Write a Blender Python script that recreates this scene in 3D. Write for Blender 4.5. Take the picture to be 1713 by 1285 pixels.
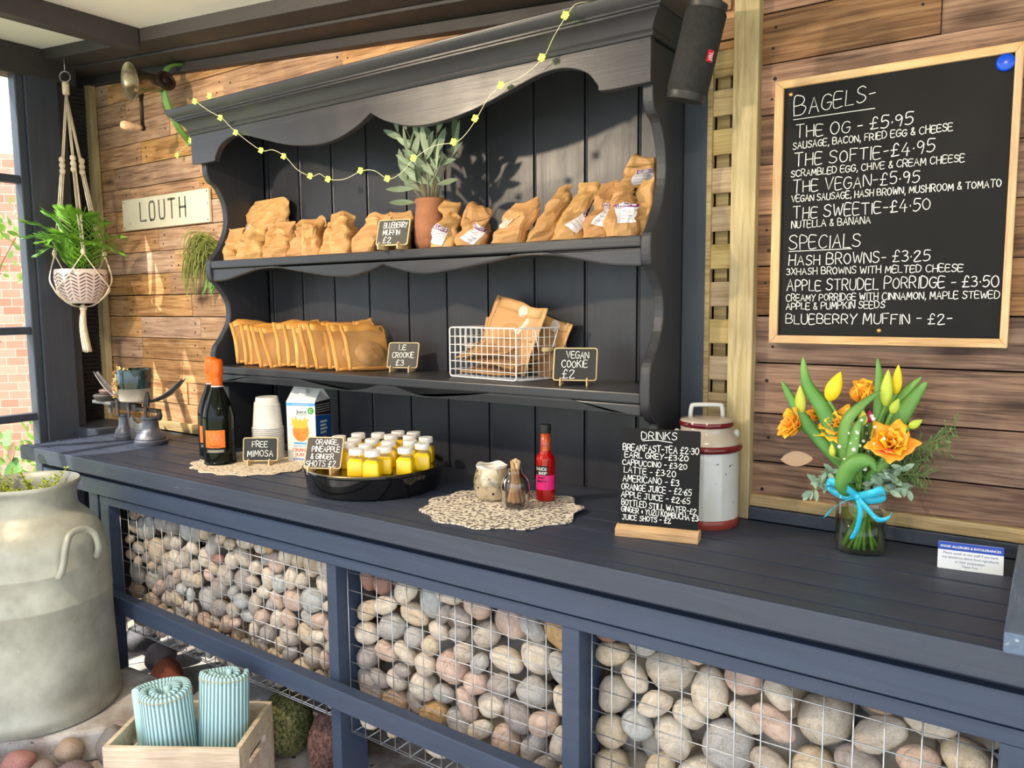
import bpy, bmesh, math, random
import numpy as np
from mathutils import Vector as V, Matrix as MX, Euler, noise as NZ
random.seed(7)
for o in list(bpy.data.objects): bpy.data.objects.remove(o)
SC = bpy.context.scene
COL = SC.collection
PI = math.pi
R = math.radians

# ---------------------------------------------------------------- camera, light, exposure
cd = bpy.data.cameras.new('camera'); cam = bpy.data.objects.new('camera', cd); COL.objects.link(cam)
cd.sensor_width = 36.0; cd.lens = 1310.0 / 1713.0 * 36.0; cd.clip_start = .02; cd.clip_end = 100
cam.location = (0, -1.68, 1.25)
def camrot(yaw, pitch, roll):
    cy, sy, cp, sp = math.cos(yaw), math.sin(yaw), math.cos(pitch), math.sin(pitch)
    f = V((-sy*cp, cy*cp, sp)); r = V((cy, sy, 0)); u = r.cross(f)
    c, s = math.cos(roll), math.sin(roll)
    r2 = r*c + u*s; u2 = u*c - r*s
    return MX((r2, u2, -f)).transposed()
cam.rotation_euler = camrot(R(34.85), R(-5.96), R(-.485)).to_euler()
SC.camera = cam

SC.view_settings.view_transform = 'Standard'
SC.view_settings.look = 'None'
SC.view_settings.gamma = 1.0
SC.view_settings.exposure = 0.30
SC.view_settings.use_curve_mapping = False
SC.cycles.max_bounces = 10
SC.cycles.transparent_max_bounces = 24
SC.cycles.sample_clamp_indirect = 6

w = bpy.data.worlds.new('daylight'); SC.world = w; w.use_nodes = True
wn = w.node_tree.nodes; wl = w.node_tree.links
bg = wn['Background']
tc = wn.new('ShaderNodeTexCoord'); sx = wn.new('ShaderNodeSeparateXYZ'); rp = wn.new('ShaderNodeValToRGB')
wl.new(tc.outputs['Generated'], sx.inputs[0]); wl.new(sx.outputs['Z'], rp.inputs[0])
rp.color_ramp.elements[0].position = 0.0; rp.color_ramp.elements[0].color = (.60, .69, .86, 1)
rp.color_ramp.elements[1].position = 0.6; rp.color_ramp.elements[1].color = (.62, .75, 1.0, 1)
e_ = rp.color_ramp.elements.new(.12); e_.color = (.86, .91, 1.0, 1)
wl.new(rp.outputs[0], bg.inputs['Color']); bg.inputs['Strength'].default_value = 2.3

def lamp(name, kind, loc, energy, color, size=None, target=None, spot=None, blend=.5):
    l = bpy.data.lights.new(name, kind); l.energy = energy; l.color = color
    if size is not None:
        if kind == 'AREA': l.shape = 'DISK'; l.size = size
        elif kind == 'SUN': l.angle = size
        else: l.shadow_soft_size = size
    if spot: l.spot_size = spot; l.spot_blend = blend
    o = bpy.data.objects.new(name, l); COL.objects.link(o); o.location = loc
    if target is not None:
        o.rotation_euler = (V(target) - V(loc)).to_track_quat('-Z', 'Y').to_euler()
    return o
sun = lamp('sun', 'SUN', (-3, -4, 6), 9.0, (1, .93, .82), R(.6), None)
sun.rotation_euler = V((.36, .60, -.72)).to_track_quat('-Z', 'Y').to_euler()
lamp('ceiling_spot_lamp', 'SPOT', (-1.95, -1.45, 1.98), 85, (1, .80, .58), .035, (-1.55, 0, 1.2), R(120), .6)
lamp('ceiling_spot_lamp', 'SPOT', (-.1, -1.35, 1.93), 52, (1, .80, .60), .035, (-.35, 0, 1.3), R(120), .6)

# ---------------------------------------------------------------- helpers
class MB:
    def __init__(self): self.v = []; self.f = []; self.m = []; self.M = MX.Identity(4); self.mi = 0
    def add(self, vs, fs):
        n = len(self.v); M = self.M
        self.v.extend([tuple(M @ V(p)) for p in vs])
        for f in fs: self.f.append(tuple(i + n for i in f)); self.m.append(self.mi)
    def box(self, x0, x1, y0, y1, z0, z1):
        vs = [(x, y, z) for z in (z0, z1) for y in (y0, y1) for x in (x0, x1)]
        self.add(vs, [(0,2,3,1),(4,5,7,6),(0,1,5,4),(2,6,7,3),(0,4,6,2),(1,3,7,5)])
    def lathe(self, prof, n=32, sx=1, sy=1):
        vs = []; idx = []; fs = []
        for r, z in prof:
            if r < 1e-6: idx.append([len(vs)]); vs.append((0, 0, z))
            else:
                idx.append(list(range(len(vs), len(vs)+n)))
                vs += [(r*math.cos(2*PI*k/n)*sx, r*math.sin(2*PI*k/n)*sy, z) for k in range(n)]
        for a, b in zip(idx, idx[1:]):
            if len(a) == 1 and len(b) == 1: continue
            for k in range(n):
                k2 = (k+1) % n
                if len(a) == 1: fs.append((a[0], b[k2], b[k]))
                elif len(b) == 1: fs.append((a[k], a[k2], b[0]))
                else: fs.append((a[k], a[k2], b[k2], b[k]))
        self.add(vs, fs)
    def tube(self, pts, r, n=8, closed=False, flat=1.0):
        pts = [V(p) for p in pts]; N = len(pts)
        if N < 2: return
        rs = r if isinstance(r, (list, tuple)) else [r]*N
        T = []
        for i in range(N):
            a = pts[(i-1) % N] if (closed or i > 0) else pts[0]
            b = pts[(i+1) % N] if (closed or i < N-1) else pts[-1]
            t = (b-a); T.append(t.normalized() if t.length > 1e-9 else V((0, 0, 1)))
        up = V((0, 0, 1)) if abs(T[0].z) < .9 else V((1, 0, 0))
        nrm = T[0].cross(up).normalized(); vs = []
        for i in range(N):
            nrm = (nrm - T[i]*nrm.dot(T[i]))
            nrm = nrm.normalized() if nrm.length > 1e-6 else T[i].orthogonal().normalized()
            bi = T[i].cross(nrm)
            for k in range(n):
                a = 2*PI*k/n
                vs.append(pts[i] + nrm*(math.cos(a)*rs[i]) + bi*(math.sin(a)*rs[i]*flat))
        fs = []
        for i in range(N if closed else N-1):
            j = (i+1) % N
            for k in range(n):
                k2 = (k+1) % n
                fs.append((i*n+k, j*n+k, j*n+k2, i*n+k2))
        if not closed:
            fs.append(tuple(range(n))); fs.append(tuple(range((N-1)*n + n-1, (N-1)*n - 1, -1)))
        self.add(vs, fs)
    def prism(self, poly, fn, d0, d1):
        """poly: 2-D points (ccw); fn(u, v, d) -> 3-D point"""
        n = len(poly)
        vs = [fn(u, v, d0) for u, v in poly] + [fn(u, v, d1) for u, v in poly]
        fs = [tuple(range(n))[::-1], tuple(range(n, 2*n))]
        fs += [(i, (i+1) % n, (i+1) % n + n, i + n) for i in range(n)]
        self.add(vs, fs)
    def grid(self, fn, nu, nv, closed_u=False):
        vs = [fn(i/(nu if closed_u else nu-1), j/(nv-1)) for j in range(nv) for i in range(nu)]
        fs = []
        for j in range(nv-1):
            for i in range(nu if closed_u else nu-1):
                i2 = (i+1) % nu
                fs.append((j*nu+i, j*nu+i2, (j+1)*nu+i2, (j+1)*nu+i))
        self.add(vs, fs)
    def ball(self, c, r, n=12, m=8, sx=1, sy=1, sz=1, rot=None):
        old = self.M
        L = MX.Translation(V(c)) @ (rot.to_4x4() if rot is not None else MX.Identity(4)) @ MX.Diagonal((sx, sy, sz, 1))
        self.M = old @ L
        self.lathe([(r*math.sin(PI*k/m) if 0 < k < m else 0, -r*math.cos(PI*k/m)) for k in range(m+1)], n)
        self.M = old
    def leaf(self, base, tip, wid, nrm, bend=0.0, fold=.15, n=6, shape=None, twist=0):
        """a blade of 2 x n quads, slightly folded along the midrib"""
        base, tip, nrm = V(base), V(tip), V(nrm).normalized()
        ax = tip - base; L = ax.length; t = ax.normalized()
        side = t.cross(nrm).normalized(); nn = side.cross(t).normalized()
        shape = shape or (lambda s: math.sin(PI*min(1, s*.97+.03))**.75)
        vs = []; fs = []
        for i in range(n+1):
            s = i/n; p = base + ax*s + nn*(bend*L*math.sin(PI*s*.5)*s) ; wv = wid*.5*shape(s)
            ang = twist*s; sd = side*math.cos(ang) + nn*math.sin(ang)
            vs += [p - sd*wv + nn*(fold*wv), p, p + sd*wv + nn*(fold*wv)]
        for i in range(n):
            a = i*3; fs += [(a, a+1, a+4, a+3), (a+1, a+2, a+5, a+4)]
        self.add(vs, fs)
    def build(self, name, mat, parent=None, smooth=False, bevel=0, loc=None, solid=0, sub=0, auto=None, weld=False):
        me = bpy.data.meshes.new(name); me.from_pydata(self.v, [], self.f)
        mats = mat if isinstance(mat, (list, tuple)) else [mat]
        for x in mats: me.materials.append(x)
        if len(mats) > 1: me.polygons.foreach_set('material_index', self.m)
        bm = bmesh.new(); bm.from_mesh(me)
        if weld: bmesh.ops.remove_doubles(bm, verts=bm.verts, dist=weld)
        bmesh.ops.recalc_face_normals(bm, faces=bm.faces)
        for f in bm.faces: f.smooth = bool(smooth)
        if auto:
            ca = math.cos(auto)
            for f in bm.faces: f.smooth = True
            for e in bm.edges:
                if len(e.link_faces) == 2 and e.link_faces[0].normal.dot(e.link_faces[1].normal) < ca: e.smooth = False
        bm.to_mesh(me); bm.free(); me.update()
        o = bpy.data.objects.new(name, me); COL.objects.link(o)
        if parent: o.parent = parent
        if loc is not None: o.location = loc
        if bevel:
            b = o.modifiers.new('bevel', 'BEVEL'); b.width = bevel; b.segments = 2; b.limit_method = 'ANGLE'; b.angle_limit = R(50)
        if solid:
            b = o.modifiers.new('solid', 'SOLIDIFY'); b.thickness = solid; b.offset = 0
        if sub:
            b = o.modifiers.new('sub', 'SUBSURF'); b.levels = sub; b.render_levels = sub
        return o

def tag(o, label=None, cat=None, group=None, kind=None):
    if label: o['label'] = label
    if cat: o['category'] = cat
    if group: o['group'] = group
    if kind: o['kind'] = kind
    return o
def thing(name, label, cat, loc=(0, 0, 0), rz=0, group=None, rot=None):
    o = bpy.data.objects.new(name, None); COL.objects.link(o); o.empty_display_size = .05
    o.location = loc; o.rotation_euler = rot if rot else (0, 0, rz)
    return tag(o, label, cat, group)
def dup(root, loc, rot=(0, 0, 0), label=None, group=None, scale=None):
    r = root.copy(); COL.objects.link(r); r.location = loc; r.rotation_euler = rot
    if scale: r.scale = scale if isinstance(scale, (tuple, list)) else (scale,)*3
    if label: r['label'] = label
    if group: r['group'] = group
    for ch in list(root.children):
        c = ch.copy(); COL.objects.link(c); c.parent = r
        for g in list(ch.children):
            d = g.copy(); COL.objects.link(d); d.parent = c
    return r
def spline(pts, per=8, closed=False):
    """Catmull-Rom through points (tuples of any length)"""
    P = [np.array(p, float) for p in pts]; n = len(P); out = []
    for i in range(n if closed else n-1):
        p0 = P[(i-1) % n] if (closed or i > 0) else P[0]; p1 = P[i]; p2 = P[(i+1) % n]
        p3 = P[(i+2) % n] if (closed or i+2 < n) else P[-1]
        for k in range(per):
            t = k/per
            out.append(tuple(.5*((2*p1)+(-p0+p2)*t+(2*p0-5*p1+4*p2-p3)*t*t+(-p0+3*p1-3*p2+p3)*t**3)))
    if not closed: out.append(tuple(P[-1]))
    return out
def frame(origin, ux, uz):
    """matrix with local x along ux, local z along uz, local -y towards the viewer side"""
    x = V(ux).normalized(); z = V(uz).normalized(); y = z.cross(x).normalized(); z = x.cross(y)
    m = MX((x, y, z)).transposed().to_4x4(); m.translation = V(origin); return m

# ---------------------------------------------------------------- materials
def srgb(r, g, b):
    f = lambda c: (c/12.92 if c <= .04045 else ((c+.055)/1.055)**2.4)
    return tuple(f(c/255.) for c in (r, g, b)) + (1,)
def _n(nt, t, **kw):
    n = nt.nodes.new(t)
    for k, v in kw.items(): setattr(n, k, v)
    return n
def mat(name, c1, c2=None, scale=8, detail=4, stretch=(1, 1, 1), rough=.5, metal=0, bump=0, bscale=None, bstretch=None,
        vary=0, island=False, trans=0, ior=1.45, coat=0, emis=None, estr=0, sss=0, contrast=(.35, .65), hue=0, alpha=None, spec=None, rough2=None, speck=None):
    m = bpy.data.materials.new(name); m.use_nodes = True; nt = m.node_tree; L = nt.links
    b = nt.nodes['Principled BSDF']
    co = _n(nt, 'ShaderNodeTexCoord'); mp = _n(nt, 'ShaderNodeMapping'); mp.inputs['Scale'].default_value = stretch
    oi = _n(nt, 'ShaderNodeObjectInfo'); geo = _n(nt, 'ShaderNodeNewGeometry')
    rnd = geo.outputs['Random Per Island'] if island else oi.outputs['Random']
    ad = _n(nt, 'ShaderNodeVectorMath', operation='MULTIPLY_ADD')
    cb = _n(nt, 'ShaderNodeCombineXYZ'); L.new(rnd, cb.inputs[0]); L.new(rnd, cb.inputs[1]); L.new(rnd, cb.inputs[2])
    ad.inputs[1].default_value = (37, 53, 71); L.new(cb.outputs[0], ad.inputs[0]); L.new(co.outputs['Object'], ad.inputs[2])
    L.new(ad.outputs[0], mp.inputs['Vector'])
    col = None
    if c2 is not None:
        no = _n(nt, 'ShaderNodeTexNoise'); no.inputs['Scale'].default_value = scale; no.inputs['Detail'].default_value = detail
        no.inputs['Roughness'].default_value = .6
        L.new(mp.outputs[0], no.inputs['Vector'])
        r = _n(nt, 'ShaderNodeValToRGB'); r.color_ramp.elements[0].position = contrast[0]; r.color_ramp.elements[1].position = contrast[1]
        r.color_ramp.elements[0].color = c1; r.color_ramp.elements[1].color = c2
        L.new(no.outputs['Fac'], r.inputs[0]); col = r.outputs[0]
        if rough2 is not None:
            mr = _n(nt, 'ShaderNodeMapRange'); mr.inputs['To Min'].default_value = rough; mr.inputs['To Max'].default_value = rough2
            L.new(no.outputs['Fac'], mr.inputs[0]); L.new(mr.outputs[0], b.inputs['Roughness'])
    if speck is not None:
        vo = _n(nt, 'ShaderNodeTexNoise'); vo.inputs['Scale'].default_value = speck[0]; vo.inputs['Detail'].default_value = 2
        L.new(mp.outputs[0], vo.inputs['Vector'])
        r = _n(nt, 'ShaderNodeValToRGB'); r.color_ramp.elements[0].position = speck[1]; r.color_ramp.elements[1].position = speck[1]+.03
        r.color_ramp.elements[0].color = (0, 0, 0, 1); r.color_ramp.elements[1].color = (1, 1, 1, 1)
        L.new(vo.outputs['Fac'], r.inputs[0])
        mx = _n(nt, 'ShaderNodeMix', data_type='RGBA'); L.new(r.outputs[0], mx.inputs[0])
        if col is None: mx.inputs[6].default_value = c1
        else: L.new(col, mx.inputs[6])
        mx.inputs[7].default_value = speck[2]; col = mx.outputs[2]
    if vary or hue:
        hs = _n(nt, 'ShaderNodeHueSaturation')
        mr = _n(nt, 'ShaderNodeMapRange'); mr.inputs['To Min'].default_value = 1-vary; mr.inputs['To Max'].default_value = 1+vary
        L.new(rnd, mr.inputs[0]); L.new(mr.outputs[0], hs.inputs['Value'])
        if hue:
            m1 = _n(nt, 'ShaderNodeMath', operation='MULTIPLY'); m1.inputs[1].default_value = 7.31; L.new(rnd, m1.inputs[0])
            m2 = _n(nt, 'ShaderNodeMath', operation='FRACT'); L.new(m1.outputs[0], m2.inputs[0])
            m3 = _n(nt, 'ShaderNodeMapRange'); m3.inputs['To Min'].default_value = .5-hue; m3.inputs['To Max'].default_value = .5+hue
            L.new(m2.outputs[0], m3.inputs[0]); L.new(m3.outputs[0], hs.inputs['Hue'])
        if col is None: hs.inputs['Color'].default_value = c1
        else: L.new(col, hs.inputs['Color'])
        col = hs.outputs[0]
    if col is None: b.inputs['Base Color'].default_value = c1
    else: L.new(col, b.inputs['Base Color'])
    if rough2 is None or c2 is None: b.inputs['Roughness'].default_value = rough
    b.inputs['Metallic'].default_value = metal; b.inputs['IOR'].default_value = ior
    b.inputs['Transmission Weight'].default_value = trans; b.inputs['Coat Weight'].default_value = coat
    if spec is not None: b.inputs['Specular IOR Level'].default_value = spec
    if sss:
        b.inputs['Subsurface Weight'].default_value = sss; b.inputs['Subsurface Radius'].default_value = (.01, .006, .003)
    if alpha is not None: b.inputs['Alpha'].default_value = alpha
    if emis is not None:
        b.inputs['Emission Color'].default_value = emis; b.inputs['Emission Strength'].default_value = estr
    if bump:
        nb = _n(nt, 'ShaderNodeTexNoise'); nb.inputs['Scale'].default_value = bscale or scale; nb.inputs['Detail'].default_value = 5
        mp2 = _n(nt, 'ShaderNodeMapping'); mp2.inputs['Scale'].default_value = bstretch or stretch
        L.new(ad.outputs[0], mp2.inputs['Vector']); L.new(mp2.outputs[0], nb.inputs['Vector'])
        bp = _n(nt, 'ShaderNodeBump'); bp.inputs['Strength'].default_value = min(1, bump); bp.inputs['Distance'].default_value = .004
        L.new(nb.outputs['Fac'], bp.inputs['Height']); L.new(bp.outputs[0], b.inputs['Normal'])
    return m

def woodmat(name, dark, mid, light, along='X', rough=.65, vary=.18, hue=.012, knots=True, gscale=1.0, island=True):
    """sawn timber: stretched grain with wavy figure and dark knots, each board its own tone"""
    m = bpy.data.materials.new(name); m.use_nodes = True; nt = m.node_tree; L = nt.links; b = nt.nodes['Principled BSDF']
    co = _n(nt, 'ShaderNodeTexCoord'); geo = _n(nt, 'ShaderNodeNewGeometry'); oi = _n(nt, 'ShaderNodeObjectInfo')
    rnd = geo.outputs['Random Per Island'] if island else oi.outputs['Random']
    cb = _n(nt, 'ShaderNodeCombineXYZ')
    for i in range(3): L.new(rnd, cb.inputs[i])
    ad = _n(nt, 'ShaderNodeVectorMath', operation='MULTIPLY_ADD'); ad.inputs[1].default_value = (23.7, 41.3, 17.9)
    L.new(cb.outputs[0], ad.inputs[0]); L.new(co.outputs['Object'], ad.inputs[2])
    st = {'X': (1.7, 36, 36), 'Y': (36, 1.7, 36), 'Z': (36, 36, 1.7)}[along]
    mp = _n(nt, 'ShaderNodeMapping'); mp.inputs['Scale'].default_value = tuple(s*gscale for s in st); L.new(ad.outputs[0], mp.inputs[0])
    # figure: noise distorted by a lower noise
    n1 = _n(nt, 'ShaderNodeTexNoise'); n1.inputs['Scale'].default_value = 1.0; n1.inputs['Detail'].default_value = 8; n1.inputs['Roughness'].default_value = .72; n1.inputs['Distortion'].default_value = .8
    L.new(mp.outputs[0], n1.inputs['Vector'])
    wv = _n(nt, 'ShaderNodeTexNoise'); wv.inputs['Scale'].default_value = 2.4; wv.inputs['Detail'].default_value = 6; wv.inputs['Distortion'].default_value = 2.2
    L.new(mp.outputs[0], wv.inputs['Vector'])
    bl = _n(nt, 'ShaderNodeTexNoise'); bl.inputs['Scale'].default_value = 6.0; bl.inputs['Detail'].default_value = 3
    L.new(ad.outputs[0], bl.inputs['Vector'])
    mm = _n(nt, 'ShaderNodeMath', operation='MULTIPLY_ADD'); mm.inputs[1].default_value = .45
    L.new(wv.outputs['Fac'], mm.inputs[0]); 
    m2 = _n(nt, 'ShaderNodeMath', operation='MULTIPLY'); m2.inputs[1].default_value = .55; L.new(n1.outputs['Fac'], m2.inputs[0]); L.new(m2.outputs[0], mm.inputs[2])
    rp = _n(nt, 'ShaderNodeValToRGB'); cr = rp.color_ramp
    cr.elements[0].position = .38; cr.elements[0].color = dark; cr.elements[1].position = .62; cr.elements[1].color = light
    e = cr.elements.new(.5); e.color = mid
    L.new(mm.outputs[0], rp.inputs[0]); col = rp.outputs[0]
    # weathered blotches
    r3 = _n(nt, 'ShaderNodeValToRGB'); r3.color_ramp.elements[0].position = .35; r3.color_ramp.elements[0].color = (.62, .60, .62, 1); r3.color_ramp.elements[1].position = .62; r3.color_ramp.elements[1].color = (1, 1, 1, 1)
    L.new(bl.outputs['Fac'], r3.inputs[0])
    mu = _n(nt, 'ShaderNodeMix', data_type='RGBA', blend_type='MULTIPLY'); mu.inputs[0].default_value = .8
    L.new(col, mu.inputs[6]); L.new(r3.outputs[0], mu.inputs[7]); col = mu.outputs[2]
    if knots:
        ks = {'X': (3.2, 9, 9), 'Y': (9, 3.2, 9), 'Z': (9, 9, 3.2)}[along]
        mk = _n(nt, 'ShaderNodeMapping'); mk.inputs['Scale'].default_value = ks; L.new(ad.outputs[0], mk.inputs[0])
        vo = _n(nt, 'ShaderNodeTexVoronoi'); vo.inputs['Scale'].default_value = 1.0; L.new(mk.outputs[0], vo.inputs['Vector'])
        rk = _n(nt, 'ShaderNodeValToRGB'); rk.color_ramp.elements[0].position = .06; rk.color_ramp.elements[0].color = (.20, .14, .10, 1)
        rk.color_ramp.elements[1].position = .22; rk.color_ramp.elements[1].color = (1, 1, 1, 1)
        L.new(vo.outputs['Distance'], rk.inputs[0])
        mk2 = _n(nt, 'ShaderNodeMix', data_type='RGBA', blend_type='MULTIPLY'); mk2.inputs[0].default_value = .85
        L.new(col, mk2.inputs[6]); L.new(rk.outputs[0], mk2.inputs[7]); col = mk2.outputs[2]
    hs = _n(nt, 'ShaderNodeHueSaturation'); mr = _n(nt, 'ShaderNodeMapRange'); mr.inputs['To Min'].default_value = 1-vary; mr.inputs['To Max'].default_value = 1+vary
    L.new(rnd, mr.inputs[0]); L.new(mr.outputs[0], hs.inputs['Value'])
    a1 = _n(nt, 'ShaderNodeMath', operation='MULTIPLY'); a1.inputs[1].default_value = 9.17; L.new(rnd, a1.inputs[0])
    a2 = _n(nt, 'ShaderNodeMath', operation='FRACT'); L.new(a1.outputs[0], a2.inputs[0])
    a3 = _n(nt, 'ShaderNodeMapRange'); a3.inputs['To Min'].default_value = .5-hue; a3.inputs['To Max'].default_value = .5+hue; L.new(a2.outputs[0], a3.inputs[0]); L.new(a3.outputs[0], hs.inputs['Hue'])
    a4 = _n(nt, 'ShaderNodeMapRange'); a4.inputs['To Min'].default_value = .75; a4.inputs['To Max'].default_value = 1.15; L.new(a2.outputs[0], a4.inputs[0]); L.new(a4.outputs[0], hs.inputs['Saturation'])
    L.new(col, hs.inputs['Color']); L.new(hs.outputs[0], b.inputs['Base Color'])
    b.inputs['Roughness'].default_value = rough; b.inputs['Specular IOR Level'].default_value = .35
    bp = _n(nt, 'ShaderNodeBump'); bp.inputs['Strength'].default_value = .5; bp.inputs['Distance'].default_value = .003
    L.new(mm.outputs[0], bp.inputs['Height']); L.new(bp.outputs[0], b.inputs['Normal'])
    return m

def paintwood(name, base, worn, along='X', rough=.42, worn_at=.66, bump=.35):
    """painted timber, grain telegraphing through, thin pale rubbed streaks"""
    m = bpy.data.materials.new(name); m.use_nodes = True; nt = m.node_tree; L = nt.links; b = nt.nodes['Principled BSDF']
    co = _n(nt, 'ShaderNodeTexCoord'); oi = _n(nt, 'ShaderNodeObjectInfo')
    cb = _n(nt, 'ShaderNodeCombineXYZ')
    for i in range(3): L.new(oi.outputs['Random'], cb.inputs[i])
    ad = _n(nt, 'ShaderNodeVectorMath', operation='MULTIPLY_ADD'); ad.inputs[1].default_value = (13.7, 31.3, 17.9)
    L.new(cb.outputs[0], ad.inputs[0]); L.new(co.outputs['Object'], ad.inputs[2])
    st = {'X': (2.2, 40, 40), 'Y': (40, 2.2, 40), 'Z': (40, 40, 2.2)}[along]
    mp = _n(nt, 'ShaderNodeMapping'); mp.inputs['Scale'].default_value = st; L.new(ad.outputs[0], mp.inputs[0])
    n1 = _n(nt, 'ShaderNodeTexNoise'); n1.inputs['Scale'].default_value = 1; n1.inputs['Detail'].default_value = 6; n1.inputs['Roughness'].default_value = .7; n1.inputs['Distortion'].default_value = 1.2
    L.new(mp.outputs[0], n1.inputs['Vector'])
    rp = _n(nt, 'ShaderNodeValToRGB'); cr = rp.color_ramp
    cr.elements[0].position = .3; cr.elements[0].color = tuple(c*.8 for c in base[:3])+(1,)
    cr.elements[1].position = worn_at; cr.elements[1].color = tuple(c*1.12 for c in base[:3])+(1,)
    e = cr.elements.new(min(.99, worn_at+.09)); e.color = worn
    L.new(n1.outputs['Fac'], rp.inputs[0]); L.new(rp.outputs[0], b.inputs['Base Color'])
    n2 = _n(nt, 'ShaderNodeTexNoise'); n2.inputs['Scale'].default_value = 9; n2.inputs['Detail'].default_value = 4; L.new(ad.outputs[0], n2.inputs['Vector'])
    mr = _n(nt, 'ShaderNodeMapRange'); mr.inputs['To Min'].default_value = rough-.12; mr.inputs['To Max'].default_value = rough+.18
    L.new(n2.outputs['Fac'], mr.inputs[0]); L.new(mr.outputs[0], b.inputs['Roughness'])
    bp = _n(nt, 'ShaderNodeBump'); bp.inputs['Strength'].default_value = bump; bp.inputs['Distance'].default_value = .002
    L.new(n1.outputs['Fac'], bp.inputs['Height']); L.new(bp.outputs[0], b.inputs['Normal'])
    return m

def glassmat(name, tint=(1, 1, 1, 1), gloss=.12, rough=.02):
    """thin clear pane or film: see-through with a fresnel shine"""
    m = bpy.data.materials.new(name); m.use_nodes = True; nt = m.node_tree; L = nt.links
    nt.nodes.remove(nt.nodes['Principled BSDF']); out = nt.nodes['Material Output']
    t = _n(nt, 'ShaderNodeBsdfTransparent'); t.inputs[0].default_value = tint
    g = _n(nt, 'ShaderNodeBsdfGlossy'); g.inputs['Roughness'].default_value = rough
    lw = _n(nt, 'ShaderNodeLayerWeight'); lw.inputs['Blend'].default_value = .25
    mr = _n(nt, 'ShaderNodeMapRange'); mr.inputs['To Min'].default_value = gloss*.4; mr.inputs['To Max'].default_value = min(1, gloss*4)
    L.new(lw.outputs['Fresnel'], mr.inputs[0])
    mx = _n(nt, 'ShaderNodeMixShader'); L.new(mr.outputs[0], mx.inputs[0]); L.new(t.outputs[0], mx.inputs[1]); L.new(g.outputs[0], mx.inputs[2])
    L.new(mx.outputs[0], out.inputs['Surface'])
    return m

M = {}
NAVY = (.040, .050, .072, 1)
M['navy'] = paintwood('navy_paint', NAVY, (.16, .17, .19, 1), 'X', .45, .70)
M['navy_top'] = paintwood('navy_worktop_paint', (.040, .051, .082, 1), (.26, .26, .27, 1), 'X', .46, .65, .5)
M['navy_z'] = paintwood('navy_paint_upright', NAVY, (.14, .15, .17, 1), 'Z', .45, .74)
M['rail'] = paintwood('blue_rail_paint', (.036, .056, .105, 1), (.2, .23, .28, 1), 'X', .45, .72)
M['dresser'] = paintwood('dresser_paint', (.030, .032, .040, 1), (.07, .07, .08, 1), 'X', .34, .80, .35)
M['dresser_z'] = paintwood('dresser_paint_upright', (.028, .030, .038, 1), (.07, .07, .08, 1), 'Z', .38, .82, .35)
M['beam'] = paintwood('dark_beam_paint', (.030, .027, .030, 1), (.09, .08, .08, 1), 'X', .55, .72)
M['pallet_l'] = woodmat('pale_pallet_wood', srgb(136, 98, 68), srgb(194, 150, 110), srgb(218, 180, 142), vary=.16, hue=.006)
M['pallet_r'] = woodmat('brown_pallet_wood', srgb(86, 60, 45), srgb(144, 106, 78), srgb(176, 138, 106), vary=.2, hue=.008)
M['pine'] = woodmat('pale_treated_pine', srgb(166, 146, 106), srgb(196, 178, 138), srgb(208, 192, 156), along='Z', vary=.06, knots=False, rough=.7)
M['pine_x'] = woodmat('pale_treated_pine_rail', srgb(152, 124, 84), srgb(188, 160, 116), srgb(202, 178, 138), along='X', vary=.06, knots=False, rough=.7)
M['lattice'] = woodmat('lattice_wood', srgb(150, 126, 88), srgb(186, 162, 120), srgb(202, 180, 142), along='X', vary=.15, rough=.75)
M['oak'] = woodmat('light_oak', srgb(200, 155, 112), srgb(226, 186, 142), srgb(236, 202, 162), along='X', vary=.05, knots=False, gscale=1.6)
M['oak_z'] = woodmat('light_oak_upright', srgb(200, 155, 112), srgb(226, 186, 142), srgb(236, 202, 162), along='Z', vary=.05, knots=False, gscale=1.6)
M['birch'] = mat('pale_birch', srgb(232, 208, 165), srgb(216, 188, 140), 12, rough=.6)
M['nail'] = mat('nail_hole', (.015, .012, .010, 1), rough=.8)
M['white_panel'] = mat('white_ceiling_panel', srgb(240, 237, 232), srgb(230, 226, 220), 2, rough=.35)
M['black'] = mat('matte_black', (.012, .012, .013, 1), rough=.6)
M['louvre'] = mat('dark_louvre', (.016, .015, .017, 1), (.03, .028, .03, 1), 20, rough=.5)
M['board'] = mat('chalkboard_black', (.006, .006, .007, 1), (.010, .010, .011, 1), 6, rough=.6, spec=.25)
M['chalk'] = mat('chalk_white', (.85, .86, .84, 1), rough=.9)
M['white'] = mat('white_plastic', (.85, .85, .84, 1), rough=.35)
M['steel'] = mat('galvanised_wire', (.55, .57, .6, 1), rough=.38, metal=.9)
M['whitewire'] = mat('white_enamel_wire', (.86, .86, .86, 1), rough=.3)

# ================================================================ the setting
def struct(name, mb, m, **kw):
    o = mb.build(name, m, **kw); o['kind'] = 'structure'; return o
roof = lambda x: 1.915 - .0846*(x + .907)          # underside of the wall plate

M['concrete'] = mat('worn_concrete', srgb(136, 116, 104), srgb(206, 204, 200), 7, 8, rough=.75, bump=.8, bscale=22, contrast=(.36, .62), speck=(34, .68, srgb(100, 84, 76)))
M['soil'] = mat('dark_soil', srgb(58, 48, 42), srgb(98, 84, 74), 14, 6, rough=.95, bump=.8, bscale=40)
M['grass'] = mat('garden_ground', srgb(120, 140, 80), srgb(190, 185, 150), 5, 6, rough=.95, bump=.6, bscale=30)
M['patio'] = mat('patio_paving', srgb(150, 145, 138), srgb(185, 180, 172), 2, 4, rough=.85)

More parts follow.
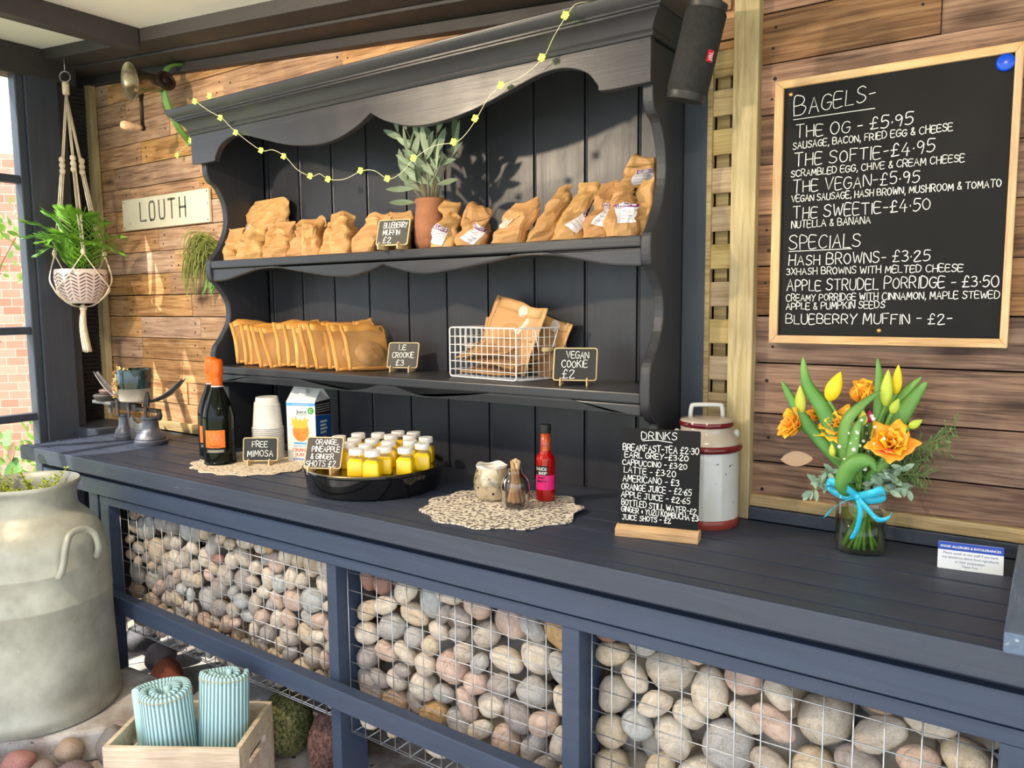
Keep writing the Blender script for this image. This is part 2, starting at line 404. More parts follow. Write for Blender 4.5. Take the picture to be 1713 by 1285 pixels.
b = MB(); b.box(-3.4, 1.6, -3.0, .2, -.05, 0); struct('floor', b, M['concrete'])
b = MB()
ring = [(-3.35, -.50), (-3.35, -1.4), (-2.60, -1.05), (-2.42, -.955), (-2.31, -.865), (-2.235, -.80), (-2.175, -.745), (-2.135, -.69), (-2.09, -.63), (-2.045, -.55), (-2.12, -.45), (-2.25, -.385), (-2.40, -.395), (-2.6, -.45)]
b.prism(ring, lambda u, v, d: (u, v, d), .001, .0895)
struct('floor', b, M['concrete'], bevel=.012)
b = MB(); b.box(-14, 10, -14, 10, -.12, -.055); struct('ground', b, M['grass'])

# ---- back wall of reclaimed pallet planks
b = MB()
b.mi = 2; b.box(-3.3, 1.2, .066, .13, 0, 2.35)
rng = random.Random(3)
def plank_row(x0, x1, z0, z1, slot, lmin, lmax):
    x = x0; first = True
    while x < x1 - .01:
        ln = rng.uniform(lmin, lmax); 
        if first: ln *= rng.uniform(.35, 1); first = False
        xe = min(x1, x + ln)
        if x1 - xe < .12: xe = x1
        off = rng.uniform(0, .006); g = rng.uniform(.0008, .0022)
        b.mi = slot; b.box(x + .0007, xe - .0007, off, .03, z0 + g, z1 - g)
        b.mi = 3
        for nx in (x + .03, xe - .03):
            for nz in ((.3, .7) if rng.random() < .35 else (rng.uniform(.25, .75),)):
                old = b.M; b.M = MX.Translation((nx + rng.uniform(-.01, .01), off - .0006, z0 + (z1-z0)*nz)) @ MX.Rotation(R(90), 4, 'X')
                b.lathe([(0, 0), (rng.uniform(.0025, .0042), 0), (.003, -.001)], 8); b.M = old
        x = xe
z = .80
while z < 2.2:
    z1 = z + .0815
    xr = -2.236 if z < 1.845 else -.60
    plank_row(-3.19, xr, z, z1, 0, .28, .62); z = z1
for z0, z1 in zip([.80, .903, 1.008, 1.116, 1.217, 1.322, 1.428, 1.531, 1.632, 1.733, 1.835, 1.94], [.903, 1.008, 1.116, 1.217, 1.322, 1.428, 1.531, 1.632, 1.733, 1.835, 1.94, 2.05]):
    plank_row(-.535, 1.2, z0, z1, 1, .55, 1.3)
for z0, z1 in ((1.735, 1.80), (1.805, 1.885), (1.89, 1.98)):
    b.mi = 0; b.box(-.70, -.532, .012, .03, z0, z1)
struct('wall_back', b, [M['pallet_l'], M['pallet_r'], M['black'], M['nail']])

# ---- pale timber trims
b = MB(); b.box(-.585, -.532, -.022, .02, .776, 2.02); struct('trim_1', b, M['pine'], bevel=.002)
b = MB()
b.prism([(-3.19, .79), (-3.15, .79), (-3.145, 1.6), (-3.152, 2.12), (-3.19, 2.12)], lambda u, v, d: (u, d, v), -.026, .0)
struct('trim_2', b, M['pine'], bevel=.002)
b = MB(); b.box(-3.15, -2.242, -.016, .0, .778, .812); struct('trim_3', b, M['pine_x'], bevel=.002)
b = MB(); b.box(-.532, 1.2, -.016, .0, .805, .832); struct('baseboard_back', b, M['pine_x'], bevel=.003)
b = MB(); b.box(-.532, 1.2, -.020, .0, .776, .804); struct('baseboard_back', b, M['navy'], bevel=.002)
b = MB(); b.box(-.699, -.645, -.004, .03, .776, 2.02); struct('trim_4', b, M['navy_z'], bevel=.0015)

# ---- woven lattice strip between dresser and post
b = MB()
b.box(-.645, -.634, -.006, .012, .776, 2.0)
z = .83; k = 0
while z < 1.78:
    b.box(-.636, -.583, -.001 + .003*(k % 2), .012, z, z + .053); k += 1; z += .0815
for x in (-.628, -.597):
    pass
b.box(-.634, -.605, .022, .034, .776, 1.75)
tag(b.build('lattice_panel', M['lattice'], bevel=.001), 'pale wooden lattice strip between the dresser side and the tall pale post', 'lattice')

# ---- ceiling, rafters and wall plate beams
def sloped(b, x0, x1, y0, y1, dz0, dz1):
    vs = []
    for x in (x0, x1):
        r = roof(x); vs += [(x, y0, r+dz0), (x, y1, r+dz0), (x, y1, r+dz1), (x, y0, r+dz1)]
    b.add(vs, [(0, 1, 2, 3), (7, 6, 5, 4), (0, 4, 5, 1), (1, 5, 6, 2), (2, 6, 7, 3), (3, 7, 4, 0)])
b = MB(); sloped(b, -3.15, 1.8, -2.75, -.0, .075, .12); struct('ceiling', b, M['white_panel'])
b = MB(); sloped(b, -3.25, 1.5, -.028, .02, .0, .10); struct('beam', b, M['beam'], bevel=.003)
b = MB(); sloped(b, -3.25, 1.5, -.135, -.034, .028, .11); struct('beam', b, M['beam'], bevel=.004)
b = MB(); sloped(b, -3.25, 1.5, -.235, -.137, .036, .11); struct('beam', b, M['beam'], bevel=.004)
for x in (-2.50, -.95, .5):
    b = MB(); sloped(b, x, x + .075, -2.6, -.236, .012, .085); struct('beam', b, M['beam'], bevel=.004)
# ---- glazed left wall
b = MB(); b.box(-3.14, -3.052, -2.6, -.12, 2.065, 2.17); struct('beam', b, M['beam'], bevel=.004)
b = MB(); b.box(-3.14, -3.054, -.305, -.190, -.02, 2.10); struct('wall_left', b, M['navy_z'], bevel=.004)
b = MB(); b.box(-3.175, -3.095, -.188, -.145, -.02, 2.14); struct('trim_5', b, M['navy_z'], bevel=.003)
b = MB(); b.box(-3.3, -3.21, -.18, .1, -.02, 2.35); struct('wall_left', b, M['black'])
b = MB()
z = .80
while z < 2.1:
    old = b.M; b.M = MX.Translation((-3.19, -.12, z)) @ MX.Rotation(R(28), 4, 'Y')
    b.box(-.002, .002, -.06, .118, -.011, .011); b.M = old; z += .0165
b.box(-3.205, -3.20, -.18, .0, .78, 2.14)
struct('wall_left', b, M['louvre'])
b = MB(); b.box(-3.205, -2.905, -.20, .0, .735, .790); struct('trim_6', b, M['navy'], bevel=.003)
M['pane'] = glassmat('window_glass', (.97, .985, .98, 1), .05, .01)
wr = thing('window_1', 'dark blue framed garden window with small panes at the left', 'window'); wr['kind'] = 'structure'
b = MB(); b.box(-3.115, -3.063, -.333, -.304, .02, 2.07); b.box(-3.115, -3.063, -1.44, -1.40, .02, 2.07); b.box(-3.11, -3.068, -.90, -.87, .02, 2.07); b.box(-3.115, -3.063, -1.4, -.304, -.02, .06)
b.build('window_frame', M['navy_z'], wr, bevel=.004)
for z in (1.702, 1.162, .846, .42):
    b = MB(); b.box(-3.107, -3.070, -1.41, -.33, z-.014, z+.014); b.build('glazing_bar', M['navy'], wr, bevel=.004)
b = MB(); b.box(-3.090, -3.086, -1.41, -.33, .05, 2.06); b.build('pane', M['pane'], wr)
b = MB(); b.box(-3.14, -3.06, -2.7, -1.44, 0, 2.1); struct('wall_left', b, M['navy_z'])

# ---- garden seen through the window
M['brick'] = bpy.data.materials.new('red_brick'); M['brick'].use_nodes = True
nt = M['brick'].node_tree; bs = nt.nodes['Principled BSDF']; br = nt.nodes.new('ShaderNodeTexBrick'); tcc = nt.nodes.new('ShaderNodeTexCoord'); mpp = nt.nodes.new('ShaderNodeMapping')
mpp.inputs['Rotation'].default_value = (R(90), 0, 0); mpp.inputs['Scale'].default_value = (1, 1, 1)
br.inputs['Scale'].default_value = 4.2; br.inputs['Color1'].default_value = srgb(206, 136, 112); br.inputs['Color2'].default_value = srgb(222, 172, 152); br.inputs['Mortar'].default_value = srgb(210, 195, 180); br.inputs['Mortar Size'].default_value = .012
nt.links.new(tcc.outputs['Object'], mpp.inputs[0]); nt.links.new(mpp.outputs[0], br.inputs[0]); nt.links.new(br.outputs[0], bs.inputs['Base Color']); bs.inputs['Roughness'].default_value = .9
b = MB(); b.box(-2.5, 2.5, 0, .25, -.1, 2.3)
o = b.build('garden_wall', M['brick']); o.location = (-6.0, .9, 0); o.rotation_euler = (0, 0, R(48)); o['kind'] = 'structure'
M['leaf_out'] = mat('garden_leaf', srgb(120, 160, 60), srgb(180, 200, 110), 6, rough=.6, island=True, vary=.35)
M['twig'] = mat('red_twig', srgb(130, 70, 50), srgb(170, 110, 90), 10, rough=.8)
def leafy(b, c, rad, n, size, rg, flatten=1.0):
    for _ in range(n):
        d = V((rg.gauss(0, 1), rg.gauss(0, 1), rg.gauss(0, 1)*flatten)).normalized()*rad*rg.random()**.4
        p = V(c) + d; t = (d.normalized() + V((rg.gauss(0, .5), rg.gauss(0, .5), rg.gauss(0, .5)+.3))).normalized()
        b.leaf(p, p + t*size*rg.uniform(.6, 1.3), size*.5, V((rg.gauss(0, 1), rg.gauss(0, 1), 1)), .2, .2, 3)
rg = random.Random(11)
for i, (c, rad, n, lab) in enumerate([((-4.95, .62, .25), .40, 420, 'low green garden shrub outside below the window bars'), ((-5.15, .55, 1.62), .25, 160, 'pale green climber leaves high on the garden brick wall')]):
    b = MB(); leafy(b, c, rad, n, .06, rg)
    tag(b.build('garden_shrub', M['leaf_out']), lab, 'shrub')
b = MB()
for i in range(16):
    x = -4.6 + rg.uniform(-.35, .2); y = -.05 + rg.uniform(-.1, .1); h = rg.uniform(.9, 1.7)
    bx, by = rg.uniform(-.3, .45), rg.uniform(-.05, .12)
    b.tube([(x + bx*s*s, y + by*s*s, .0 + h*s) for s in [k/8 for k in range(9)]], [.006*(1-.8*k/8) for k in range(9)], 5)
    for k in range(4):
        s = rg.uniform(.35, .9); p = V((x + bx*s*s, y + by*s*s, h*s)); q = p + V((rg.uniform(-.25, .25), rg.uniform(-.2, .2), rg.uniform(.1, .35)))
        b.tube([p, (p+q)/2 + V((0, 0, .03)), q], .0025, 4)
tag(b.build('bare_shrub', M['twig']), 'bare reddish twiggy shrub outside against the brick wall', 'shrub')

# ================================================================ the counter
ct = thing('counter', 'long blue slatted timber serving counter on posts', 'counter', (-1.45, -.24, 0))
def cpart(name, mb, m, **kw):
    for i, p in enumerate(mb.v): mb.v[i] = (p[0]+1.45, p[1]+.24, p[2])
    return mb.build(name, m, ct, **kw)
for i, (y0, y1, xl) in enumerate([(-.461, -.434, -2.912), (-.427, -.358, -2.895), (-.350, -.281, -2.905), (-.273, -.204, -2.90), (-.196, -.127, -2.90), (-.119, -.022, -2.90)]):
    b = MB(); b.box(xl, .75, y0, y1, .733, .775); cpart('slat', b, M['navy_top'])
b = MB(); b.box(-2.215, -.726, -.0215, .0545, .733, .775); cpart('slat', b, M['navy_top'])
b = MB(); b.box(-2.913, .75, -.466, -.4615, .728, .7745); cpart('front_board', b, M['navy_top'], bevel=.002)
b = MB(); b.box(-2.80, .75, -.446, -.428, .660, .7095); cpart('fascia', b, M['rail'], bevel=.002)
b = MB(); b.box(-2.80, .75, -.426, -.41, .70, .7325); cpart('fascia', b, M['navy'], bevel=.002)
b = MB(); b.box(-2.46, .1, -.436, -.416, .628, .6535); cpart('fascia', b, M['rail'], bevel=.002)
for x0, x1, y1 in ((-2.53, -2.475, -.38), (-2.463, -2.412, -.40), (-1.419, -1.386, -.345), (-.756, -.717, -.345), (-.037, .06, -.345)):
    b = MB(); b.box(x0, x1, -.434, y1, 0, .6595 if x0 < -2.46 else .6275); cpart('post', b, M['rail'], bevel=.002)
b = MB()
b.prism([(-2.412, .310), (.1, .262), (.1, .310), (-2.412, .362)], lambda u, v, d: (u, d, v), -.470, -.436)
cpart('lower_rail', b, M['rail'], bevel=.003)
b = MB(); b.box(-.038, .14, -.478, -.02, .776, .806); cpart('end_board', b, paintwood('light_blue_plank', (.10, .15, .24, 1), (.4, .45, .5, 1), 'Y', .3, .6, .6), bevel=.003)
b = MB(); b.box(-2.8, .7, -.05, -.022, .60, .73); cpart('back_rail', b, M['navy'], bevel=.002)

# ================================================================ gabion baskets full of pebbles
BAYS = [('left', -2.408, -1.421, .022, .040), ('middle', -1.383, -.758, .026, .046), ('right', -.714, -.040, .031, .054)]
GY = -.402
for nm, x0, x1, _, _ in BAYS:
    zb = {'left': .215, 'middle': .195, 'right': .185}[nm]
    b = MB(); x0 += .004; x1 -= .004; nv = max(2, round((x1-x0)/.0475))
    for k in range(nv+1):
        x = x0 + (x1-x0)*k/nv + random.uniform(-.002, .002); b.tube([(x, GY, zb), (x + random.uniform(-.003, .003), GY, .645)], .0013, 5)
    z = zb
    while z < .645:
        b.tube([(x0, GY + .0024, z), ((x0+x1)/2, GY + .0024, z + random.uniform(-.003, .003)), (x1, GY + .0024, z)], .0013, 5); z += .0455
    for k in range(nv+1):
        x = x0 + (x1-x0)*k/nv; b.tube([(x, GY + .004, zb), (x, -.16, zb)], .0013, 5)
    for k in range(5): b.tube([(x0, GY + .0525*k + .006, zb + .002), (x1, GY + .0525*k + .006, zb + .002)], .0013, 5)
    tag(b.build('wire_gabion', M['steel'], smooth=True), 'galvanised square wire mesh holding the pebbles of the %s bay' % nm, 'wire mesh')

def pebblemat():
    m = bpy.data.materials.new('river_pebble'); m.use_nodes = True; nt = m.node_tree; L = nt.links; p = nt.nodes['Principled BSDF']
    oi = _n(nt, 'ShaderNodeObjectInfo'); geo = _n(nt, 'ShaderNodeNewGeometry'); co = _n(nt, 'ShaderNodeTexCoord')
    s = _n(nt, 'ShaderNodeMath', operation='ADD'); L.new(oi.outputs['Random'], s.inputs[0]); L.new(geo.outputs['Random Per Island'], s.inputs[1])
    fr = _n(nt, 'ShaderNodeMath', operation='FRACT'); L.new(s.outputs[0], fr.inputs[0])
    rp = _n(nt, 'ShaderNodeValToRGB'); rp.color_ramp.interpolation = 'CONSTANT'; cr = rp.color_ramp
    cols = [(0, (206, 196, 182)), (.14, (186, 176, 164)), (.27, (172, 170, 168)), (.38, (212, 200, 184)), (.5, (196, 172, 158)), (.6, (180, 184, 184)), (.68, (200, 184, 160)), (.78, (158, 150, 146)), (.86, (202, 176, 164)), (.92, (176, 152, 128)), (.965, (150, 112, 100)), (.985, (196, 160, 110))]
    cr.elements[0].position = 0; cr.elements[0].color = srgb(*cols[0][1]); cr.elements[1].position = cols[1][0]; cr.elements[1].color = srgb(*cols[1][1])
    for q, c in cols[2:]:
        e = cr.elements.new(q); e.color = srgb(*c)
    L.new(fr.outputs[0], rp.inputs[0])
    ad = _n(nt, 'ShaderNodeVectorMath', operation='MULTIPLY_ADD'); cb = _n(nt, 'ShaderNodeCombineXYZ')
    for i in range(3): L.new(fr.outputs[0], cb.inputs[i])
    ad.inputs[1].default_value = (31, 57, 83); L.new(cb.outputs[0], ad.inputs[0]); L.new(co.outputs['Object'], ad.inputs[2])
    n1 = _n(nt, 'ShaderNodeTexNoise'); n1.inputs['Scale'].default_value = 1.4; n1.inputs['Detail'].default_value = 5; n1.inputs['Distortion'].default_value = 1.2; L.new(ad.outputs[0], n1.inputs['Vector'])
    r1 = _n(nt, 'ShaderNodeValToRGB'); r1.color_ramp.elements[0].position = .32; r1.color_ramp.elements[0].color = (.72, .68, .64, 1); r1.color_ramp.elements[1].position = .62; r1.color_ramp.elements[1].color = (1.06, 1.06, 1.05, 1)
    L.new(n1.outputs['Fac'], r1.inputs[0])
    n2 = _n(nt, 'ShaderNodeTexNoise'); n2.inputs['Scale'].default_value = 14; n2.inputs['Detail'].default_value = 2; L.new(ad.outputs[0], n2.inputs['Vector'])
    r2 = _n(nt, 'ShaderNodeValToRGB'); r2.color_ramp.elements[0].position = .34; r2.color_ramp.elements[0].color = (.6, .56, .54, 1); r2.color_ramp.elements[1].position = .5; r2.color_ramp.elements[1].color = (1, 1, 1, 1)
    L.new(n2.outputs['Fac'], r2.inputs[0])
    a = _n(nt, 'ShaderNodeMix', data_type='RGBA', blend_type='MULTIPLY'); a.inputs[0].default_value = .85; L.new(rp.outputs[0], a.inputs[6]); L.new(r1.outputs[0], a.inputs[7])
    c = _n(nt, 'ShaderNodeMix', data_type='RGBA', blend_type='MULTIPLY'); c.inputs[0].default_value = .5; L.new(a.outputs[2], c.inputs[6]); L.new(r2.outputs[0], c.inputs[7])
    L.new(c.outputs[2], p.inputs['Base Color']); p.inputs['Roughness'].default_value = .6
    bp = _n(nt, 'ShaderNodeBump'); bp.inputs['Strength'].default_value = .25; bp.inputs['Distance'].default_value = .02; L.new(n2.outputs['Fac'], bp.inputs['Height']); L.new(bp.outputs[0], p.inputs['Normal'])
    return m
M['pebble'] = pebblemat()
def pebble_verts(seed, sub=3, amp=.16):
    bm = bmesh.new(); bmesh.ops.create_icosphere(bm, subdivisions=sub, radius=1)
    off = V((seed*7.3, seed*3.1, seed*1.7))
    for v in bm.verts:
        d = v.co.normalized(); v.co = d*(1 + amp*NZ.noise(d*1.1 + off) + .35*amp*NZ.noise(d*2.7 - off))
        v.co.x = math.copysign(abs(v.co.x)**.93, v.co.x)
    vs = [tuple(v.co) for v in bm.verts]; fs = [tuple(v.index for v in f.verts) for f in bm.faces]; bm.free(); return vs, fs
PV = [pebble_verts(i) for i in range(9)]
PM = []
for i, (vs, fs) in enumerate(PV):
    me = bpy.data.meshes.new('pebble'); me.from_pydata(vs, [], fs); me.materials.append(M['pebble'])
    for p in me.polygons: p.use_smooth = True
    PM.append(me)
PVL = [pebble_verts(i, 2) for i in range(6)]
def pebble(loc, scale, rot, label, group=None, cat='pebble', m=None, i=None, name='pebble'):
    me = PM[random.randrange(len(PM)) if i is None else i]
    if m is not None: me = me.copy(); me.materials.clear(); me.materials.append(m)
    o = bpy.data.objects.new(name, me); COL.objects.link(o)
    o.location = loc; o.scale = scale; o.rotation_euler = rot
    return tag(o, label, cat, group)
def pack(x0, x1, z0, z1, rmin, rmax, seed, iters=260):
    """relax ellipses into a closely packed wall of stones"""
    g = np.random.default_rng(seed); area = (x1-x0)*(z1-z0); A = []; B = []; tot = 0
    while tot < area*.93:
        a = rmin + (rmax-rmin)*g.random()**1.5; q = g.uniform(.55, .92)
        A.append(a*1.1); B.append(a*1.1*q); tot += PI*A[-1]*B[-1]
    n = len(A); A = np.array(A); B = np.array(B); TH = g.uniform(-.9, .9, n) + (g.random(n) < .25)*1.2
    P = np.stack([g.uniform(x0, x1, n), g.uniform(z0, z1, n)], 1)
    rad = lambda th: A*B/np.sqrt((B*np.cos(th))**2 + (A*np.sin(th))**2)
    def pair():
        D = P[None] - P[:, None]; d = np.sqrt((D**2).sum(-1)) + 1e-9; ang = np.arctan2(D[..., 1], D[..., 0])
        f = lambda i_th, a, b: a*b/np.sqrt((b*np.cos(i_th))**2 + (a*np.sin(i_th))**2)
        ra = f(ang - TH[:, None], A[:, None], B[:, None]); rb = f(ang - TH[None], A[None], B[None])
        return D, d, ra + rb
    for it in range(iters):
        D, d, s = pair(); ov = np.clip(s - d, 0, None); np.fill_diagonal(ov, 0)
        P -= ((D/d[..., None])*ov[..., None]*.28).sum(1)
        P[:, 0] = np.clip(P[:, 0], x0 + A*.75, x1 - A*.75); P[:, 1] = np.clip(P[:, 1], z0 + B*.8, z1 - B*.6)
    D, d, s = pair(); np.fill_diagonal(d, 9); sc = np.clip((d/s).min(1), .72, 1.06)
    return P, A*sc*.985, B*sc*.985, TH
back = MB(); front = []
for bi, (nm, x0, x1, r0, r1) in enumerate(BAYS):
    zb = (.222, .202, .192)[bi]
    P, A, B, TH = pack(x0, x1, zb, .66, r0, r1, 20+bi)
    for (x, z), a, bb, th in zip(P, A, B, TH):
        seen = a*bb/((x-cam.location.x)**2 + (GY-cam.location.y)**2 + (z-cam.location.z)**2)*(.3 if z > .635 else 1)
        front.append((seen, nm, x, z, a, bb, th))
    g = np.random.default_rng(90+bi)
    for layer in range(2):
        P, A, B, TH = pack(x0, x1, zb, .66, r0*1.15, r1*1.15, 40+bi+10*layer, 60)
        for (x, z), a, bb, th in zip(P, A, B, TH):
            vs, fs = PVL[g.integers(6)]; back.M = MX.Translation((x, GY + .122 + .070*layer, z)) @ MX.Rotation(-th, 4, 'Y') @ MX.Diagonal((a*1.15, bb, bb*1.15, 1)); back.add(vs, fs)
front.sort(key=lambda q: -q[0])
for k, (_, nm, x, z, a, bb, th) in enumerate(front):
    dy = bb*random.uniform(.8, 1.0); y = GY + .0045 + dy*1.1 + random.random()**2*.018
    if k < 298:
        pebble((x, y, z), (a, dy, bb), (0, -th, 0), 'rounded pale river pebble packed behind the wire of the %s bay' % nm, 'pebbles in the %s bay' % nm)
    else:
        vs, fs = PV[k % 9]; back.M = MX.Translation((x, y, z)) @ MX.Rotation(-th, 4, 'Y') @ MX.Diagonal((a, dy, bb, 1)); back.add(vs, fs)
back.M = MX.Identity(4)
tag(back.build('pebble_fill', M['pebble'], smooth=True), 'deeper layers of pale pebbles filling the wire baskets', 'pebbles', kind='stuff')
b = MB(); b.box(-2.42, .1, -.140, -.11, .18, .7); struct('wall_back', b, M['black'])

# loose cobbles on the floor
def cob(x, y, z, s, col, label, rot=(0, 0, 0), i=None, name='cobble', cat='stone', var=None):
    m = mat('cobble_stone', srgb(*col), srgb(*[min(255, int(c*1.22)) for c in col]), 9, 5, rough=.62, bump=.3, bscale=30)
    return pebble((x, y, z), s, rot, label, None, cat, m, i, name)
cob(-2.545, -.285, .105, (.078, .055, .05), (96, 92, 96), 'large dark grey cobble under the counter beside the churn', (0, R(-25), R(15)), 1)
cob(-2.40, -.30, .085, (.058, .05, .045), (112, 102, 104), 'mauve grey cobble under the counter left of the red brick cobble', (0, R(-10), R(-20)), 2)
cob(-2.565, -.24, .205, (.06, .05, .034), (142, 112, 90), 'brown cobble on top of the dark grey one under the counter', (0, R(8), R(30)), 3)
cob(-2.285, -.345, .068, (.062, .05, .046), (132, 72, 52), 'red brown cobble under the counter', (0, R(12), R(-30)), 4)
cob(-2.19, -.365, .04, (.055, .045, .032), (136, 122, 118), 'small grey pink cobble in front of the red brown one', (0, R(-15), R(-20)), 5)
cob(-2.09, -.33, .035, (.06, .05, .03), (122, 116, 112), 'flat grey cobble half behind the rolled blankets', (0, 0, R(-15)), 6)
cob(-2.66, -.22, .08, (.07, .06, .05), (150, 136, 122), 'pale cobble tucked behind the churn at the counter leg', (0, 0, 0), 0)
cob(-1.70, -.345, .095, (.068, .07, .095), (96, 106, 58), 'mossy green boulder under the counter beside the crate', (0, 0, R(20)), 7, 'mossy_rock', 'rock').data.materials[0] = mat('mossy_stone', srgb(58, 74, 24), srgb(150, 142, 96), 9, 7, rough=.9, bump=1, bscale=34, contrast=(.42, .66), speck=(22, .64, srgb(176, 166, 140)))
cob(-1.535, -.34, .085, (.06, .06, .085), (104, 74, 68), 'dark red boulder under the counter beside the mossy one', (0, R(5), R(-10)), 8, 'red_rock', 'rock').data.materials[0] = mat('dark_red_stone', srgb(70, 48, 46), srgb(138, 104, 94), 7, 7, rough=.85, bump=.9, bscale=30, contrast=(.38, .64))
for x, y, z, s, col, lab in [(-2.035, -.655, .062, (.046, .042, .058), (112, 106, 104), 'big dark grey cobble touching the crate at the slab edge'), (-2.135, -.722, .052, (.036, .034, .034), (150, 132, 114), 'tan cobble on the slab edge left of the big dark one'),
        (-2.040, -.755, .035, (.050, .036, .032), (108, 92, 92), 'brown grey cobble at the bottom edge in front of the crate corner'), (-2.115, -.800, .040, (.036, .032, .028), (124, 108, 100), 'brown cobble at the bottom edge next to the red streaked one'),
        (-2.195, -.825, .048, (.042, .034, .034), (150, 106, 98), 'reddish streaked cobble at the bottom edge in front of the churn'), (-2.265, -.895, .048, (.044, .036, .030), (112, 104, 104), 'leftmost grey cobble at the bottom edge in front of the churn')]:
    cob(x, y, z, s, col, lab, (0, R(random.uniform(-15, 15)), R(random.uniform(-40, 40))))

# ================================================================ lettering
GL = {
'A': "0,0 2,6 4,0|0.8,2.2 3.2,2.2", 'B': "0,0 0,6 2.5,6 3.4,5 3.2,3.8 2,3.2 0,3.2|2,3.2 3.8,2.4 3.8,1 2.6,0 0,0",
'C': "4,5.2 2.8,6 1,5.5 0,3.5 0.2,1.5 1.4,0 3,0 4,0.8", 'D': "0,0 0,6 2,6 3.6,4.8 4,3 3.5,1.2 2,0 0,0",
'E': "3.4,6 0,6 0,0 3.5,0|0,3.1 2.8,3.1", 'F': "3.4,6 0,6 0,0|0,3.1 2.6,3.1", 'G': "4,5.2 2.8,6 1,5.5 0,3.5 0.2,1.4 1.6,0 3.2,0.3 4,1.6 4,2.8 2.4,2.8",
'H': "0,0 0,6|3.8,0 3.8,6|0,3 3.8,3", 'I': "0.4,0 0.4,6", 'J': "0,1 1,0 2.2,0.4 2.6,2 2.6,6|1,6 3.8,6", 'K': "0,0 0,6|3.6,6 0,2.6|1.2,3.6 3.8,0",
'L': "0,6 0,0 3.2,0", 'M': "0,0 0.5,6 2.3,1.6 4.1,6 4.6,0", 'N': "0,0 0,6 3.8,0 3.8,6", 'O': "2,6 0.6,5 0,3 0.6,1 2,0 3.4,1 4,3 3.4,5 2,6",
'P': "0,0 0,6 2.6,6 3.6,5 3.4,3.6 2,2.8 0,2.8", 'R': "0,0 0,6 2.6,6 3.6,5 3.4,3.6 2,2.9 0,2.9|1.6,2.9 3.8,0",
'S': "3.6,5.2 2.4,6 0.8,5.6 0.4,4.2 1.6,3.2 3,2.6 3.6,1.4 2.6,0.2 1,0 0,0.8", 'T': "0,6 4,6|2,6 2,0", 'U': "0,6 0,1.6 1,0 2.8,0 3.8,1.6 3.8,6",
'V': "0,6 2,0 4,6", 'W': "0,6 1.2,0 2.6,4.5 4,0 5.2,6", 'X': "0,0 3.8,6|0,6 3.8,0", 'Y': "0,6 2,3|4,6 2,3 1.4,0", 'Z': "0,6 3.8,6 0,0 3.8,0",
'0': "2,6 0.6,5 0,3 0.6,1 2,0 3.4,1 4,3 3.4,5 2,6", '1': "0.4,0 0.4,6", '2': "0.2,4.8 1.2,6 2.8,5.8 3.2,4.4 0.2,0 3.8,0.1",
'3': "0.4,5.4 1.8,6 3.2,5.2 2.8,3.8 1.4,3.2|1.4,3.2 3.2,2.8 3.4,1.2 2,0 0.2,0.5", '4': "2.2,6 0,2 3.8,2|2.8,3.6 2.6,0", '5': "3.6,6 0.8,6 0.5,3.4 2.2,3.8 3.6,2.6 3.2,0.8 1.6,0 0.2,0.4",
'6': "3,6 1,4 0.2,1.8 1,0.2 2.6,0 3.4,1.4 2.4,2.8 0.6,2.2", '9': "3.4,4.6 2,6 0.6,5.2 0.6,3.6 2,3 3.4,4.4 3.2,2 2.6,0", '7': "0,6 3.6,6 1.4,0", '8': "2,3.2 0.6,4.4 1.2,6 2.8,6 3.2,4.4 2,3.2 0.4,1.6 1.2,0 2.8,0 3.6,1.6 2,3.2",
'£': "3.6,5 2.8,6 1.7,5.6 1.3,4 1.2,1 0.2,0 3.8,0.1|0,2.9 2.9,3", '&': "3.6,0 0.9,4.4 1.2,5.7 2,6 2.5,5 0.4,2 0.3,0.8 1.4,0 2.8,0.6 3.4,2.2",
',': "0.6,0.5 0.2,-1.2", '.': "0.4,2.5 0.5,2.9", '-': "0.2,2.8 2.4,2.9", '+': "0.2,2.6 2.6,2.6|1.4,1.2 1.4,4", '_': "0,0 4,0", '%': "0,0 3.4,6|.8,5.4 .8,5|2.8,.8 2.8,.4"}
GL = {k: [[tuple(map(float, p.split(','))) for p in s.split()] for s in v.split('|')] for k, v in GL.items()}
def gwidth(c): return 2.6 if c == ' ' else max(p[0] for s in GL[c] for p in s) + 1.35
def ribbon(mb, pts, w, th=.0004, y=0.0, fn=None):
    """flat stroke with square-ish ends in the local x-z plane, front towards -y"""
    if len(pts) < 2: return
    P = [V((p[0], p[1])) for p in pts]; L = []; Rr = []
    for i, p in enumerate(P):
        a = P[max(0, i-1)]; c = P[min(len(P)-1, i+1)]; t = (c-a)
        t = t.normalized() if t.length > 1e-9 else V((1, 0)); n = V((-t.y, t.x))
        q = p - t*(w*.5) if i == 0 else (p + t*(w*.5) if i == len(P)-1 else p)
        L.append(q + n*w*.5); Rr.append(q - n*w*.5)
    f = fn or (lambda x, z, yy: (x, yy, z))
    n = len(P); vs = [f(q.x, q.y, y-th) for q in L] + [f(q.x, q.y, y-th) for q in Rr]
    mb.add(vs, [(i, i+1, n+i+1, n+i) for i in range(n-1)])
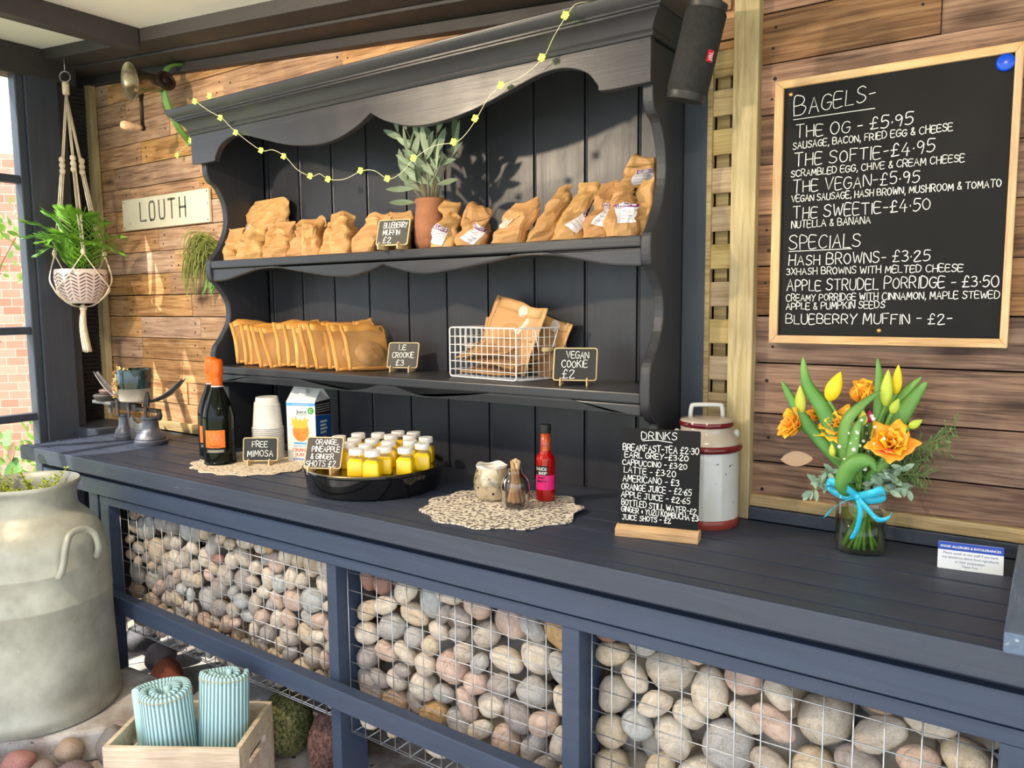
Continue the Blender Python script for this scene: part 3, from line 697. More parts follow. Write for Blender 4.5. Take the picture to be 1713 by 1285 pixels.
def handline(mb, text, x0, x1, z0, h, w, rise=0, caps=1.0, seed=1, smoothit=True, fn=None, y=0.0):
    """write text between x0 and x1 on baseline z0 (rising by 'rise'), capitals of height h"""
    g = random.Random(seed*977 + len(text)); tot = 0; first = True; lay = []
    for i, c in enumerate(text):
        k = caps if (c != ' ' and (i == 0 or text[i-1] == ' ') and c.isalpha()) else 1.0
        lay.append((tot, k)); tot += gwidth(c)*k
    tot -= 1.35; sx = (x1-x0)/tot
    for (o, k), c in zip(lay, text):
        if c == ' ': continue
        tilt = g.uniform(-.10, .12); dz = g.uniform(-.05, .05)*h; hk = h*k*g.uniform(.93, 1.07)
        for st in GL[c]:
            pts = [(p[0]*k + tilt*p[1]*.35 + g.uniform(-.1, .1), p[1] + g.uniform(-.12, .12)) for p in st]
            if smoothit and len(pts) > 3: pts = spline(pts, 4)
            q = []
            for px, pz in pts:
                X = x0 + (o + px)*sx; q.append((X, z0 + dz + pz/6*hk + rise*(X-x0)/max(1e-6, x1-x0)))
            ribbon(mb, q, w*g.uniform(.85, 1.15), y=y, fn=fn)
_fc = {}
def fontmesh(s):
    if s not in _fc:
        cu = bpy.data.curves.new('text', 'FONT'); cu.body = s; cu.size = 1; cu.align_x = 'CENTER'; cu.resolution_u = 3
        ob = bpy.data.objects.new('text', cu); COL.objects.link(ob)
        dg = bpy.context.evaluated_depsgraph_get(); me = bpy.data.meshes.new_from_object(ob.evaluated_get(dg))
        _fc[s] = ([tuple(v.co) for v in me.vertices], [tuple(p.vertices) for p in me.polygons])
        bpy.data.objects.remove(ob); bpy.data.curves.remove(cu); bpy.data.meshes.remove(me)
    return _fc[s]
def printed(mb, s, x, z, size, y=-.0004, wid=None, fn=None, bold=0):
    """printed text centred on x with baseline z; wid forces the width"""
    vs, fs = fontmesh(s); x0 = min(v[0] for v in vs); x1 = max(v[0] for v in vs); cx = (x0+x1)/2
    k = (wid/(x1-x0)) if wid else size
    f = fn or (lambda a, b_, yy: (a, yy, b_))
    for d in ([0] if not bold else [-bold, 0, bold]):
        mb.add([f(x + (v[0]-cx)*k + d, z + v[1]*size, y - (.00002*d/bold if bold else 0)) for v in vs], fs)
def rrect(x0, x1, z0, z1, r, n=4):
    out = []
    for cx, cz, a0 in ((x1-r, z0+r, -90), (x1-r, z1-r, 0), (x0+r, z1-r, 90), (x0+r, z0+r, 180)):
        out += [(cx + r*math.cos(R(a0 + 90*k/n)), cz + r*math.sin(R(a0 + 90*k/n))) for k in range(n+1)]
    return out
XZ = lambda u, v, d: (u, d, v)

# ================================================================ the dresser
dr = thing('dresser', 'tall dark painted dresser shelves with scalloped valance above the counter', 'dresser', (-1.47, 0, .775))
def dpart(name, mb, m, **kw):
    for i, p in enumerate(mb.v): mb.v[i] = (p[0]+1.47, p[1], p[2]-.775)
    return mb.build(name, m, dr, **kw)
b = MB(); ed = [-2.216, -2.19, -2.04, -1.888, -1.735, -1.574, -1.429, -1.283, -1.131, -.98, -.835, -.724]
for a, c in zip(ed, ed[1:]):
    b.box(a + .0055, c - .0055, .055, .064, .7755, 1.85)
for g_ in ed[1:-1]:
    old = b.M; b.M = MX.Translation((g_, .0605, .7755)); b.lathe([(0, 0), (.0034, 0), (.0034, 1.06), (0, 1.06)], 8); b.M = old
b.box(-2.216, -.724, .0635, .0655, .7755, 1.85)
dpart('back_panel', b, M['dresser_z'], auto=R(40))
prof = [(.055, 1.85), (-.15, 1.85), (-.165, 1.69), (-.155, 1.64), (-.128, 1.62), (-.102, 1.57), (-.098, 1.51), (-.118, 1.45), (-.150, 1.405), (-.166, 1.385), (-.166, 1.335), (-.142, 1.31), (-.106, 1.26), (-.104, 1.20), (-.135, 1.145), (-.162, 1.11), (-.168, 1.055), (-.164, 1.02), (-.145, .995), (-.122, .985), (-.120, .7755), (.055, .7755)]
prof = [prof[0]] + spline(prof[1:20], 4) + prof[20:]
for x0, x1 in ((-.724, -.700), (-2.240, -2.216)):
    b = MB(); b.prism(prof, lambda u, v, d: (d, u, v), x0, x1); dpart('side_panel', b, M['dresser_z'], bevel=.004)
def apron(name, half_pts, xl, xr, ztop, y0, y1, m):
    xc = (xl+xr)/2; hw = (xr-xl)/2
    h = spline([(xc - hw*a, z) for a, z in half_pts], 6)
    h = [(x, min(z, ztop-.004)) for x, z in h]; low = h + [(2*xc - x, z) for x, z in h[::-1][1:]]
    poly = low + [(xr, ztop), (xl, ztop)]
    b = MB(); b.prism(poly, XZ, y0, y1); return dpart(name, b, m, bevel=.005)
for z, zl, za, zm in ((1.388, 1.323, 1.357, 1.325), (1.055, 1.002, 1.038, 1.008)):
    b = MB(); b.box(-2.216, -.724, -.165, .0548, z-.024, z); dpart('shelf', b, M['dresser'], bevel=.004)
    apron('shelf_apron', [(1, zl), (.90, zl+.004), (.80, zl+.018), (.70, za-.003), (.58, za-.001), (.45, za-.014), (.30, zm+.003), (.18, zm-.002), (.08, zm+.010), (0, zm+.026)], -2.216, -.724, z-.0245, -.160, -.140, M['dresser'])
apron('valance', [(1, 1.688), (.86, 1.687), (.845, 1.70), (.81, 1.730), (.74, 1.748), (.66, 1.745), (.55, 1.722), (.42, 1.696), (.28, 1.682), (.17, 1.686), (.07, 1.708), (0, 1.736)], -2.258, -.696, 1.782, -.185, -.1655, M['dresser'])
cp = [(0, 1.775), (.005, 1.776), (.008, 1.781), (.007, 1.786), (.004, 1.789), (.006, 1.792), (.010, 1.799), (.018, 1.808), (.027, 1.815), (.031, 1.817), (.031, 1.821), (.036, 1.822), (.036, 1.826), (.040, 1.829), (.047, 1.835), (.052, 1.842), (.053, 1.848), (.049, 1.851), (-.02, 1.851)]
b = MB(); vs = []
for o_, z_ in cp:
    xl, xr, yf = -2.258-o_, -.696+o_, -.185-o_
    vs += [(xl, .0, z_), (xl, yf, z_), (xr, yf, z_), (xr, .0, z_)]
fs = []
for j in range(len(cp)-1):
    for i in range(3): fs.append((j*4+i, j*4+i+1, j*4+4+i+1, j*4+4+i))
b.add(vs, fs); b.box(-2.238, -.716, -.165, .0, 1.8512, 1.856)
dpart('cornice', b, M['dresser'], auto=R(35))

# ================================================================ chalk signs on little feet
M['signedge'] = M['birch']
M['signface'] = mat('sign_blackboard', (.015, .017, .016, 1), (.026, .028, .026, 1), 10, rough=.5)
M['signbrown'] = mat('sign_blackboard_smeared', (.040, .034, .030, 1), (.075, .062, .052, 1), 9, rough=.6)
def chalksign(label, loc, rz, lines, wd=.098, ht=.068, lean=14, face='signface', roll=0):
    t = thing('chalkboard_sign', label, 'sign', loc, R(rz))
    Mx = MX.Rotation(R(lean), 4, 'X') @ MX.Rotation(R(roll), 4, 'Y')   # leaning back
    Mx = MX.Translation((0, 0, .010)) @ MX.Rotation(R(-lean), 4, 'X') @ MX.Rotation(R(roll), 4, 'Y')
    b = MB(); b.M = Mx
    b.prism(rrect(-wd/2, wd/2, 0, ht, .007), XZ, -.002, .002)
    fr = b.build('frame', M['signedge'], t, bevel=.0006)
    b = MB(); b.M = Mx; b.prism(rrect(-wd/2+.0028, wd/2-.0028, .0028, ht-.0028, .005), XZ, -.0026, -.0019); b.build('slate', M[face], t)
    b = MB(); b.M = Mx
    for i, (s, xa, xb, z, h) in enumerate(lines):
        handline(b, s, -wd/2 + xa*wd, -wd/2 + xb*wd, z*ht, h*ht, .0017, 0, 1.0, i+len(label), y=-.0027)
    b.build('lettering', M['chalk'], t)
    for sx in (-1, 1):
        b = MB(); x = sx*wd*.3
        b.prism([(-.022, 0), (.030, 0), (.034, .008), (.022, .012), (.012, .0095), (-.004, .0095), (-.007, .017), (-.014, .019), (-.022, .013)], lambda u, v, d: (d, u, v), x-.0016, x+.0016)
        b.build('foot', M['signedge'], t)
    return t
chalksign('small chalk sign reading BLUEBERRY MUFFIN £2 in front of the terracotta pot', (-1.432, -.166, 1.389), 14, [('BLUEBERRY', .2, .93, .67, .19), ('MUFFIN', .2, .72, .40, .19), ('£2', .22, .48, .1, .22)], .094, .072, 18)
chalksign('small chalk sign reading LE CROOKIE £3 on the lower shelf', (-1.528, -.034, 1.0555), 20, [('LE', .36, .58, .70, .19), ('CROOKIE', .16, .86, .40, .2), ('£3', .3, .55, .1, .22)], .094, .076, 18)
chalksign('small chalk sign reading VEGAN COOKIE £2 beside the white wire basket', (-.922, -.10, 1.0555), 22, [('VEGAN', .3, .8, .68, .2), ('COOKIE', .2, .78, .40, .2), ('£2', .22, .5, .08, .25)], .104, .080, 18)
chalksign('small chalk sign reading FREE MIMOSA on the left placemat', (-1.915, -.235, .779), 34, [('FREE', .27, .7, .6, .23), ('MIMOSA', .14, .86, .2, .25)], .104, .070, 10)

# ================================================================ paper bags
M['paper'] = mat('brown_kraft_paper', srgb(176, 132, 82), srgb(204, 160, 106), 5, 4, rough=.55, bump=.5, bscale=46, vary=.07, hue=.006)
M['label'] = mat('white_label', srgb(232, 228, 236), rough=.5)
M['purple'] = mat('purple_label_head', srgb(120, 26, 110), rough=.5)
M['ink'] = mat('grey_ink', srgb(96, 92, 110), rough=.7)
M['pinksticker'] = mat('pale_round_sticker', srgb(226, 208, 196), srgb(214, 190, 178), 60, rough=.5)
def bagsurf(seed, w, d, h, lx, ly, crump=.007, topw=.92):
    off = V((seed*3.7, seed*1.3, seed*9.1))
    def f(a, t):
        hw = w/2*(1 - (1-topw)*t + .05*math.sin(PI*t)); hd = d/2*max(.045, (1 - t**2.1) + .06*math.sin(PI*t))
        n = 2/(2 + 2.2*(1-t)); c, s = math.cos(a), math.sin(a)
        x = hw*math.copysign(abs(c)**n, c); y = hd*math.copysign(abs(s)**n, s)
        q = V((x, y, h*t*1.3))
        k = 1.7*crump*(.35 + .65*min(1, t*3))
        nx = NZ.noise(q*26 + off); ny = NZ.noise(q*26 + off*2 + V((5, 0, 0)))
        r1 = abs(NZ.noise(q*17 + off)) + .6*abs(NZ.noise(q*34 - off)) - .3
        x += k*(nx*.9 + r1*1.2*c); y += k*(ny*.9 + r1*1.6*s)*(1 if t < .93 else .35)
        z = h*t + (k*1.6*NZ.noise(V((x*22, y*22, 3)) + off) if t > .6 else 0)
        if t < .02: z = 0.0
        return V((x + lx*z, y + ly*z, max(0, z)))
    return f
def paper_bag(label, loc, rz, w=.078, d=.055, h=.105, lx=0, ly=0, seed=1, allergen=None, disc=None, flap=0, group=None, crump=.007, topw=.92):
    t = thing('paper_bag', label, 'paper bag', loc, R(rz), group)
    f = bagsurf(seed, w, d, h, lx, ly, crump, topw)
    b = MB(); b.grid(lambda u, v: f(2*PI*u, v), 30, 17, True)
    n = 30; b.add([f(2*PI*i/n, 0) for i in range(n)], [tuple(range(n))]); b.add([f(2*PI*i/n, 1) for i in range(n)], [tuple(range(n))])
    if flap:
        # top edge rolled over towards the front
        def fl(u, v):
            p = f(PI + PI*u, 1.0); q = f(PI + PI*u, max(.3, 1 - flap)); g_ = p.lerp(q, v)
            return g_ + V((0, -.004 - .012*math.sin(PI*v)**.7 - .004*NZ.noise(g_*40), .004*math.sin(PI*min(1, v*1.5))))
        b.grid(fl, 16, 6)
    b.build('bag', M['paper'], t, weld=.0002)
    def patch(fn2, slot, nu, nv, lift):
        def g2(u, v):
            a, tt = fn2(u, v); e = .02
            p = f(a, tt); nn = (f(a+e, tt)-p).cross(f(a, tt+e)-p)
            nn = nn.normalized() if nn.length > 0 else V((0, -1, 0))
            if nn.y > 0 : nn = -nn
            return p + nn*lift
        return g2
    def onfront(x, z):
        tt = min(.96, max(.02, z/h)); hw_ = w/2*(1 - (1-topw)*tt + .05*math.sin(PI*tt)); n_ = 2/(2 + 2.2*(1-tt))
        c = max(-.999, min(.999, x/hw_)); c = math.copysign(abs(c)**(1/n_), c); return -math.acos(c), tt
    if allergen:
        xc, zc, lw, lh, rot = allergen         # centre on the bag front, size, turn
        def mp(u, v):
            x, y = (u-.5)*lw, (v-.5)*lh; c, s = math.cos(rot), math.sin(rot)
            return onfront(xc + x*c - y*s, zc + x*s + y*c)
        lb = MB(); g2 = patch(mp, 0, 8, 8, .0016); lb.mi = 0; lb.grid(g2, 9, 9)
        g3 = patch(lambda u, v: mp(u*.94+.03, .74 + v*.23), 1, 8, 4, .0022); lb.mi = 1; lb.grid(g3, 9, 4)
        lo = lb.build('allergen_label', [M['label'], M['purple']], t, solid=.0004)
        tx = MB(); g4 = patch(mp, 0, 1, 1, .003)
        handline(tx, 'ALLERGENS', .1, .9, .79, .14, .035, seed=seed, smoothit=False, fn=lambda x, z, yy: g4(x, z))
        tx.build('lettering', M['label'], lo)
        tk = MB()
        for k in range(4):
            zz = .6 - .14*k; pts = [(.1 + .75*q/10*(.8 + .2*((k*7) % 3)/2), zz + .02*math.sin(q*2.1+k)) for q in range(11)]
            ribbon(tk, pts, .013, fn=lambda x, z, yy: g4(x, z))
        tk.build('small_print', M['ink'], lo)
    if disc:
        xc, zc, dr_ = disc
        g5 = patch(lambda u, v: onfront(xc + dr_*v*math.cos(2*PI*u), zc + dr_*v*math.sin(2*PI*u)), 0, 1, 1, .0016)
        lb = MB(); lb.grid(lambda u, v: g5(u, max(.02, v)), 20, 4, True); lb.build('round_sticker', M['pinksticker'], t, solid=.0004)
    return t
Z1, Z2 = 1.388, 1.055
FR = -PI/2
names = ['leftmost', 'second from left', 'third from left', 'fourth from left', 'fifth from left', 'sixth from left', 'seventh from left', 'eighth from left', 'ninth from left', 'tenth from left']
for i, (x, w_, h_, rz, lx, ly) in enumerate([(-2.176, .056, .098, 26, -.10, .1), (-2.122, .062, .096, 20, .06, .0), (-2.060, .062, .104, 28, -.12, .1), (-1.996, .060, .096, 22, .12, .0), (-1.934, .062, .106, 26, -.12, .1), (-1.870, .062, .102, 20, .08, .1), (-1.806, .062, .108, 28, -.14, .05), (-1.742, .064, .102, 22, .10, .1), (-1.676, .068, .112, 24, -.14, .1), (-1.585, .085, .108, 8, .22, .05)]):
    paper_bag('crumpled brown paper bag, %s of the front row on the upper shelf' % names[i], (x, -.088 + .010*(i % 2), Z1+.001), rz, w_, .115, h_, lx, ly, 11+i, group=None, flap=0, crump=.0080, topw=.92)
paper_bag('big brown paper bag with round sticker lying behind the left bag row', (-2.17, -.005, Z1 + .072), 6, .205, .06, .128, .32, .12, 31, disc=(-.03, .035, .017), crump=.007, flap=0, topw=.75)
paper_bag('flat brown paper bag behind the middle of the left bag row', (-1.99, .012, Z1+.001), 0, .15, .05, .125, .25, .05, 32, crump=.009)
paper_bag('brown paper bag lying behind the right end of the left bag row', (-1.60, .0, Z1+.001), 0, .15, .05, .112, .15, .0, 33, crump=.009)
for i, (lab, x, y, rz, w_, d_, h_, lx, al, dc, fl) in enumerate([
    ('brown paper bag with white purple-headed label just right of the terracotta pot', -1.285, -.122, 24, .070, .070, .118, .16, (-.012, .030, .040, .046, -.35), None, 0),
    ('short brown paper bag with tilted label, second right of the terracotta pot', -1.198, -.122, 22, .074, .068, .102, .14, (.008, .028, .038, .046, -.50), None, .35),
    ('brown paper bag with round pale sticker and pointed top', -1.095, -.120, 28, .084, .068, .112, .42, None, (-.022, .048, .0135), 0),
    ('plain brown paper bag without label, leaning to a point', -1.010, -.112, 34, .070, .066, .124, .50, None, None, 0),
    ('brown paper bag with sideways label, fifth from the terracotta pot', -.932, -.120, 34, .074, .068, .126, .42, (.016, .042, .036, .048, -.55), None, 0),
    ('tall brown paper bag with label beside the stacked bags', -.852, -.122, 26, .066, .068, .124, .24, (.012, .050, .036, .050, -.25), None, 0),
    ('front left brown paper bag of the stack at the right shelf end', -.787, -.124, 26, .068, .066, .116, .04, (.006, .050, .042, .046, .05), None, 0)]):
    paper_bag(lab, (x, y, Z1+.001), rz, w_, d_, h_, lx, .10, 51+i, al, dc, fl, topw=.52, crump=.0095)
paper_bag('front right brown paper bag of the stack, touching the dresser side', (-.745, -.085, Z1+.001), -12, .046, .06, .130, -.04, .0, 61, topw=.6, crump=.008)
paper_bag('top brown paper bag lying on the stack at the right shelf end', (-.795, -.045, Z1 + .112), 22, .080, .055, .080, .30, .05, 62, (.012, .024, .040, .034, .15), flap=.4, topw=.7, crump=.008)
paper_bag('brown paper bag standing behind the stack at the right shelf end', (-.822, .005, Z1+.001), 12, .080, .05, .150, .15, .0, 63, topw=.7, crump=.009)

# ================================================================ glassine bags of pastries on the lower shelf
M['amber'] = mat('amber_glassine_paper', srgb(206, 146, 70), srgb(226, 168, 92), 6, 4, rough=.38, bump=.4, bscale=30, vary=.05, sss=.15)
M['film'] = mat('glassine_film', srgb(236, 190, 134), srgb(224, 172, 112), 16, 4, rough=.2, alpha=.40, bump=.35, bscale=40, coat=.3)
M['cookie'] = mat('baked_cookie', srgb(140, 92, 52), srgb(206, 164, 108), 22, 6, rough=.85, bump=1, bscale=50, vary=.1)
M['filling'] = mat('pastry_filling', srgb(190, 150, 120), srgb(226, 200, 172), 9, 4, rough=.6, vary=.08)
def glassine(label, loc, rot, w=.145, h=.150, th=.022, seed=1, group=None, kind='crookie', name='pastry_bag', sticker=None, m=None):
    """flat sealed bag: paper back and rim, clear film front, pastry inside; local plane x-z, film side -y"""
    t = thing(name, label, 'pastry bag', loc, 0, group, rot); off = V((seed*2.1, seed, seed*5.3)); mm = m or M['amber']
    def sh(u, v, s):
        x = (u-.5)*w; z = v*h; ex = 1-abs(2*u-1)**1.7; ez = (1-abs(2*v-1)**3)*(1.15-.5*v)
        y = s*th*.5*ex*ez + .011*NZ.noise(V((x*17, z*17, seed*3.3)))*(.35+.65*v) + .002*NZ.noise(V((x*60, z*60, s)) + off)
        return V((x*(1-.03*math.sin(PI*v)), y, z + .011*NZ.noise(V((u*3.4, 1, seed*1.7)))*v))
    b = MB(); b.grid(lambda u, v: sh(u, v, 1), 15, 15); b.build('bag_back', mm, t, solid=.0006, smooth=True)
    b = MB(); u0, u1, v0, v1 = .07, .94, .06, .84
    b.grid(lambda u, v: sh(u*u0, v, -1), 4, 15); b.grid(lambda u, v: sh(u1+u*(1-u1), v, -1), 4, 15)
    b.grid(lambda u, v: sh(u0+u*(u1-u0), v*v0, -1), 9, 3); b.grid(lambda u, v: sh(u0+u*(u1-u0), v1+v*(1-v1), -1), 9, 4)
    b.build('bag_rim', mm, t, solid=.0006, smooth=True, weld=.0001)
    b = MB(); b.grid(lambda u, v: sh(u0+u*(u1-u0), v0+v*(v1-v0), -1)+V((0, -.0004, 0)), 12, 12); b.build('film_window', M['film'], t, smooth=True)
    b = MB()
    if kind == 'crookie':
        g_ = random.Random(seed)
        b.ball((.008, 0, h*.36), .042, 20, 14, 1.25, .24*th/.022, .95)
        for k in range(9): b.ball((.012+g_.uniform(-.028, .028), -.004*th/.022, h*.34+g_.uniform(-.022, .022)), g_.uniform(.007, .012), 10, 7, 1, .5, 1)
    else:
        b.ball((0, 0, h*.42), .042, 22, 12, 1, .20*th/.022, 1)
    b.v = [tuple(V(p) + V((NZ.noise(V(p)*70)*.003, NZ.noise(V(p)*70+V((4, 4, 4)))*.0012, NZ.noise(V(p)*70+V((9, 1, 1)))*.003))) for p in b.v]
    b.build('pastry', M['cookie'], t, smooth=True)
    if sticker:
        b = MB(); p = V(sh(sticker[0], sticker[1], -1)); b.M = MX.Translation(p + V((0, -.0015, 0))) @ MX.Rotation(R(90), 4, 'X'); b.lathe([(0, .0), (.015, 0), (.015, -.0006)], 24); b.build('round_sticker', M['pinksticker'], t)
    return t
# standing like files: film side faces right (+x); lean to the left
ords = ['leftmost', 'second', 'third', 'fourth', 'fifth', 'sixth', 'seventh', 'eighth', 'ninth', 'tenth', 'eleventh', 'twelfth', 'thirteenth']
for i in range(13):
    x = -2.140 + .0430*i; g_ = random.Random(i+5)
    glassine('amber glassine pastry bag, %s from the left on the lower shelf' % ords[i] if i < 12 else 'rightmost amber glassine pastry bag with its crusty pastry showing', (x, -.055 + (g_.uniform(-.012, .010) if i < 12 else 0), Z2 + .004), (R(-25 + g_.uniform(-7, 5)), R(g_.uniform(-6, 4)), R(69 + g_.uniform(-9, 7))),
             .150, .150 + g_.uniform(-.014, .008), .030, i+2, 'pastry bags on the lower shelf')
glassine('amber glassine pastry bag lying back behind the rightmost ones', (-1.70, .035, Z2 + .004), (R(-18), 0, R(75)), .10, .150, .022, 31)

# ---- white wire basket of vegan cookies
bk = thing('wire_basket', 'white wire basket holding cookie bags on the lower shelf', 'basket', (-1.078, -.113, Z2+.001), 0)
e1 = V((-.232, .030, 0)); e2 = V((.050, .150, 0)); HB = .128      # front edge to the left, side edge to the back
def panel(name, o, ex, h, nx, nz, drop=0):
    b = MB(); L = ex.length; d = ex.normalized(); r = .0085
    path = []
    for cx, cz, a0 in ((L-r, r, -90), (L-r, h-r, 0), (r, h-r, 90), (r, r, 180)):
        path += [o + d*(cx + r*math.cos(R(a0+90*k/4))) + V((0, 0, cz + r*math.sin(R(a0+90*k/4)) + .0022)) for k in range(5)]
    b.tube(path, .0021, 6, True)
    for k in range(1, nx): b.tube([o + d*L*k/nx + V((0, 0, .003)), o + d*L*k/nx + V((0, 0, h))], .0011, 5)
    for k in range(1, nz): b.tube([o + V((0, 0, h*k/nz)), o + d*L + V((0, 0, h*k/nz))], .0011, 5)
    return b.build(name, M['whitewire'], bk, smooth=True)
panel('front_panel', V((0, 0, 0)), e1, HB, 12, 6); panel('back_panel', e2, e1, HB, 12, 6)
panel('side_panel', V((0, 0, 0)), e2, HB, 9, 6); panel('side_panel', e1, e2, HB, 9, 6)
b = MB()
for k in range(10): b.tube([e2*(k/9) + V((0, 0, .003)), e2*(k/9) + e1 + V((0, 0, .003))], .0011, 5)
for k in range(13): b.tube([e1*(k/12) + V((0, 0, .0045)), e1*(k/12) + e2 + V((0, 0, .0045))], .0011, 5)
b.build('base_panel', M['whitewire'], bk, smooth=True)
sd = e2.normalized(); out = V((sd.y, -sd.x, 0))
for s_, base in ((1, V((0, 0, 0))), (-1, e1)):
    b = MB(); o_ = out*s_
    for q in (.34, .80):
        p = base + e2*q; qq = base + e2*(.5 + (q-.57)*.62); b.tube([p + V((0, 0, HB)) + o_*.001, p + o_*.006 + V((0, 0, HB-.006)), qq + o_*.016 + V((0, 0, HB*.62))], .0017, 6)
    hd = b.build('handle_bail', M['whitewire'], bk, smooth=True)
    b = MB(); b.tube([base + e2*.44 + o_*.017 + V((0, 0, HB*.60)), base + e2*.70 + o_*.017 + V((0, 0, HB*.60))], .0062, 12); g_ = b.build('wooden_grip', M['birch'], hd, smooth=True)
    g_['label'] = 'round wooden grip'
BK = lambda a, c, z: V((-1.078, -.113, Z2)) + e1*a + e2*c + V((0, 0, z))
M['kraftbag'] = mat('kraft_cookie_bag', srgb(190, 142, 88), srgb(212, 168, 112), 6, 4, rough=.5, bump=.35, bscale=40, vary=.05)
fx = math.degrees(math.atan2(-e1.y, -e1.x))
for i, (lab, p, rot, w_, h_, st) in enumerate([
    ('kraft cookie bag with round sticker standing tallest in the wire basket', BK(.46, .30, .03), (R(-12), R(14), R(fx)), .175, .175, (.62, .88)),
    ('kraft cookie bag behind the tallest one in the wire basket', BK(.36, .72, .02), (R(-8), R(18), R(fx)), .18, .150, (.72, .9)),
    ('kraft cookie bag at the left end of the wire basket', BK(.80, .55, .02), (R(-10), R(8), R(fx)), .10, .135, None),
    ('kraft cookie bag lying lowest in the wire basket', BK(.5, .08, .014), (R(-80), 0, R(fx)), .20, .125, None),
    ('kraft cookie bag lying second from the bottom in the wire basket', BK(.48, .06, .040), (R(-78), R(4), R(fx-4)), .19, .125, None),
    ('kraft cookie bag lying aslant near the middle of the wire basket', BK(.56, .05, .062), (R(-70), R(-6), R(fx+3)), .18, .11, None)]):
    glassine(lab, p, rot, w_, h_, .020, 60+i, 'cookie bags in the wire basket', 'cookie', 'cookie_bag', st, M['kraftbag'])

# ---- terracotta pot of olive foliage
M['terra'] = mat('terracotta', srgb(138, 88, 60), srgb(164, 110, 78), 14, 5, rough=.75, bump=.3, bscale=40)
M['olive'] = mat('olive_leaf', srgb(96, 116, 92), srgb(140, 156, 132), 7, 3, rough=.55, island=True, vary=.25)
M['stem'] = mat('olive_stem', srgb(110, 104, 72), srgb(130, 122, 88), 20, rough=.7)
tp = thing('terracotta_pot', 'terracotta pot of grey green foliage on the upper shelf', 'plant pot', (-1.362, -.085, 1.388))
b = MB(); b.lathe([(0, 0), (.040, 0), (.046, .02), (.0475, .06), (.043, .10), (.0405, .116), (.043, .122), (.044, .128), (.042, .132), (.037, .131), (.036, .118), (.040, .06), (0, .05)], 36); b.build('pot', M['terra'], tp, smooth=True)
b = MB(); b.lathe([(0, .110), (.036, .110)], 20); b.build('soil', M['soil'], tp)
fol = MB(); stm = MB(); rg = random.Random(4)
stems = [((-.13, -.01, .315), 6), ((-.105, 0, .32), 4), ((-.06, .01, .315), 5), ((-.02, -.02, .33), 5), ((.012, .02, .34), 4), ((.045, -.01, .32), 5), ((.07, .03, .27), 5), ((.055, -.03, .20), 4), ((-.11, .0, .19), 4), ((-.06, -.03, .24), 5), ((.01, -.03, .24), 5), ((.10, .0, .24), 3)]
for (dx, dy, hz), nl in stems:
    b0 = V((dx*.12, dy*.3, .11)); tip = V((dx*.8, dy, hz))
    path = [b0.lerp(tip, s) + V((dx*.2*(s*s - s), 0, .02*math.sin(PI*s))) for s in [k/6 for k in range(7)]]
    stm.tube(path, [.0022*(1-.6*k/6) for k in range(7)], 6)
    for k in range(nl):
        s = .42 + .58*k/max(1, nl-1); p = path[min(6, int(s*6))]; sd_ = 1 if k % 2 else -1
        ln = rg.uniform(.055, .085); dirv = V((sd_*rg.uniform(.25, .8) + dx*2, rg.uniform(-.45, .25), rg.uniform(.25, 1.0))).normalized()
        if k == nl-1: dirv = V((dx*2 + rg.uniform(-.2, .2), -.1, 1)).normalized()
        fol.leaf(p, p + dirv*ln, ln*.27, V((rg.uniform(-.6, .6), -1, rg.uniform(-.3, .6))), rg.uniform(-.1, .15), .2, 6)
for tip in ((.105, -.02, .215), (.11, -.02, .165), (-.12, -.03, .125), (-.13, -.03, .16)):
    p = V((tip[0]*.35, -.02, tip[2]+.0)); fol.leaf(p, V(tip), .02, (0, -1, .6), .1, .15, 6); stm.tube([V((tip[0]*.1, -.01, .12)), p], .0016, 5)
stm.build('stems', M['stem'], tp, smooth=True); fol.build('foliage', M['olive'], tp, smooth=True)

# ================================================================ things on the counter
ZC = .775
M['mat_weave'] = mat('printed_placemat', srgb(232, 224, 208), srgb(92, 84, 84), 120, 3, rough=.85, bump=.6, bscale=160, contrast=(.50, .56))
M['straw'] = mat('woven_straw', srgb(198, 180, 152), srgb(236, 224, 202), 90, 3, rough=.85, bump=.9, bscale=140, contrast=(.35, .6), speck=(120, .62, srgb(96, 80, 66)))
def placemat(label, loc, rx, ry, nsc, m, seed, curl=()):
    b = MB(); g = random.Random(seed); ph = g.random()*6
    def f(u, v, top):
        a = 2*PI*u; k = 1 + .045*math.cos(nsc*a + ph)*v + .012*math.sin(3*a+seed)*v
        x, y = rx*k*v*math.cos(a), ry*k*v*math.sin(a); z = .0008
        for (ca, amt) in curl:
            d = abs((a-ca+PI) % (2*PI) - PI)
            if d < .34: z += amt*max(0, (v-.80)/.20)**1.5*(1-(d/.34)**2)
        return V((x, y, z + (.0032 if top else 0)))
    N = 96; rings = [.001, .3, .6, .8, .88, .94, .985, 1.0]
    for top in (1, 0):
        b.grid(lambda u, v: f(u, rings[min(7, int(round(v*7)))], top), N, 8, True)
    b.grid(lambda u, v: f(u, 1.0 + (.008 if .2 < v < .8 else 0), 1)*v + f(u, 1.0 + (.008 if .2 < v < .8 else 0), 0)*(1-v), N, 3, True)
    o = b.build('placemat', m, smooth=True, weld=.0001); o.location = loc
    return tag(o, label, 'placemat')
placemat('round woven straw placemat under the wine bottles and cups', (-1.96, -.215, ZC), .195, .175, 16, M['straw'], 3)
placemat('scalloped floral printed placemat under the sauce bottle and stirrer jar', (-1.035, -.240, ZC), .186, .172, 11, M['mat_weave'], 8, curl=((.35, .009), (.95, .006)))

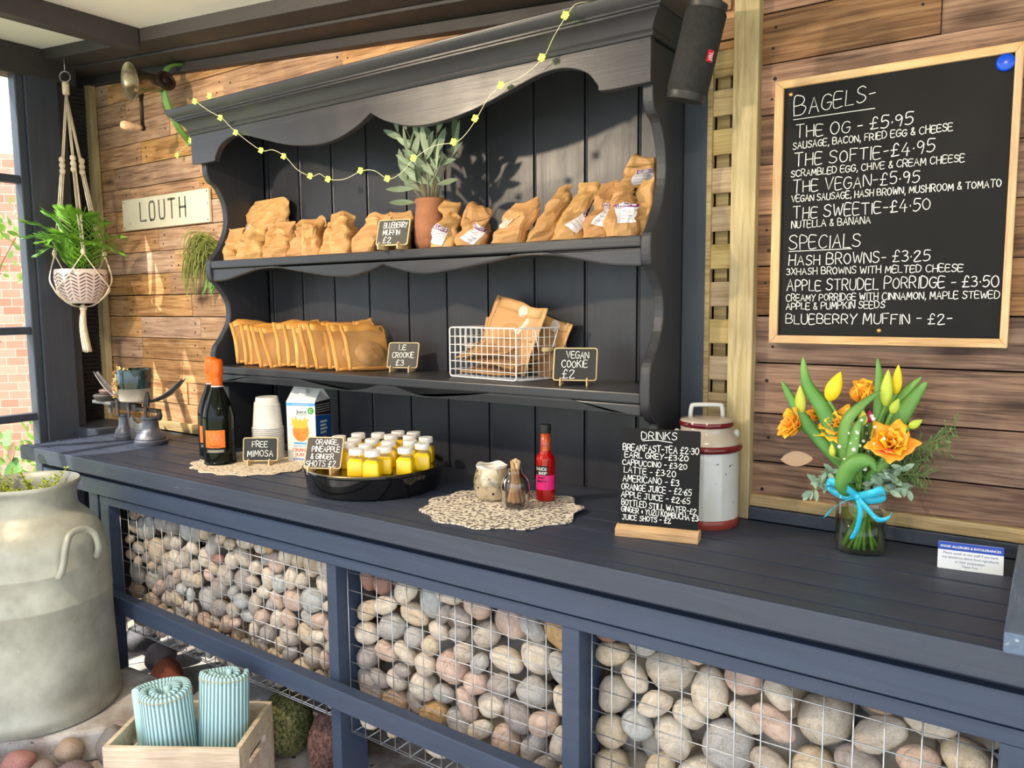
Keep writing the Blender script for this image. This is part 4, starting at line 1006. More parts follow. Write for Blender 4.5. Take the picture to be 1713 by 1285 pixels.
# ---- prosecco bottles
M['bottleglass'] = mat('dark_bottle_glass', (.004, .006, .004, 1), rough=.05, spec=.28)
M['foil'] = mat('orange_foil', srgb(244, 118, 30), srgb(236, 96, 20), 30, rough=.32, metal=.2, bump=.6, bscale=70)
M['orangelab'] = mat('orange_label', srgb(236, 116, 34), rough=.5)
M['paperwhite'] = mat('white_paper', srgb(226, 232, 236), rough=.55)
M['mauve'] = mat('mauve_swirl_ink', srgb(222, 140, 110), rough=.5)
M['darkink'] = mat('dark_ink', srgb(40, 30, 28), rough=.6)
M['silver'] = mat('silver_band', srgb(150, 140, 130), rough=.4, metal=.4)
def cylmap(r, y=0, a0=0):
    return lambda x, z, yy: (r*math.sin(x/r + a0), -r*math.cos(x/r + a0), z)
def bottle(label, loc, rz):
    t = thing('wine_bottle', label, 'bottle', loc, R(rz), 'wine bottles')
    body = [(0, .004), (.030, 0), (.0445, .004), (.0455, .010), (.0455, .128), (.0435, .150), (.037, .176), (.0265, .203), (.0185, .224), (.0155, .240), (.0150, .268), (.0150, .285), (0, .286)]
    pr = [(a, c) for a, c in spline(body[1:-1], 3)]
    b = MB(); b.lathe([(0, .004)] + pr + [(0, .286)], 40); b.build('glass_body', M['bottleglass'], t, smooth=True)
    b = MB(); b.lathe([(.0164, .228), (.0162, .245), (.0165, .262), (.0190, .268), (.0195, .278), (.0185, .284), (.0190, .296), (.0180, .306), (.013, .311), (0, .312)], 32); b.build('foil_cap', M['foil'], t, smooth=True)
    b = MB(); b.lathe([(.0181, .220), (.0168, .232)], 32); b.build('neck_band', M['paperwhite'], t, smooth=True)
    b = MB(); rr = .0461
    b.grid(lambda u, v: cylmap(rr)((u-.5)*.060, .052 + .052*v, 0), 16, 3); lb = b.build('front_label', M['orangelab'], t, smooth=True)
    b = MB(); b.grid(lambda u, v: cylmap(rr)((u-.5)*.060, .036 + .0125*v, 0), 16, 3); l2 = b.build('lower_label', M['black'], t, smooth=True)
    b = MB(); b.grid(lambda u, v: cylmap(rr+.0003)((u-.5)*.050, .0385 + .0075*v, 0), 16, 3); b.build('silver_strip', M['silver'], l2, smooth=True)
    b = MB(); printed(b, 'Prosecco', 0, .0555, .0085, fn=cylmap(rr+.0005)); b.build('lettering', M['darkink'], lb)
    b = MB(); sw = [(-.018, .088), (-.016, .096), (-.012, .082), (-.009, .072), (-.004, .080), (.000, .098), (.003, .084), (.006, .072), (.010, .082), (.013, .094), (.017, .076), (.021, .070)]
    ribbon(b, spline(sw, 5), .0022, fn=cylmap(rr+.0005)); b.build('swirl_motif', M['mauve'], lb)
    return t
bt = bottle('front dark wine bottle with orange foil top and orange label', (-2.040, -.283, ZC+.0045), 38)
dup(bt, (-2.128, -.240, ZC+.0045), (0, 0, R(30)), 'rear dark wine bottle with orange foil, half hidden behind the front one')

# ---- stack of clear plastic cups, every cup its own thing
M['cup'] = mat('clear_plastic_cup', srgb(240, 238, 234), rough=.2, trans=.2, ior=1.2)
def cup(label, loc, r1, r2, h):
    b = MB(); b.lathe([(r1, 0), (r1+.0024, .0004), (r1+.0026, .0026), (r1+.0002, .0032), (r1-.001, .0045), (r2, h), (r2-.004, h), (r2*.98-.0015, h-.0012), (r1-.0018, .0035), (r1-.0012, 0), (r1, 0)], 28)
    b.lathe([(0, h-.001), (r2-.003, h-.001)], 28)
    o = b.build('plastic_cup', M['cup'], smooth=True); o.location = loc
    return tag(o, label, 'cup', 'stacked plastic cups')
c0 = cup('clear plastic cup nested upside down in the lower wide half of the cup stack', (-1.985, -.150, ZC+.0045), .0455, .0375, .080)
for k in range(1, 17):
    o = c0.copy(); COL.objects.link(o); o.location = (-1.985, -.150, ZC + .0045 + .0058*k)
c1 = cup('clear plastic cup nested upside down in the narrower upper half of the cup stack', (-1.985, -.149, ZC + .0045 + .0058*17), .0415, .0365, .026)
for k in range(1, 12):
    o = c1.copy(); COL.objects.link(o); s_ = 1 - .009*k; o.scale = (s_, s_, 1); o.location = (-1.985, -.149, ZC + .0045 + .0058*(17+k))
o['label'] = 'topmost clear plastic cup of the stack'

# ---- juice carton
M['cartonwhite'] = mat('carton_white', srgb(236, 236, 230), rough=.4)
M['cblue'] = mat('carton_blue', srgb(20, 92, 170), rough=.4); M['clblue'] = mat('carton_sky_blue', srgb(90, 165, 220), rough=.4)
M['corange'] = mat('carton_orange', srgb(236, 112, 32), srgb(246, 150, 60), 20, rough=.45); M['cgold'] = mat('carton_juice_gold', srgb(246, 186, 70), rough=.45)
M['cgreen'] = mat('carton_green', srgb(60, 160, 60), rough=.45); M['cdgreen'] = mat('carton_dark_green', srgb(20, 70, 50), rough=.45); M['cred'] = mat('carton_red_orange', srgb(206, 84, 40), rough=.45)
t = thing('juice_carton', 'white and blue gable top carton of orange juice', 'carton', (-1.862, -.092, ZC), R(20))
W2, D2, HB2, HT = .048, .047, .185, .225
b = MB()
b.add([(-W2, -D2, 0), (W2, -D2, 0), (W2, D2, 0), (-W2, D2, 0), (-W2, -D2, HB2), (W2, -D2, HB2), (W2, D2, HB2), (-W2, D2, HB2), (-W2, -.0012, HT), (W2, -.0012, HT), (W2, .0012, HT), (-W2, .0012, HT),
       (-W2+.016, 0, HT-.006), (W2-.016, 0, HT-.006)],
      [(0, 3, 2, 1), (0, 1, 5, 4), (1, 2, 6, 5), (2, 3, 7, 6), (3, 0, 4, 7), (4, 5, 9, 8), (6, 7, 11, 10), (5, 6, 13), (5, 13, 9), (13, 6, 10), (9, 13, 10), (7, 4, 12), (4, 8, 12), (12, 11, 7), (8, 11, 12)])
b.box(-W2, W2, -.0012, .0012, HT, HT + .022)
b.build('carton_body', M['cartonwhite'], t, bevel=.001)
b = MB(); b.M = MX.Translation((.0, -D2*.52, HB2 + .019)) @ MX.Rotation(R(42), 4, 'X'); b.lathe([(0, .0), (.0125, 0), (.0125, .010), (.011, .012), (0, .012)], 24); b.build('screw_cap', M['white'], t, smooth=False, auto=R(40))
F = -D2 - .0003
def flat(poly, name, m, y=F, fn=None):
    b = MB(); b.add([(u, y, v) if fn is None else fn(u, v) for u, v in poly], [tuple(range(len(poly)))]); return b.build(name, m, t)
fb = flat([(-W2, .172), (W2, .172), (W2, .181), (-W2, .181)], 'blue_band', M['clblue'])
b = MB(); printed(b, 'NOT FROM CONCENTRATE', 0, .1745, .0045, y=F-.0003, wid=.05); b.build('lettering', M['cartonwhite'], fb)
flat([(.004 + .030*math.cos(a)*.9 - .006, .094 + .030*math.sin(a)) for a in [2*PI*k/36 for k in range(36)] if True][0:36], 'orange_picture', M['corange'], F-.0002)
spl = [(-.032, .112), (-.030, .126), (-.036, .138), (-.024, .130), (-.016, .144), (-.012, .128), (-.002, .134), (.004, .126), (.014, .142), (.016, .130), (.026, .134), (.020, .120), (.024, .108), (.004, .103), (-.016, .104)]
flat(spl, 'juice_splash_picture', M['cgold'], F-.0004)
b = MB(); printed(b, 'Juice', .002, .1495, .0155, y=F-.0003, wid=.034, bold=.0004); printed(b, 'THE', .004, .1635, .005, y=F-.0003); printed(b, 'COMPANY', .003, .1435, .0045, y=F-.0003, wid=.034); b.build('brand_lettering', M['cdgreen'], t)
gb = flat([(.033 + .0105*math.cos(2*PI*k/24), .158 + .0105*math.sin(2*PI*k/24)) for k in range(24)], 'green_badge', M['cgreen'], F-.0003)
b = MB(); printed(b, 'C', .033, .1525, .015, y=F-.0006); b.build('lettering', M['cartonwhite'], gb)
flat([(-.026, .056), (.026, .056), (.026, .0615), (-.026, .0615)], 'blue_caption', M['clblue'], F-.0003)
b = MB(); printed(b, '100% PURE PRESSED', -.0, .0475, .008, y=F-.0003, wid=.056); b.build('lettering', M['clblue'], t)
b = MB(); printed(b, 'ORANGE', 0, .0325, .0165, y=F-.0003, wid=.062, bold=.0004); printed(b, 'JUICE', 0, .0185, .0165, y=F-.0003, wid=.05, bold=.0004); b.build('lettering', M['cred'], t)
b = MB(); printed(b, 'smooth', 0, .0065, .015, y=F-.0003, wid=.06, bold=.0005); b.build('lettering', M['cblue'], t)
SX = W2 + .0003; side = lambda u, v: (SX, u, v)
sp = flat([(-D2, 0), (D2, 0), (D2, .135), (-D2, .145)], 'blue_side_panel', M['cblue'], fn=side)
flat([(-D2, .146), (D2, .136), (D2, .184), (-D2, .184)], 'dark_side_panel', M['darkink'], fn=side)
for k in range(4): flat([(-D2+.006, .152+.007*k), (D2-.006, .150+.007*k), (D2-.006, .1515+.007*k), (-D2+.006, .1535+.007*k)], 'small_print', M['cartonwhite'], fn=lambda u, v: (SX+.0002, u, v))
flat([(.005 + .022*math.cos(2*PI*k/20), .045 + .032*math.sin(2*PI*k/20)) for k in range(20)], 'fruit_picture', M['corange'], fn=lambda u, v: (SX+.0003, u, v))
for k in range(4): flat([(-.02, .118-.011*k), (.022-.006*(k % 2), .117-.011*k), (.022-.006*(k % 2), .123-.011*k), (-.02, .124-.011*k)], 'small_print', M['cartonwhite'], fn=lambda u, v: (SX+.0003, u, v))

# ---- round dark tray with juice shots
M['blacksteel'] = mat('dark_polished_steel', (.022, .022, .026, 1), rough=.10, metal=.75, coat=.4)
M['traytop'] = mat('brushed_tray_top', (.30, .26, .18, 1), rough=.22, metal=1.0)
TC = (-1.448, -.232)
t = thing('round_tray', 'round dark metal drum tray carrying the juice shots', 'tray', (TC[0], TC[1], ZC+.0006))
b = MB(); b.lathe([(0, .001), (.168, 0), (.172, .004), (.180, .052), (.1835, .0555), (.1835, .060), (.181, .062), (.178, .061), (.176, .054), (.172, .0535), (0, .0535)], 72); b.build('drum', M['blacksteel'], t, auto=R(30))
b = MB(); b.lathe([(.1838, .0600), (.1815, .0626), (.1782, .0616), (.1763, .0545), (.1725, .0541), (0, .0541)], 72); b.build('tray_top', M['traytop'], t, auto=R(35))
M['pet'] = glassmat('clear_pet', (.99, .99, .96, 1), .10, .05)
M['juice'] = mat('yellow_juice', srgb(255, 218, 0), srgb(255, 208, 0), 9, rough=.3)
def shot(label, loc, rz):
    r = thing('juice_shot', label, 'bottle', loc, R(rz), 'juice shots on the round tray')
    b = MB(); s = .0205
    for z0, s0, z1, s1 in ((.0006, .0185, .003, .0202), (.003, .0202, .036, .0202), (.036, .0202, .0415, .0165), (.0415, .0165, .044, .0145)):
        n_ = 5; lo = rrect(-s0, s0, -s0, s0, s0*.28, n_); hi = rrect(-s1, s1, -s1, s1, s1*.28, n_); n = len(lo)
        b.add([(u, v, z0) for u, v in lo] + [(u, v, z1) for u, v in hi], [(i, (i+1) % n, (i+1) % n + n, i + n) for i in range(n)])
    b.add([(u, v, .0006) for u, v in rrect(-.0185, .0185, -.0185, .0185, .005, 5)], [tuple(range(24))])
    b.add([(u, v, .044) for u, v in rrect(-.0145, .0145, -.0145, .0145, .004, 5)], [tuple(range(24))])
    b.build('juice', M['juice'], r, auto=R(35), weld=.00005)
    b = MB()
    for z0, s0, z1, s1 in ((0, .0195, .003, .0212), (.003, .0212, .037, .0212), (.037, .0212, .043, .0178), (.043, .0178, .047, .0150)):
        n_ = 5; lo = rrect(-s0, s0, -s0, s0, s0*.28, n_); hi = rrect(-s1, s1, -s1, s1, s1*.28, n_); n = len(lo)
        b.add([(u, v, z0) for u, v in lo] + [(u, v, z1) for u, v in hi], [(i, (i+1) % n, (i+1) % n + n, i + n) for i in range(n)])
    b.lathe([(.0150, .047), (.0145, .056)], 20)
    b.build('bottle', M['pet'], r, auto=R(35), weld=.00005)
    b = MB(); n = 40; pr = [(.0182, .053), (.0186, .054), (.0186, .0655), (.0178, .067), (0, .0672)]
    b.lathe(pr, n); b.v = [((x*(1+.012*(i % 2)), y*(1+.012*(i % 2)), z) if abs(z-.054) < .0006 or abs(z-.0655) < .0006 else (x, y, z)) for i, (x, y, z) in enumerate(b.v)]
    b.build('cap', M['white'], r, auto=R(40))
    return r
spots = [(-1.582, -.311), (-1.531, -.302), (-1.571, -.240), (-1.477, -.292), (-1.512, -.240), (-1.560, -.180), (-1.462, -.225), (-1.419, -.290), (-1.516, -.148), (-1.394, -.346), (-1.330, -.360), (-1.406, -.222), (-1.466, -.150), (-1.356, -.290), (-1.490, -.096), (-1.303, -.270), (-1.362, -.188), (-1.415, -.131), (-1.444, -.080), (-1.306, -.205), (-1.361, -.128), (-1.556, -.345)]
P_ = np.array(spots)
for it in range(120):
    D = P_[None] - P_[:, None]; d = np.sqrt((D**2).sum(-1)) + 1e-9; ov = np.clip(.0485 - d, 0, None); np.fill_diagonal(ov, 0)
    P_ -= (D/d[..., None]*ov[..., None]*.4).sum(1)
    c = P_ - np.array(TC); rr = np.sqrt((c**2).sum(1)); k = np.minimum(1, .148/rr); P_ = np.array(TC) + c*k[:, None]
s0 = None
lab = 'small square bottle of yellow juice with ribbed white cap on the round tray'
for i, (x, y) in enumerate(P_):
    rz = 33 + random.uniform(-8, 8)
    if s0 is None: s0 = shot(lab, (x, y, ZC+.0544), rz)
    else: o = dup(s0, (x, y, ZC+.0544), (0, 0, R(rz)))
    if i == 10: o['label'] = 'frontmost small square bottle of yellow juice on the round tray, nearest the viewer'
chalksign('small brown smeared chalk sign reading ORANGE, PINEAPPLE & GINGER SHOTS £2 on the tray', (-1.492, -.372, ZC+.0545), 26, [('ORANGE,', .26, .86, .76, .15), ('PINEAPPLE', .18, .92, .53, .16), ('& GINGER', .17, .78, .30, .15), ('SHOTS £2', .06, .86, .07, .17)], .098, .082, 24, 'signbrown')

# ---- textured glass, stirrer jar, sauce bottle
M['mercury'] = mat('mottled_silvered_glass', srgb(206, 190, 160), srgb(120, 112, 98), 34, 4, rough=.12, metal=.35, bump=.8, bscale=40, contrast=(.5, .72), speck=(60, .64, srgb(46, 40, 36)))
M['napkin'] = mat('white_paper_napkin', srgb(238, 234, 226), rough=.8)
t = thing('tealight_glass', 'squat mottled silver glass pot on the floral placemat', 'pot', (-1.098, -.190, ZC+.0045))
b = MB(); pr = spline([(.030, 0), (.0385, .008), (.0445, .030), (.0435, .052), (.0385, .070), (.0365, .078)], 4)
b.lathe([(0, 0)] + [tuple(p) for p in pr] + [(.0345, .078), (.0365, .066), (.0415, .05), (.0425, .03), (.036, .01), (0, .006)], 36); b.build('glass_pot', M['mercury'], t, smooth=True)
b = MB(); b.grid(lambda u, v: V(((.0385*(1-.25*(1-v)))*math.cos(2*PI*u), (.0385*(1-.25*(1-v)))*math.sin(2*PI*u), .066 + .017*v + .003*math.sin(9*PI*u)*v)), 40, 5, True); b.build('paper_rim', M['napkin'], t, smooth=True, solid=.001)
M['smoke'] = glassmat('smoky_glass', (.70, .62, .58, 1), .20, .02)
t = thing('stirrer_jar', 'small smoky glass jar holding wooden stirrers', 'jar', (-1.008, -.222, ZC+.0045))
b = MB(); pr = spline([(.026, .0), (.0310, .003), (.0325, .012), (.0328, .050), (.0285, .066), (.0180, .078), (.0160, .084), (.0165, .0905), (.0185, .0925)], 4)
b.lathe([(0, 0)] + [tuple(p) for p in pr], 36); b.build('glass', M['smoke'], t, smooth=True)
b = MB(); b.lathe([(0, .0008), (.029, .0012), (.030, .010), (0, .011)], 30); b.build('thick_base', M['smoke'], t, smooth=True)
M['stirwood'] = mat('stirrer_wood', srgb(216, 184, 140), srgb(232, 204, 164), 20, rough=.7)
st0 = None
for k in range(20):
    a = 2.4*k; r0 = .020*math.sqrt((k+.5)/20); r1 = .0118*math.sqrt((k+.5)/20)
    p0 = V((-1.008 + r0*math.cos(a+2.0), -.222 + r0*math.sin(a+2.0), ZC+.0165)); p1 = V((-1.008 + r1*math.cos(a), -.222 + r1*math.sin(a), ZC+.108 + random.uniform(0, .009)))
    if st0 is None:
        b = MB(); b.box(-.0026, .0026, -.0006, .0006, 0, .1); me_o = b.build('wooden_stirrer', M['stirwood']); st0 = me_o; o = me_o
        tag(o, 'thin wooden drink stirrer standing in the smoky jar', 'stirrer', 'stirrers in the jar')
    else: o = st0.copy(); COL.objects.link(o)
    d = (p1-p0); o.location = p0; o.rotation_euler = d.to_track_quat('Z', 'Y').to_euler(); o.scale = (1, 1, d.length/.1)
M['saucered'] = mat('red_chilli_sauce', srgb(176, 12, 14), srgb(150, 8, 10), 30, rough=.12, coat=.6, sss=.1)
M['sauceneck'] = mat('sauce_smeared_glass', srgb(200, 90, 40), srgb(150, 30, 16), 60, rough=.15, coat=.5)
M['pink'] = mat('bright_pink_label', srgb(232, 40, 130), rough=.45)
t = thing('sauce_bottle', 'red hot sauce bottle with black cap and pink label', 'bottle', (-.985, -.128, ZC+.0045), R(26))
b = MB(); pr = spline([(.0195, .0), (.0225, .003), (.0230, .010), (.0232, .092), (.0222, .104), (.0150, .114), (.0128, .120)], 4)
b.lathe([(0, 0)] + [tuple(p) for p in pr] + [(0, .120)], 32); b.build('bottle_body', M['saucered'], t, smooth=True)
b = MB(); b.lathe([(.0128, .119), (.0122, .130), (.0116, .165), (0, .165)], 28); b.build('bottle_neck', M['sauceneck'], t, smooth=True)
b = MB(); b.lathe([(.0132, .162), (.0134, .164), (.0134, .180), (.0126, .182), (0, .182)], 28); b.build('cap', M['black'], t, auto=R(40))
rr = .0236
b = MB(); b.grid(lambda u, v: cylmap(rr)((u-.5)*.056, .028 + .035*v, 0), 18, 3); lb = b.build('pink_label', M['pink'], t, smooth=True)
b = MB(); b.grid(lambda u, v: cylmap(rr)(-.026+.034*u, .063 + .023*v, 0), 14, 3); l2 = b.build('black_label', M['black'], t, smooth=True)
b = MB(); handline(b, 'SAUCE', -.0240, .005, .0755, .006, .0013, fn=cylmap(rr+.0004), smoothit=False); handline(b, 'SHOP', -.016, .005, .0655, .006, .0013, fn=cylmap(rr+.0004), smoothit=False); b.build('lettering', M['white'], l2)
b = MB(); printed(b, 'HONEY', -.008, .0545, .0075, fn=cylmap(rr+.0004), wid=.020, bold=.0003); printed(b, 'SRIRACHA', -.008, .0465, .0075, fn=cylmap(rr+.0004), wid=.026, bold=.0003)
for k in range(3): ribbon(b, [(-.018, .042-.0035*k), (.001, .042-.0035*k)], .0010, fn=cylmap(rr+.0004))
b.build('lettering', M['darkink'], lb)

# ---- drinks board
t = thing('drinks_board', 'black DRINKS price board standing in a pale wooden foot', 'menu board', (-.641, -.250, ZC), R(13))
b = MB(); b.prism([(-.020, 0), (.018, 0), (.018, .020), (.006, .0225), (-.006, .0225), (-.020, .016)], lambda u, v, d: (d, u, v), -.0835, .0835); b.build('wooden_foot', M['oak'], t, bevel=.0015)
b = MB(); b.M = MX.Translation((0, .0, .017)) @ MX.Rotation(R(-5), 4, 'X'); b.prism(rrect(-.080, .080, 0, .202, .004), XZ, -.0013, .0013); bo = b.build('board', M['board'], t)
b = MB(); b.M = MX.Translation((0, 0, .017)) @ MX.Rotation(R(-5), 4, 'X'); Wd, Hd = .160, .202
DL = [('DRINKS', 928, 1140, 357, 46, 8), ('BREAKFAST-TEA £2.30', 815, 1272, 432, 40, 26), ('EARL GREY-£3.20', 828, 1212, 480, 34, 20), ('CAPPUCCINO - £3.20', 815, 1205, 528, 34, 26), ('LATTE - £3.20', 825, 1140, 580, 38, 26),
      ('AMERICANO - £3', 820, 1160, 638, 40, 24), ('ORANGE JUICE - £2.65', 812, 1235, 692, 38, 30), ('APPLE JUICE - £2.65', 812, 1228, 742, 36, 36), ('BOTTLED STILL WATER-£2', 815, 1268, 795, 36, 48), ('GINGER + YUZU KOMBUCHA £3', 815, 1278, 840, 34, 46), ('JUICE SHOTS - £2', 822, 1118, 893, 32, 14)]
for k, (s, xa, xb, yb, h, dr_) in enumerate(DL):
    ua, ub = (xa-800)/480, (xb-800)/480; top = 283; Hpx = 655
    za = 1 - (yb-top-26*ua)/Hpx; zb2 = 1 - (yb+dr_-top-26*ub)/Hpx
    handline(b, s, (ua-.5)*Wd, (ub-.5)*Wd, za*Hd, h/Hpx*Hd, .0015, (zb2-za)*Hd, 1.0, 40+k, y=-.0014)
ribbon(b, [((935-800)/480*Wd-Wd/2, Hd*(1-(370-290)/655)), ((1020-800)/480*Wd-Wd/2, Hd*(1-(368-297)/655)), ((1112-800)/480*Wd-Wd/2, Hd*(1-(382-300)/655))], .0014, y=-.0014)
b.build('lettering', M['chalk'], bo)

# ---- stoneware crock with lid
M['stone'] = mat('grey_stoneware_glaze', srgb(182, 186, 186), srgb(206, 208, 206), 4, 4, rough=.16, coat=.4, speck=(46, .70, srgb(96, 84, 74)))
M['stonebeige'] = mat('beige_stoneware_glaze', srgb(168, 156, 144), srgb(190, 180, 168), 6, 4, rough=.18, coat=.3)
M['maroon'] = mat('maroon_glaze', srgb(92, 20, 28), srgb(112, 28, 32), 12, rough=.14, coat=.5)
M['brick_glaze'] = mat('brick_red_glaze', srgb(142, 62, 52), rough=.25)
t = thing('stoneware_crock', 'grey stoneware crock with maroon bands and handled lid', 'crock', (-.604, -.088, ZC))
def ring(name, pr, m, **k):
    b = MB(); b.lathe(pr, 48); return b.build(name, m, t, smooth=True, **k)
ring('body', [(0, 0), (.0690, 0), (.0695, .019), (.0685, .020), (.0685, .162), (.067, .170), (0, .172)], M['stone'])
ring('foot_band', [(.0690, 0), (.0702, .001), (.0705, .018), (.0690, .0195)], M['brick_glaze'])
ring('maroon_band', [(.0688, .160), (.0735, .162), (.0755, .167), (.0745, .172), (.069, .175)], M['maroon'])
ring('shoulder', [(.0690, .174), (.0675, .182), (.060, .193), (.0555, .197), (.054, .205), (.0545, .212), (.0, .212)], M['stonebeige'])
ld = ring('lid', [(.0545, .2125), (.0560, .2225), (.053, .226), (.035, .229), (0, .230)], M['stonebeige'])
b = MB(); b.lathe([(.0546, .2105), (.0575, .2125), (.0580, .218), (.0562, .2215)], 48); b.build('lid_band', M['maroon'], ld, smooth=True)
b = MB(); b.M = MX.Rotation(R(28), 4, 'Z'); b.tube([(-.0335, 0, .226)] + spline([(-.0335, 0, .236), (-.0315, 0, .250), (-.025, 0, .2545), (.025, 0, .2545), (.0315, 0, .250), (.0335, 0, .236)], 4) + [(.0335, 0, .226)], .0048, 10); b.build('lid_handle', M['stone'], ld, smooth=True)
for s_ in (-1, 1):
    b = MB(); b.M = MX.Rotation(R(28), 4, 'Z') @ MX.Translation((.0615*s_, 0, .193)); b.ball((0, 0, 0), .008, 12, 8, 1, 1, 1.3); b.build('lug', M['stone'], t, smooth=True)

# ---- allergy card
t = thing('allergy_card', 'blue and white FOOD ALLERGIES card leaning at the counter back', 'sign', (-.104, -.135, ZC), R(7))
La = MX.Rotation(R(-14), 4, 'X'); CW, CH = .100, .047
b = MB(); b.M = La; b.prism(rrect(-CW/2, CW/2, 0, CH, .0015), XZ, -.0008, .0008); cb_ = b.build('card', M['paperwhite'], t)
M['cardblue'] = mat('card_blue', srgb(14, 66, 170), rough=.4)
b = MB(); b.M = La; b.prism([(-CW/2, CH*.70), (CW/2, CH*.70), (CW/2, CH-.0003), (-CW/2, CH-.0003)], XZ, -.0010, -.0008); b.build('blue_header', M['cardblue'], cb_)
b = MB(); b.M = La; printed(b, 'FOOD ALLERGIES & INTOLERANCES', 0, CH*.79, .0058, y=-.0012, wid=.091, bold=.00018); b.build('lettering', M['white'], cb_)
b = MB(); b.M = La
for k, (s, wdt) in enumerate([('Please speak to our staff if you have', .083), ('any questions about food ingredients', .086), ('or their preparation.', .046), ('Thank You.', .025)]): printed(b, s, 0, CH*(.555 - .152*k), .0060, y=-.0010, wid=wdt)
M['cardink'] = mat('card_text_blue', srgb(50, 60, 120), rough=.6); b.build('lettering', M['cardink'], cb_)
b = MB(); b.box(-.02, .02, .012, .0135, 0, .028); b.build('back_strut', M['paperwhite'], t)

# ---- vase of flowers
M['jarglass'] = glassmat('clear_jar_glass', (.93, .97, .93, 1), .16, .01)
M['water'] = glassmat('vase_water', (.70, .80, .36, 1), .08, .01)
VX, VY = -.288, -.112
t = thing('glass_vase', 'clear glass jar vase of orange and yellow flowers', 'vase', (VX, VY, ZC))
b = MB(); pr = spline([(.030, 0), (.0385, .004), (.0405, .014), (.0405, .088), (.037, .102), (.0315, .110), (.0315, .122), (.034, .125)], 4)
b.lathe([(0, 0)] + [(r_*1.1, z_) for r_, z_ in pr], 40); b.build('jar', M['jarglass'], t, smooth=True)
b = MB(); b.lathe([(0, .003), (.037, .003), (.0428, .010), (.0430, .074), (0, .074)], 36); b.build('water', M['water'], t, smooth=True)
M['ribbon'] = mat('turquoise_ribbon', srgb(36, 186, 226), srgb(70, 204, 236), 4, rough=.45, speck=(150, .66, srgb(200, 236, 246)))
rb = thing('ribbon_bow', 'turquoise spotted ribbon bow tied round the vase neck', 'ribbon', (VX, VY, ZC + .112))
b = MB(); b.lathe([(.0345, -.007), (.0350, .007)], 36); b.build('band', M['ribbon'], rb, smooth=True, solid=.0006)
def strip(pts, wd, name, dirw=(0, 0, 1)):
    pts = spline(pts, 6); b = MB(); vs = []; n = len(pts); dw = V(dirw).normalized()
    for i, p in enumerate(pts):
        p = V(p); wv = dw*wd/2; vs += [p-wv, p+wv]
    b.add(vs, [(2*i, 2*i+1, 2*i+3, 2*i+2) for i in range(n-1)]); return b.build(name, M['ribbon'], rb, smooth=True, solid=.0005)
fy = -.037
strip([(0, fy, 0), (-.022, fy-.020, .020), (-.046, fy-.018, .026), (-.052, fy-.008, .014), (-.024, fy-.004, -.002), (0, fy-.002, 0)], .014, 'loop', (.15, 0, 1))
strip([(0, fy, 0), (.024, fy-.020, .012), (.044, fy-.014, .020), (.046, fy-.006, .006), (.02, fy-.004, -.004), (0, fy-.002, 0)], .014, 'loop', (-.2, 0, 1))
strip([(0, fy-.003, -.002), (-.020, fy-.012, -.010), (-.040, fy-.010, -.026), (-.054, fy-.004, -.046)], .011, 'tail', (.75, 0, .6))
strip([(0, fy-.003, -.002), (.008, fy-.012, -.024), (.004, fy-.012, -.055), (-.006, fy-.008, -.080)], .009, 'tail', (1, 0, .1))
strip([(0, fy-.003, -.002), (.018, fy-.014, -.016), (.038, fy-.010, -.036), (.056, fy-.008, -.030), (.058, fy-.008, -.022)], .010, 'tail', (.3, 0, 1))
b = MB(); b.ball((0, fy-.004, 0), .0065, 12, 8, 1, .6, 1); b.build('knot', M['ribbon'], rb, smooth=True)

M['tulipleaf'] = mat('tulip_leaf', srgb(84, 140, 66), srgb(124, 170, 82), 5, 3, rough=.42, vary=.12)
M['gstem'] = mat('green_stem', srgb(96, 140, 58), srgb(120, 158, 76), 12, rough=.5, vary=.15)
M['yellow'] = mat('yellow_tulip', srgb(248, 214, 20), srgb(232, 206, 40), 10, rough=.45)
M['budgreen'] = mat('green_yellow_bud', srgb(176, 196, 70), srgb(206, 210, 80), 8, rough=.5, vary=.12)
M['orangepetal'] = mat('orange_rose_petal', srgb(255, 202, 44), srgb(255, 168, 60), 14, 3, rough=.5, island=True, vary=.12, hue=.012)
M['redpetal'] = mat('red_petal', srgb(222, 60, 50), rough=.5)
M['magenta'] = mat('magenta_bud', srgb(200, 20, 110), rough=.5)
M['gyp'] = mat('white_gypsophila', srgb(236, 236, 228), rough=.7)
M['eucal'] = mat('eucalyptus_leaf', srgb(128, 158, 136), srgb(160, 182, 160), 7, rough=.6, island=True, vary=.2)
M['sprig'] = mat('fine_green_sprig', srgb(86, 116, 62), srgb(116, 142, 84), 9, rough=.6)
M['dryleaf'] = mat('dry_brown_leaf', srgb(140, 112, 90), srgb(168, 142, 118), 10, rough=.7)
W0 = lambda x, z, y=-.1: V((x, y, z))
NECK = V((VX, VY, ZC + .118))
def stempath(tip, k, bend=.3):
    foot = V((VX + .030*math.cos(k*2.4), VY + .030*math.sin(k*2.4), ZC + .008)); nk = NECK + V((.018*math.cos(k*2.4+2.5), .018*math.sin(k*2.4+2.5), 0))
    tip = V(tip); mid = nk.lerp(tip, .5) + V((0, 0, .015))
    return spline([tuple(foot), tuple(nk), tuple(mid), tuple(tip)], 6)
def flower(name, label, cat, tip, k, r=.0032, group=None):
    """a cut stem standing in the vase; returns its root, tip and direction at the tip"""
    t = thing(name, label, cat, NECK, 0, group); pth = [V(p) - NECK for p in stempath(tip, k)]
    b = MB(); b.tube(pth, r, 7); b.build('stem', M['gstem'], t, smooth=True)
    return t, pth[-1], (pth[-1]-pth[-3]).normalized()
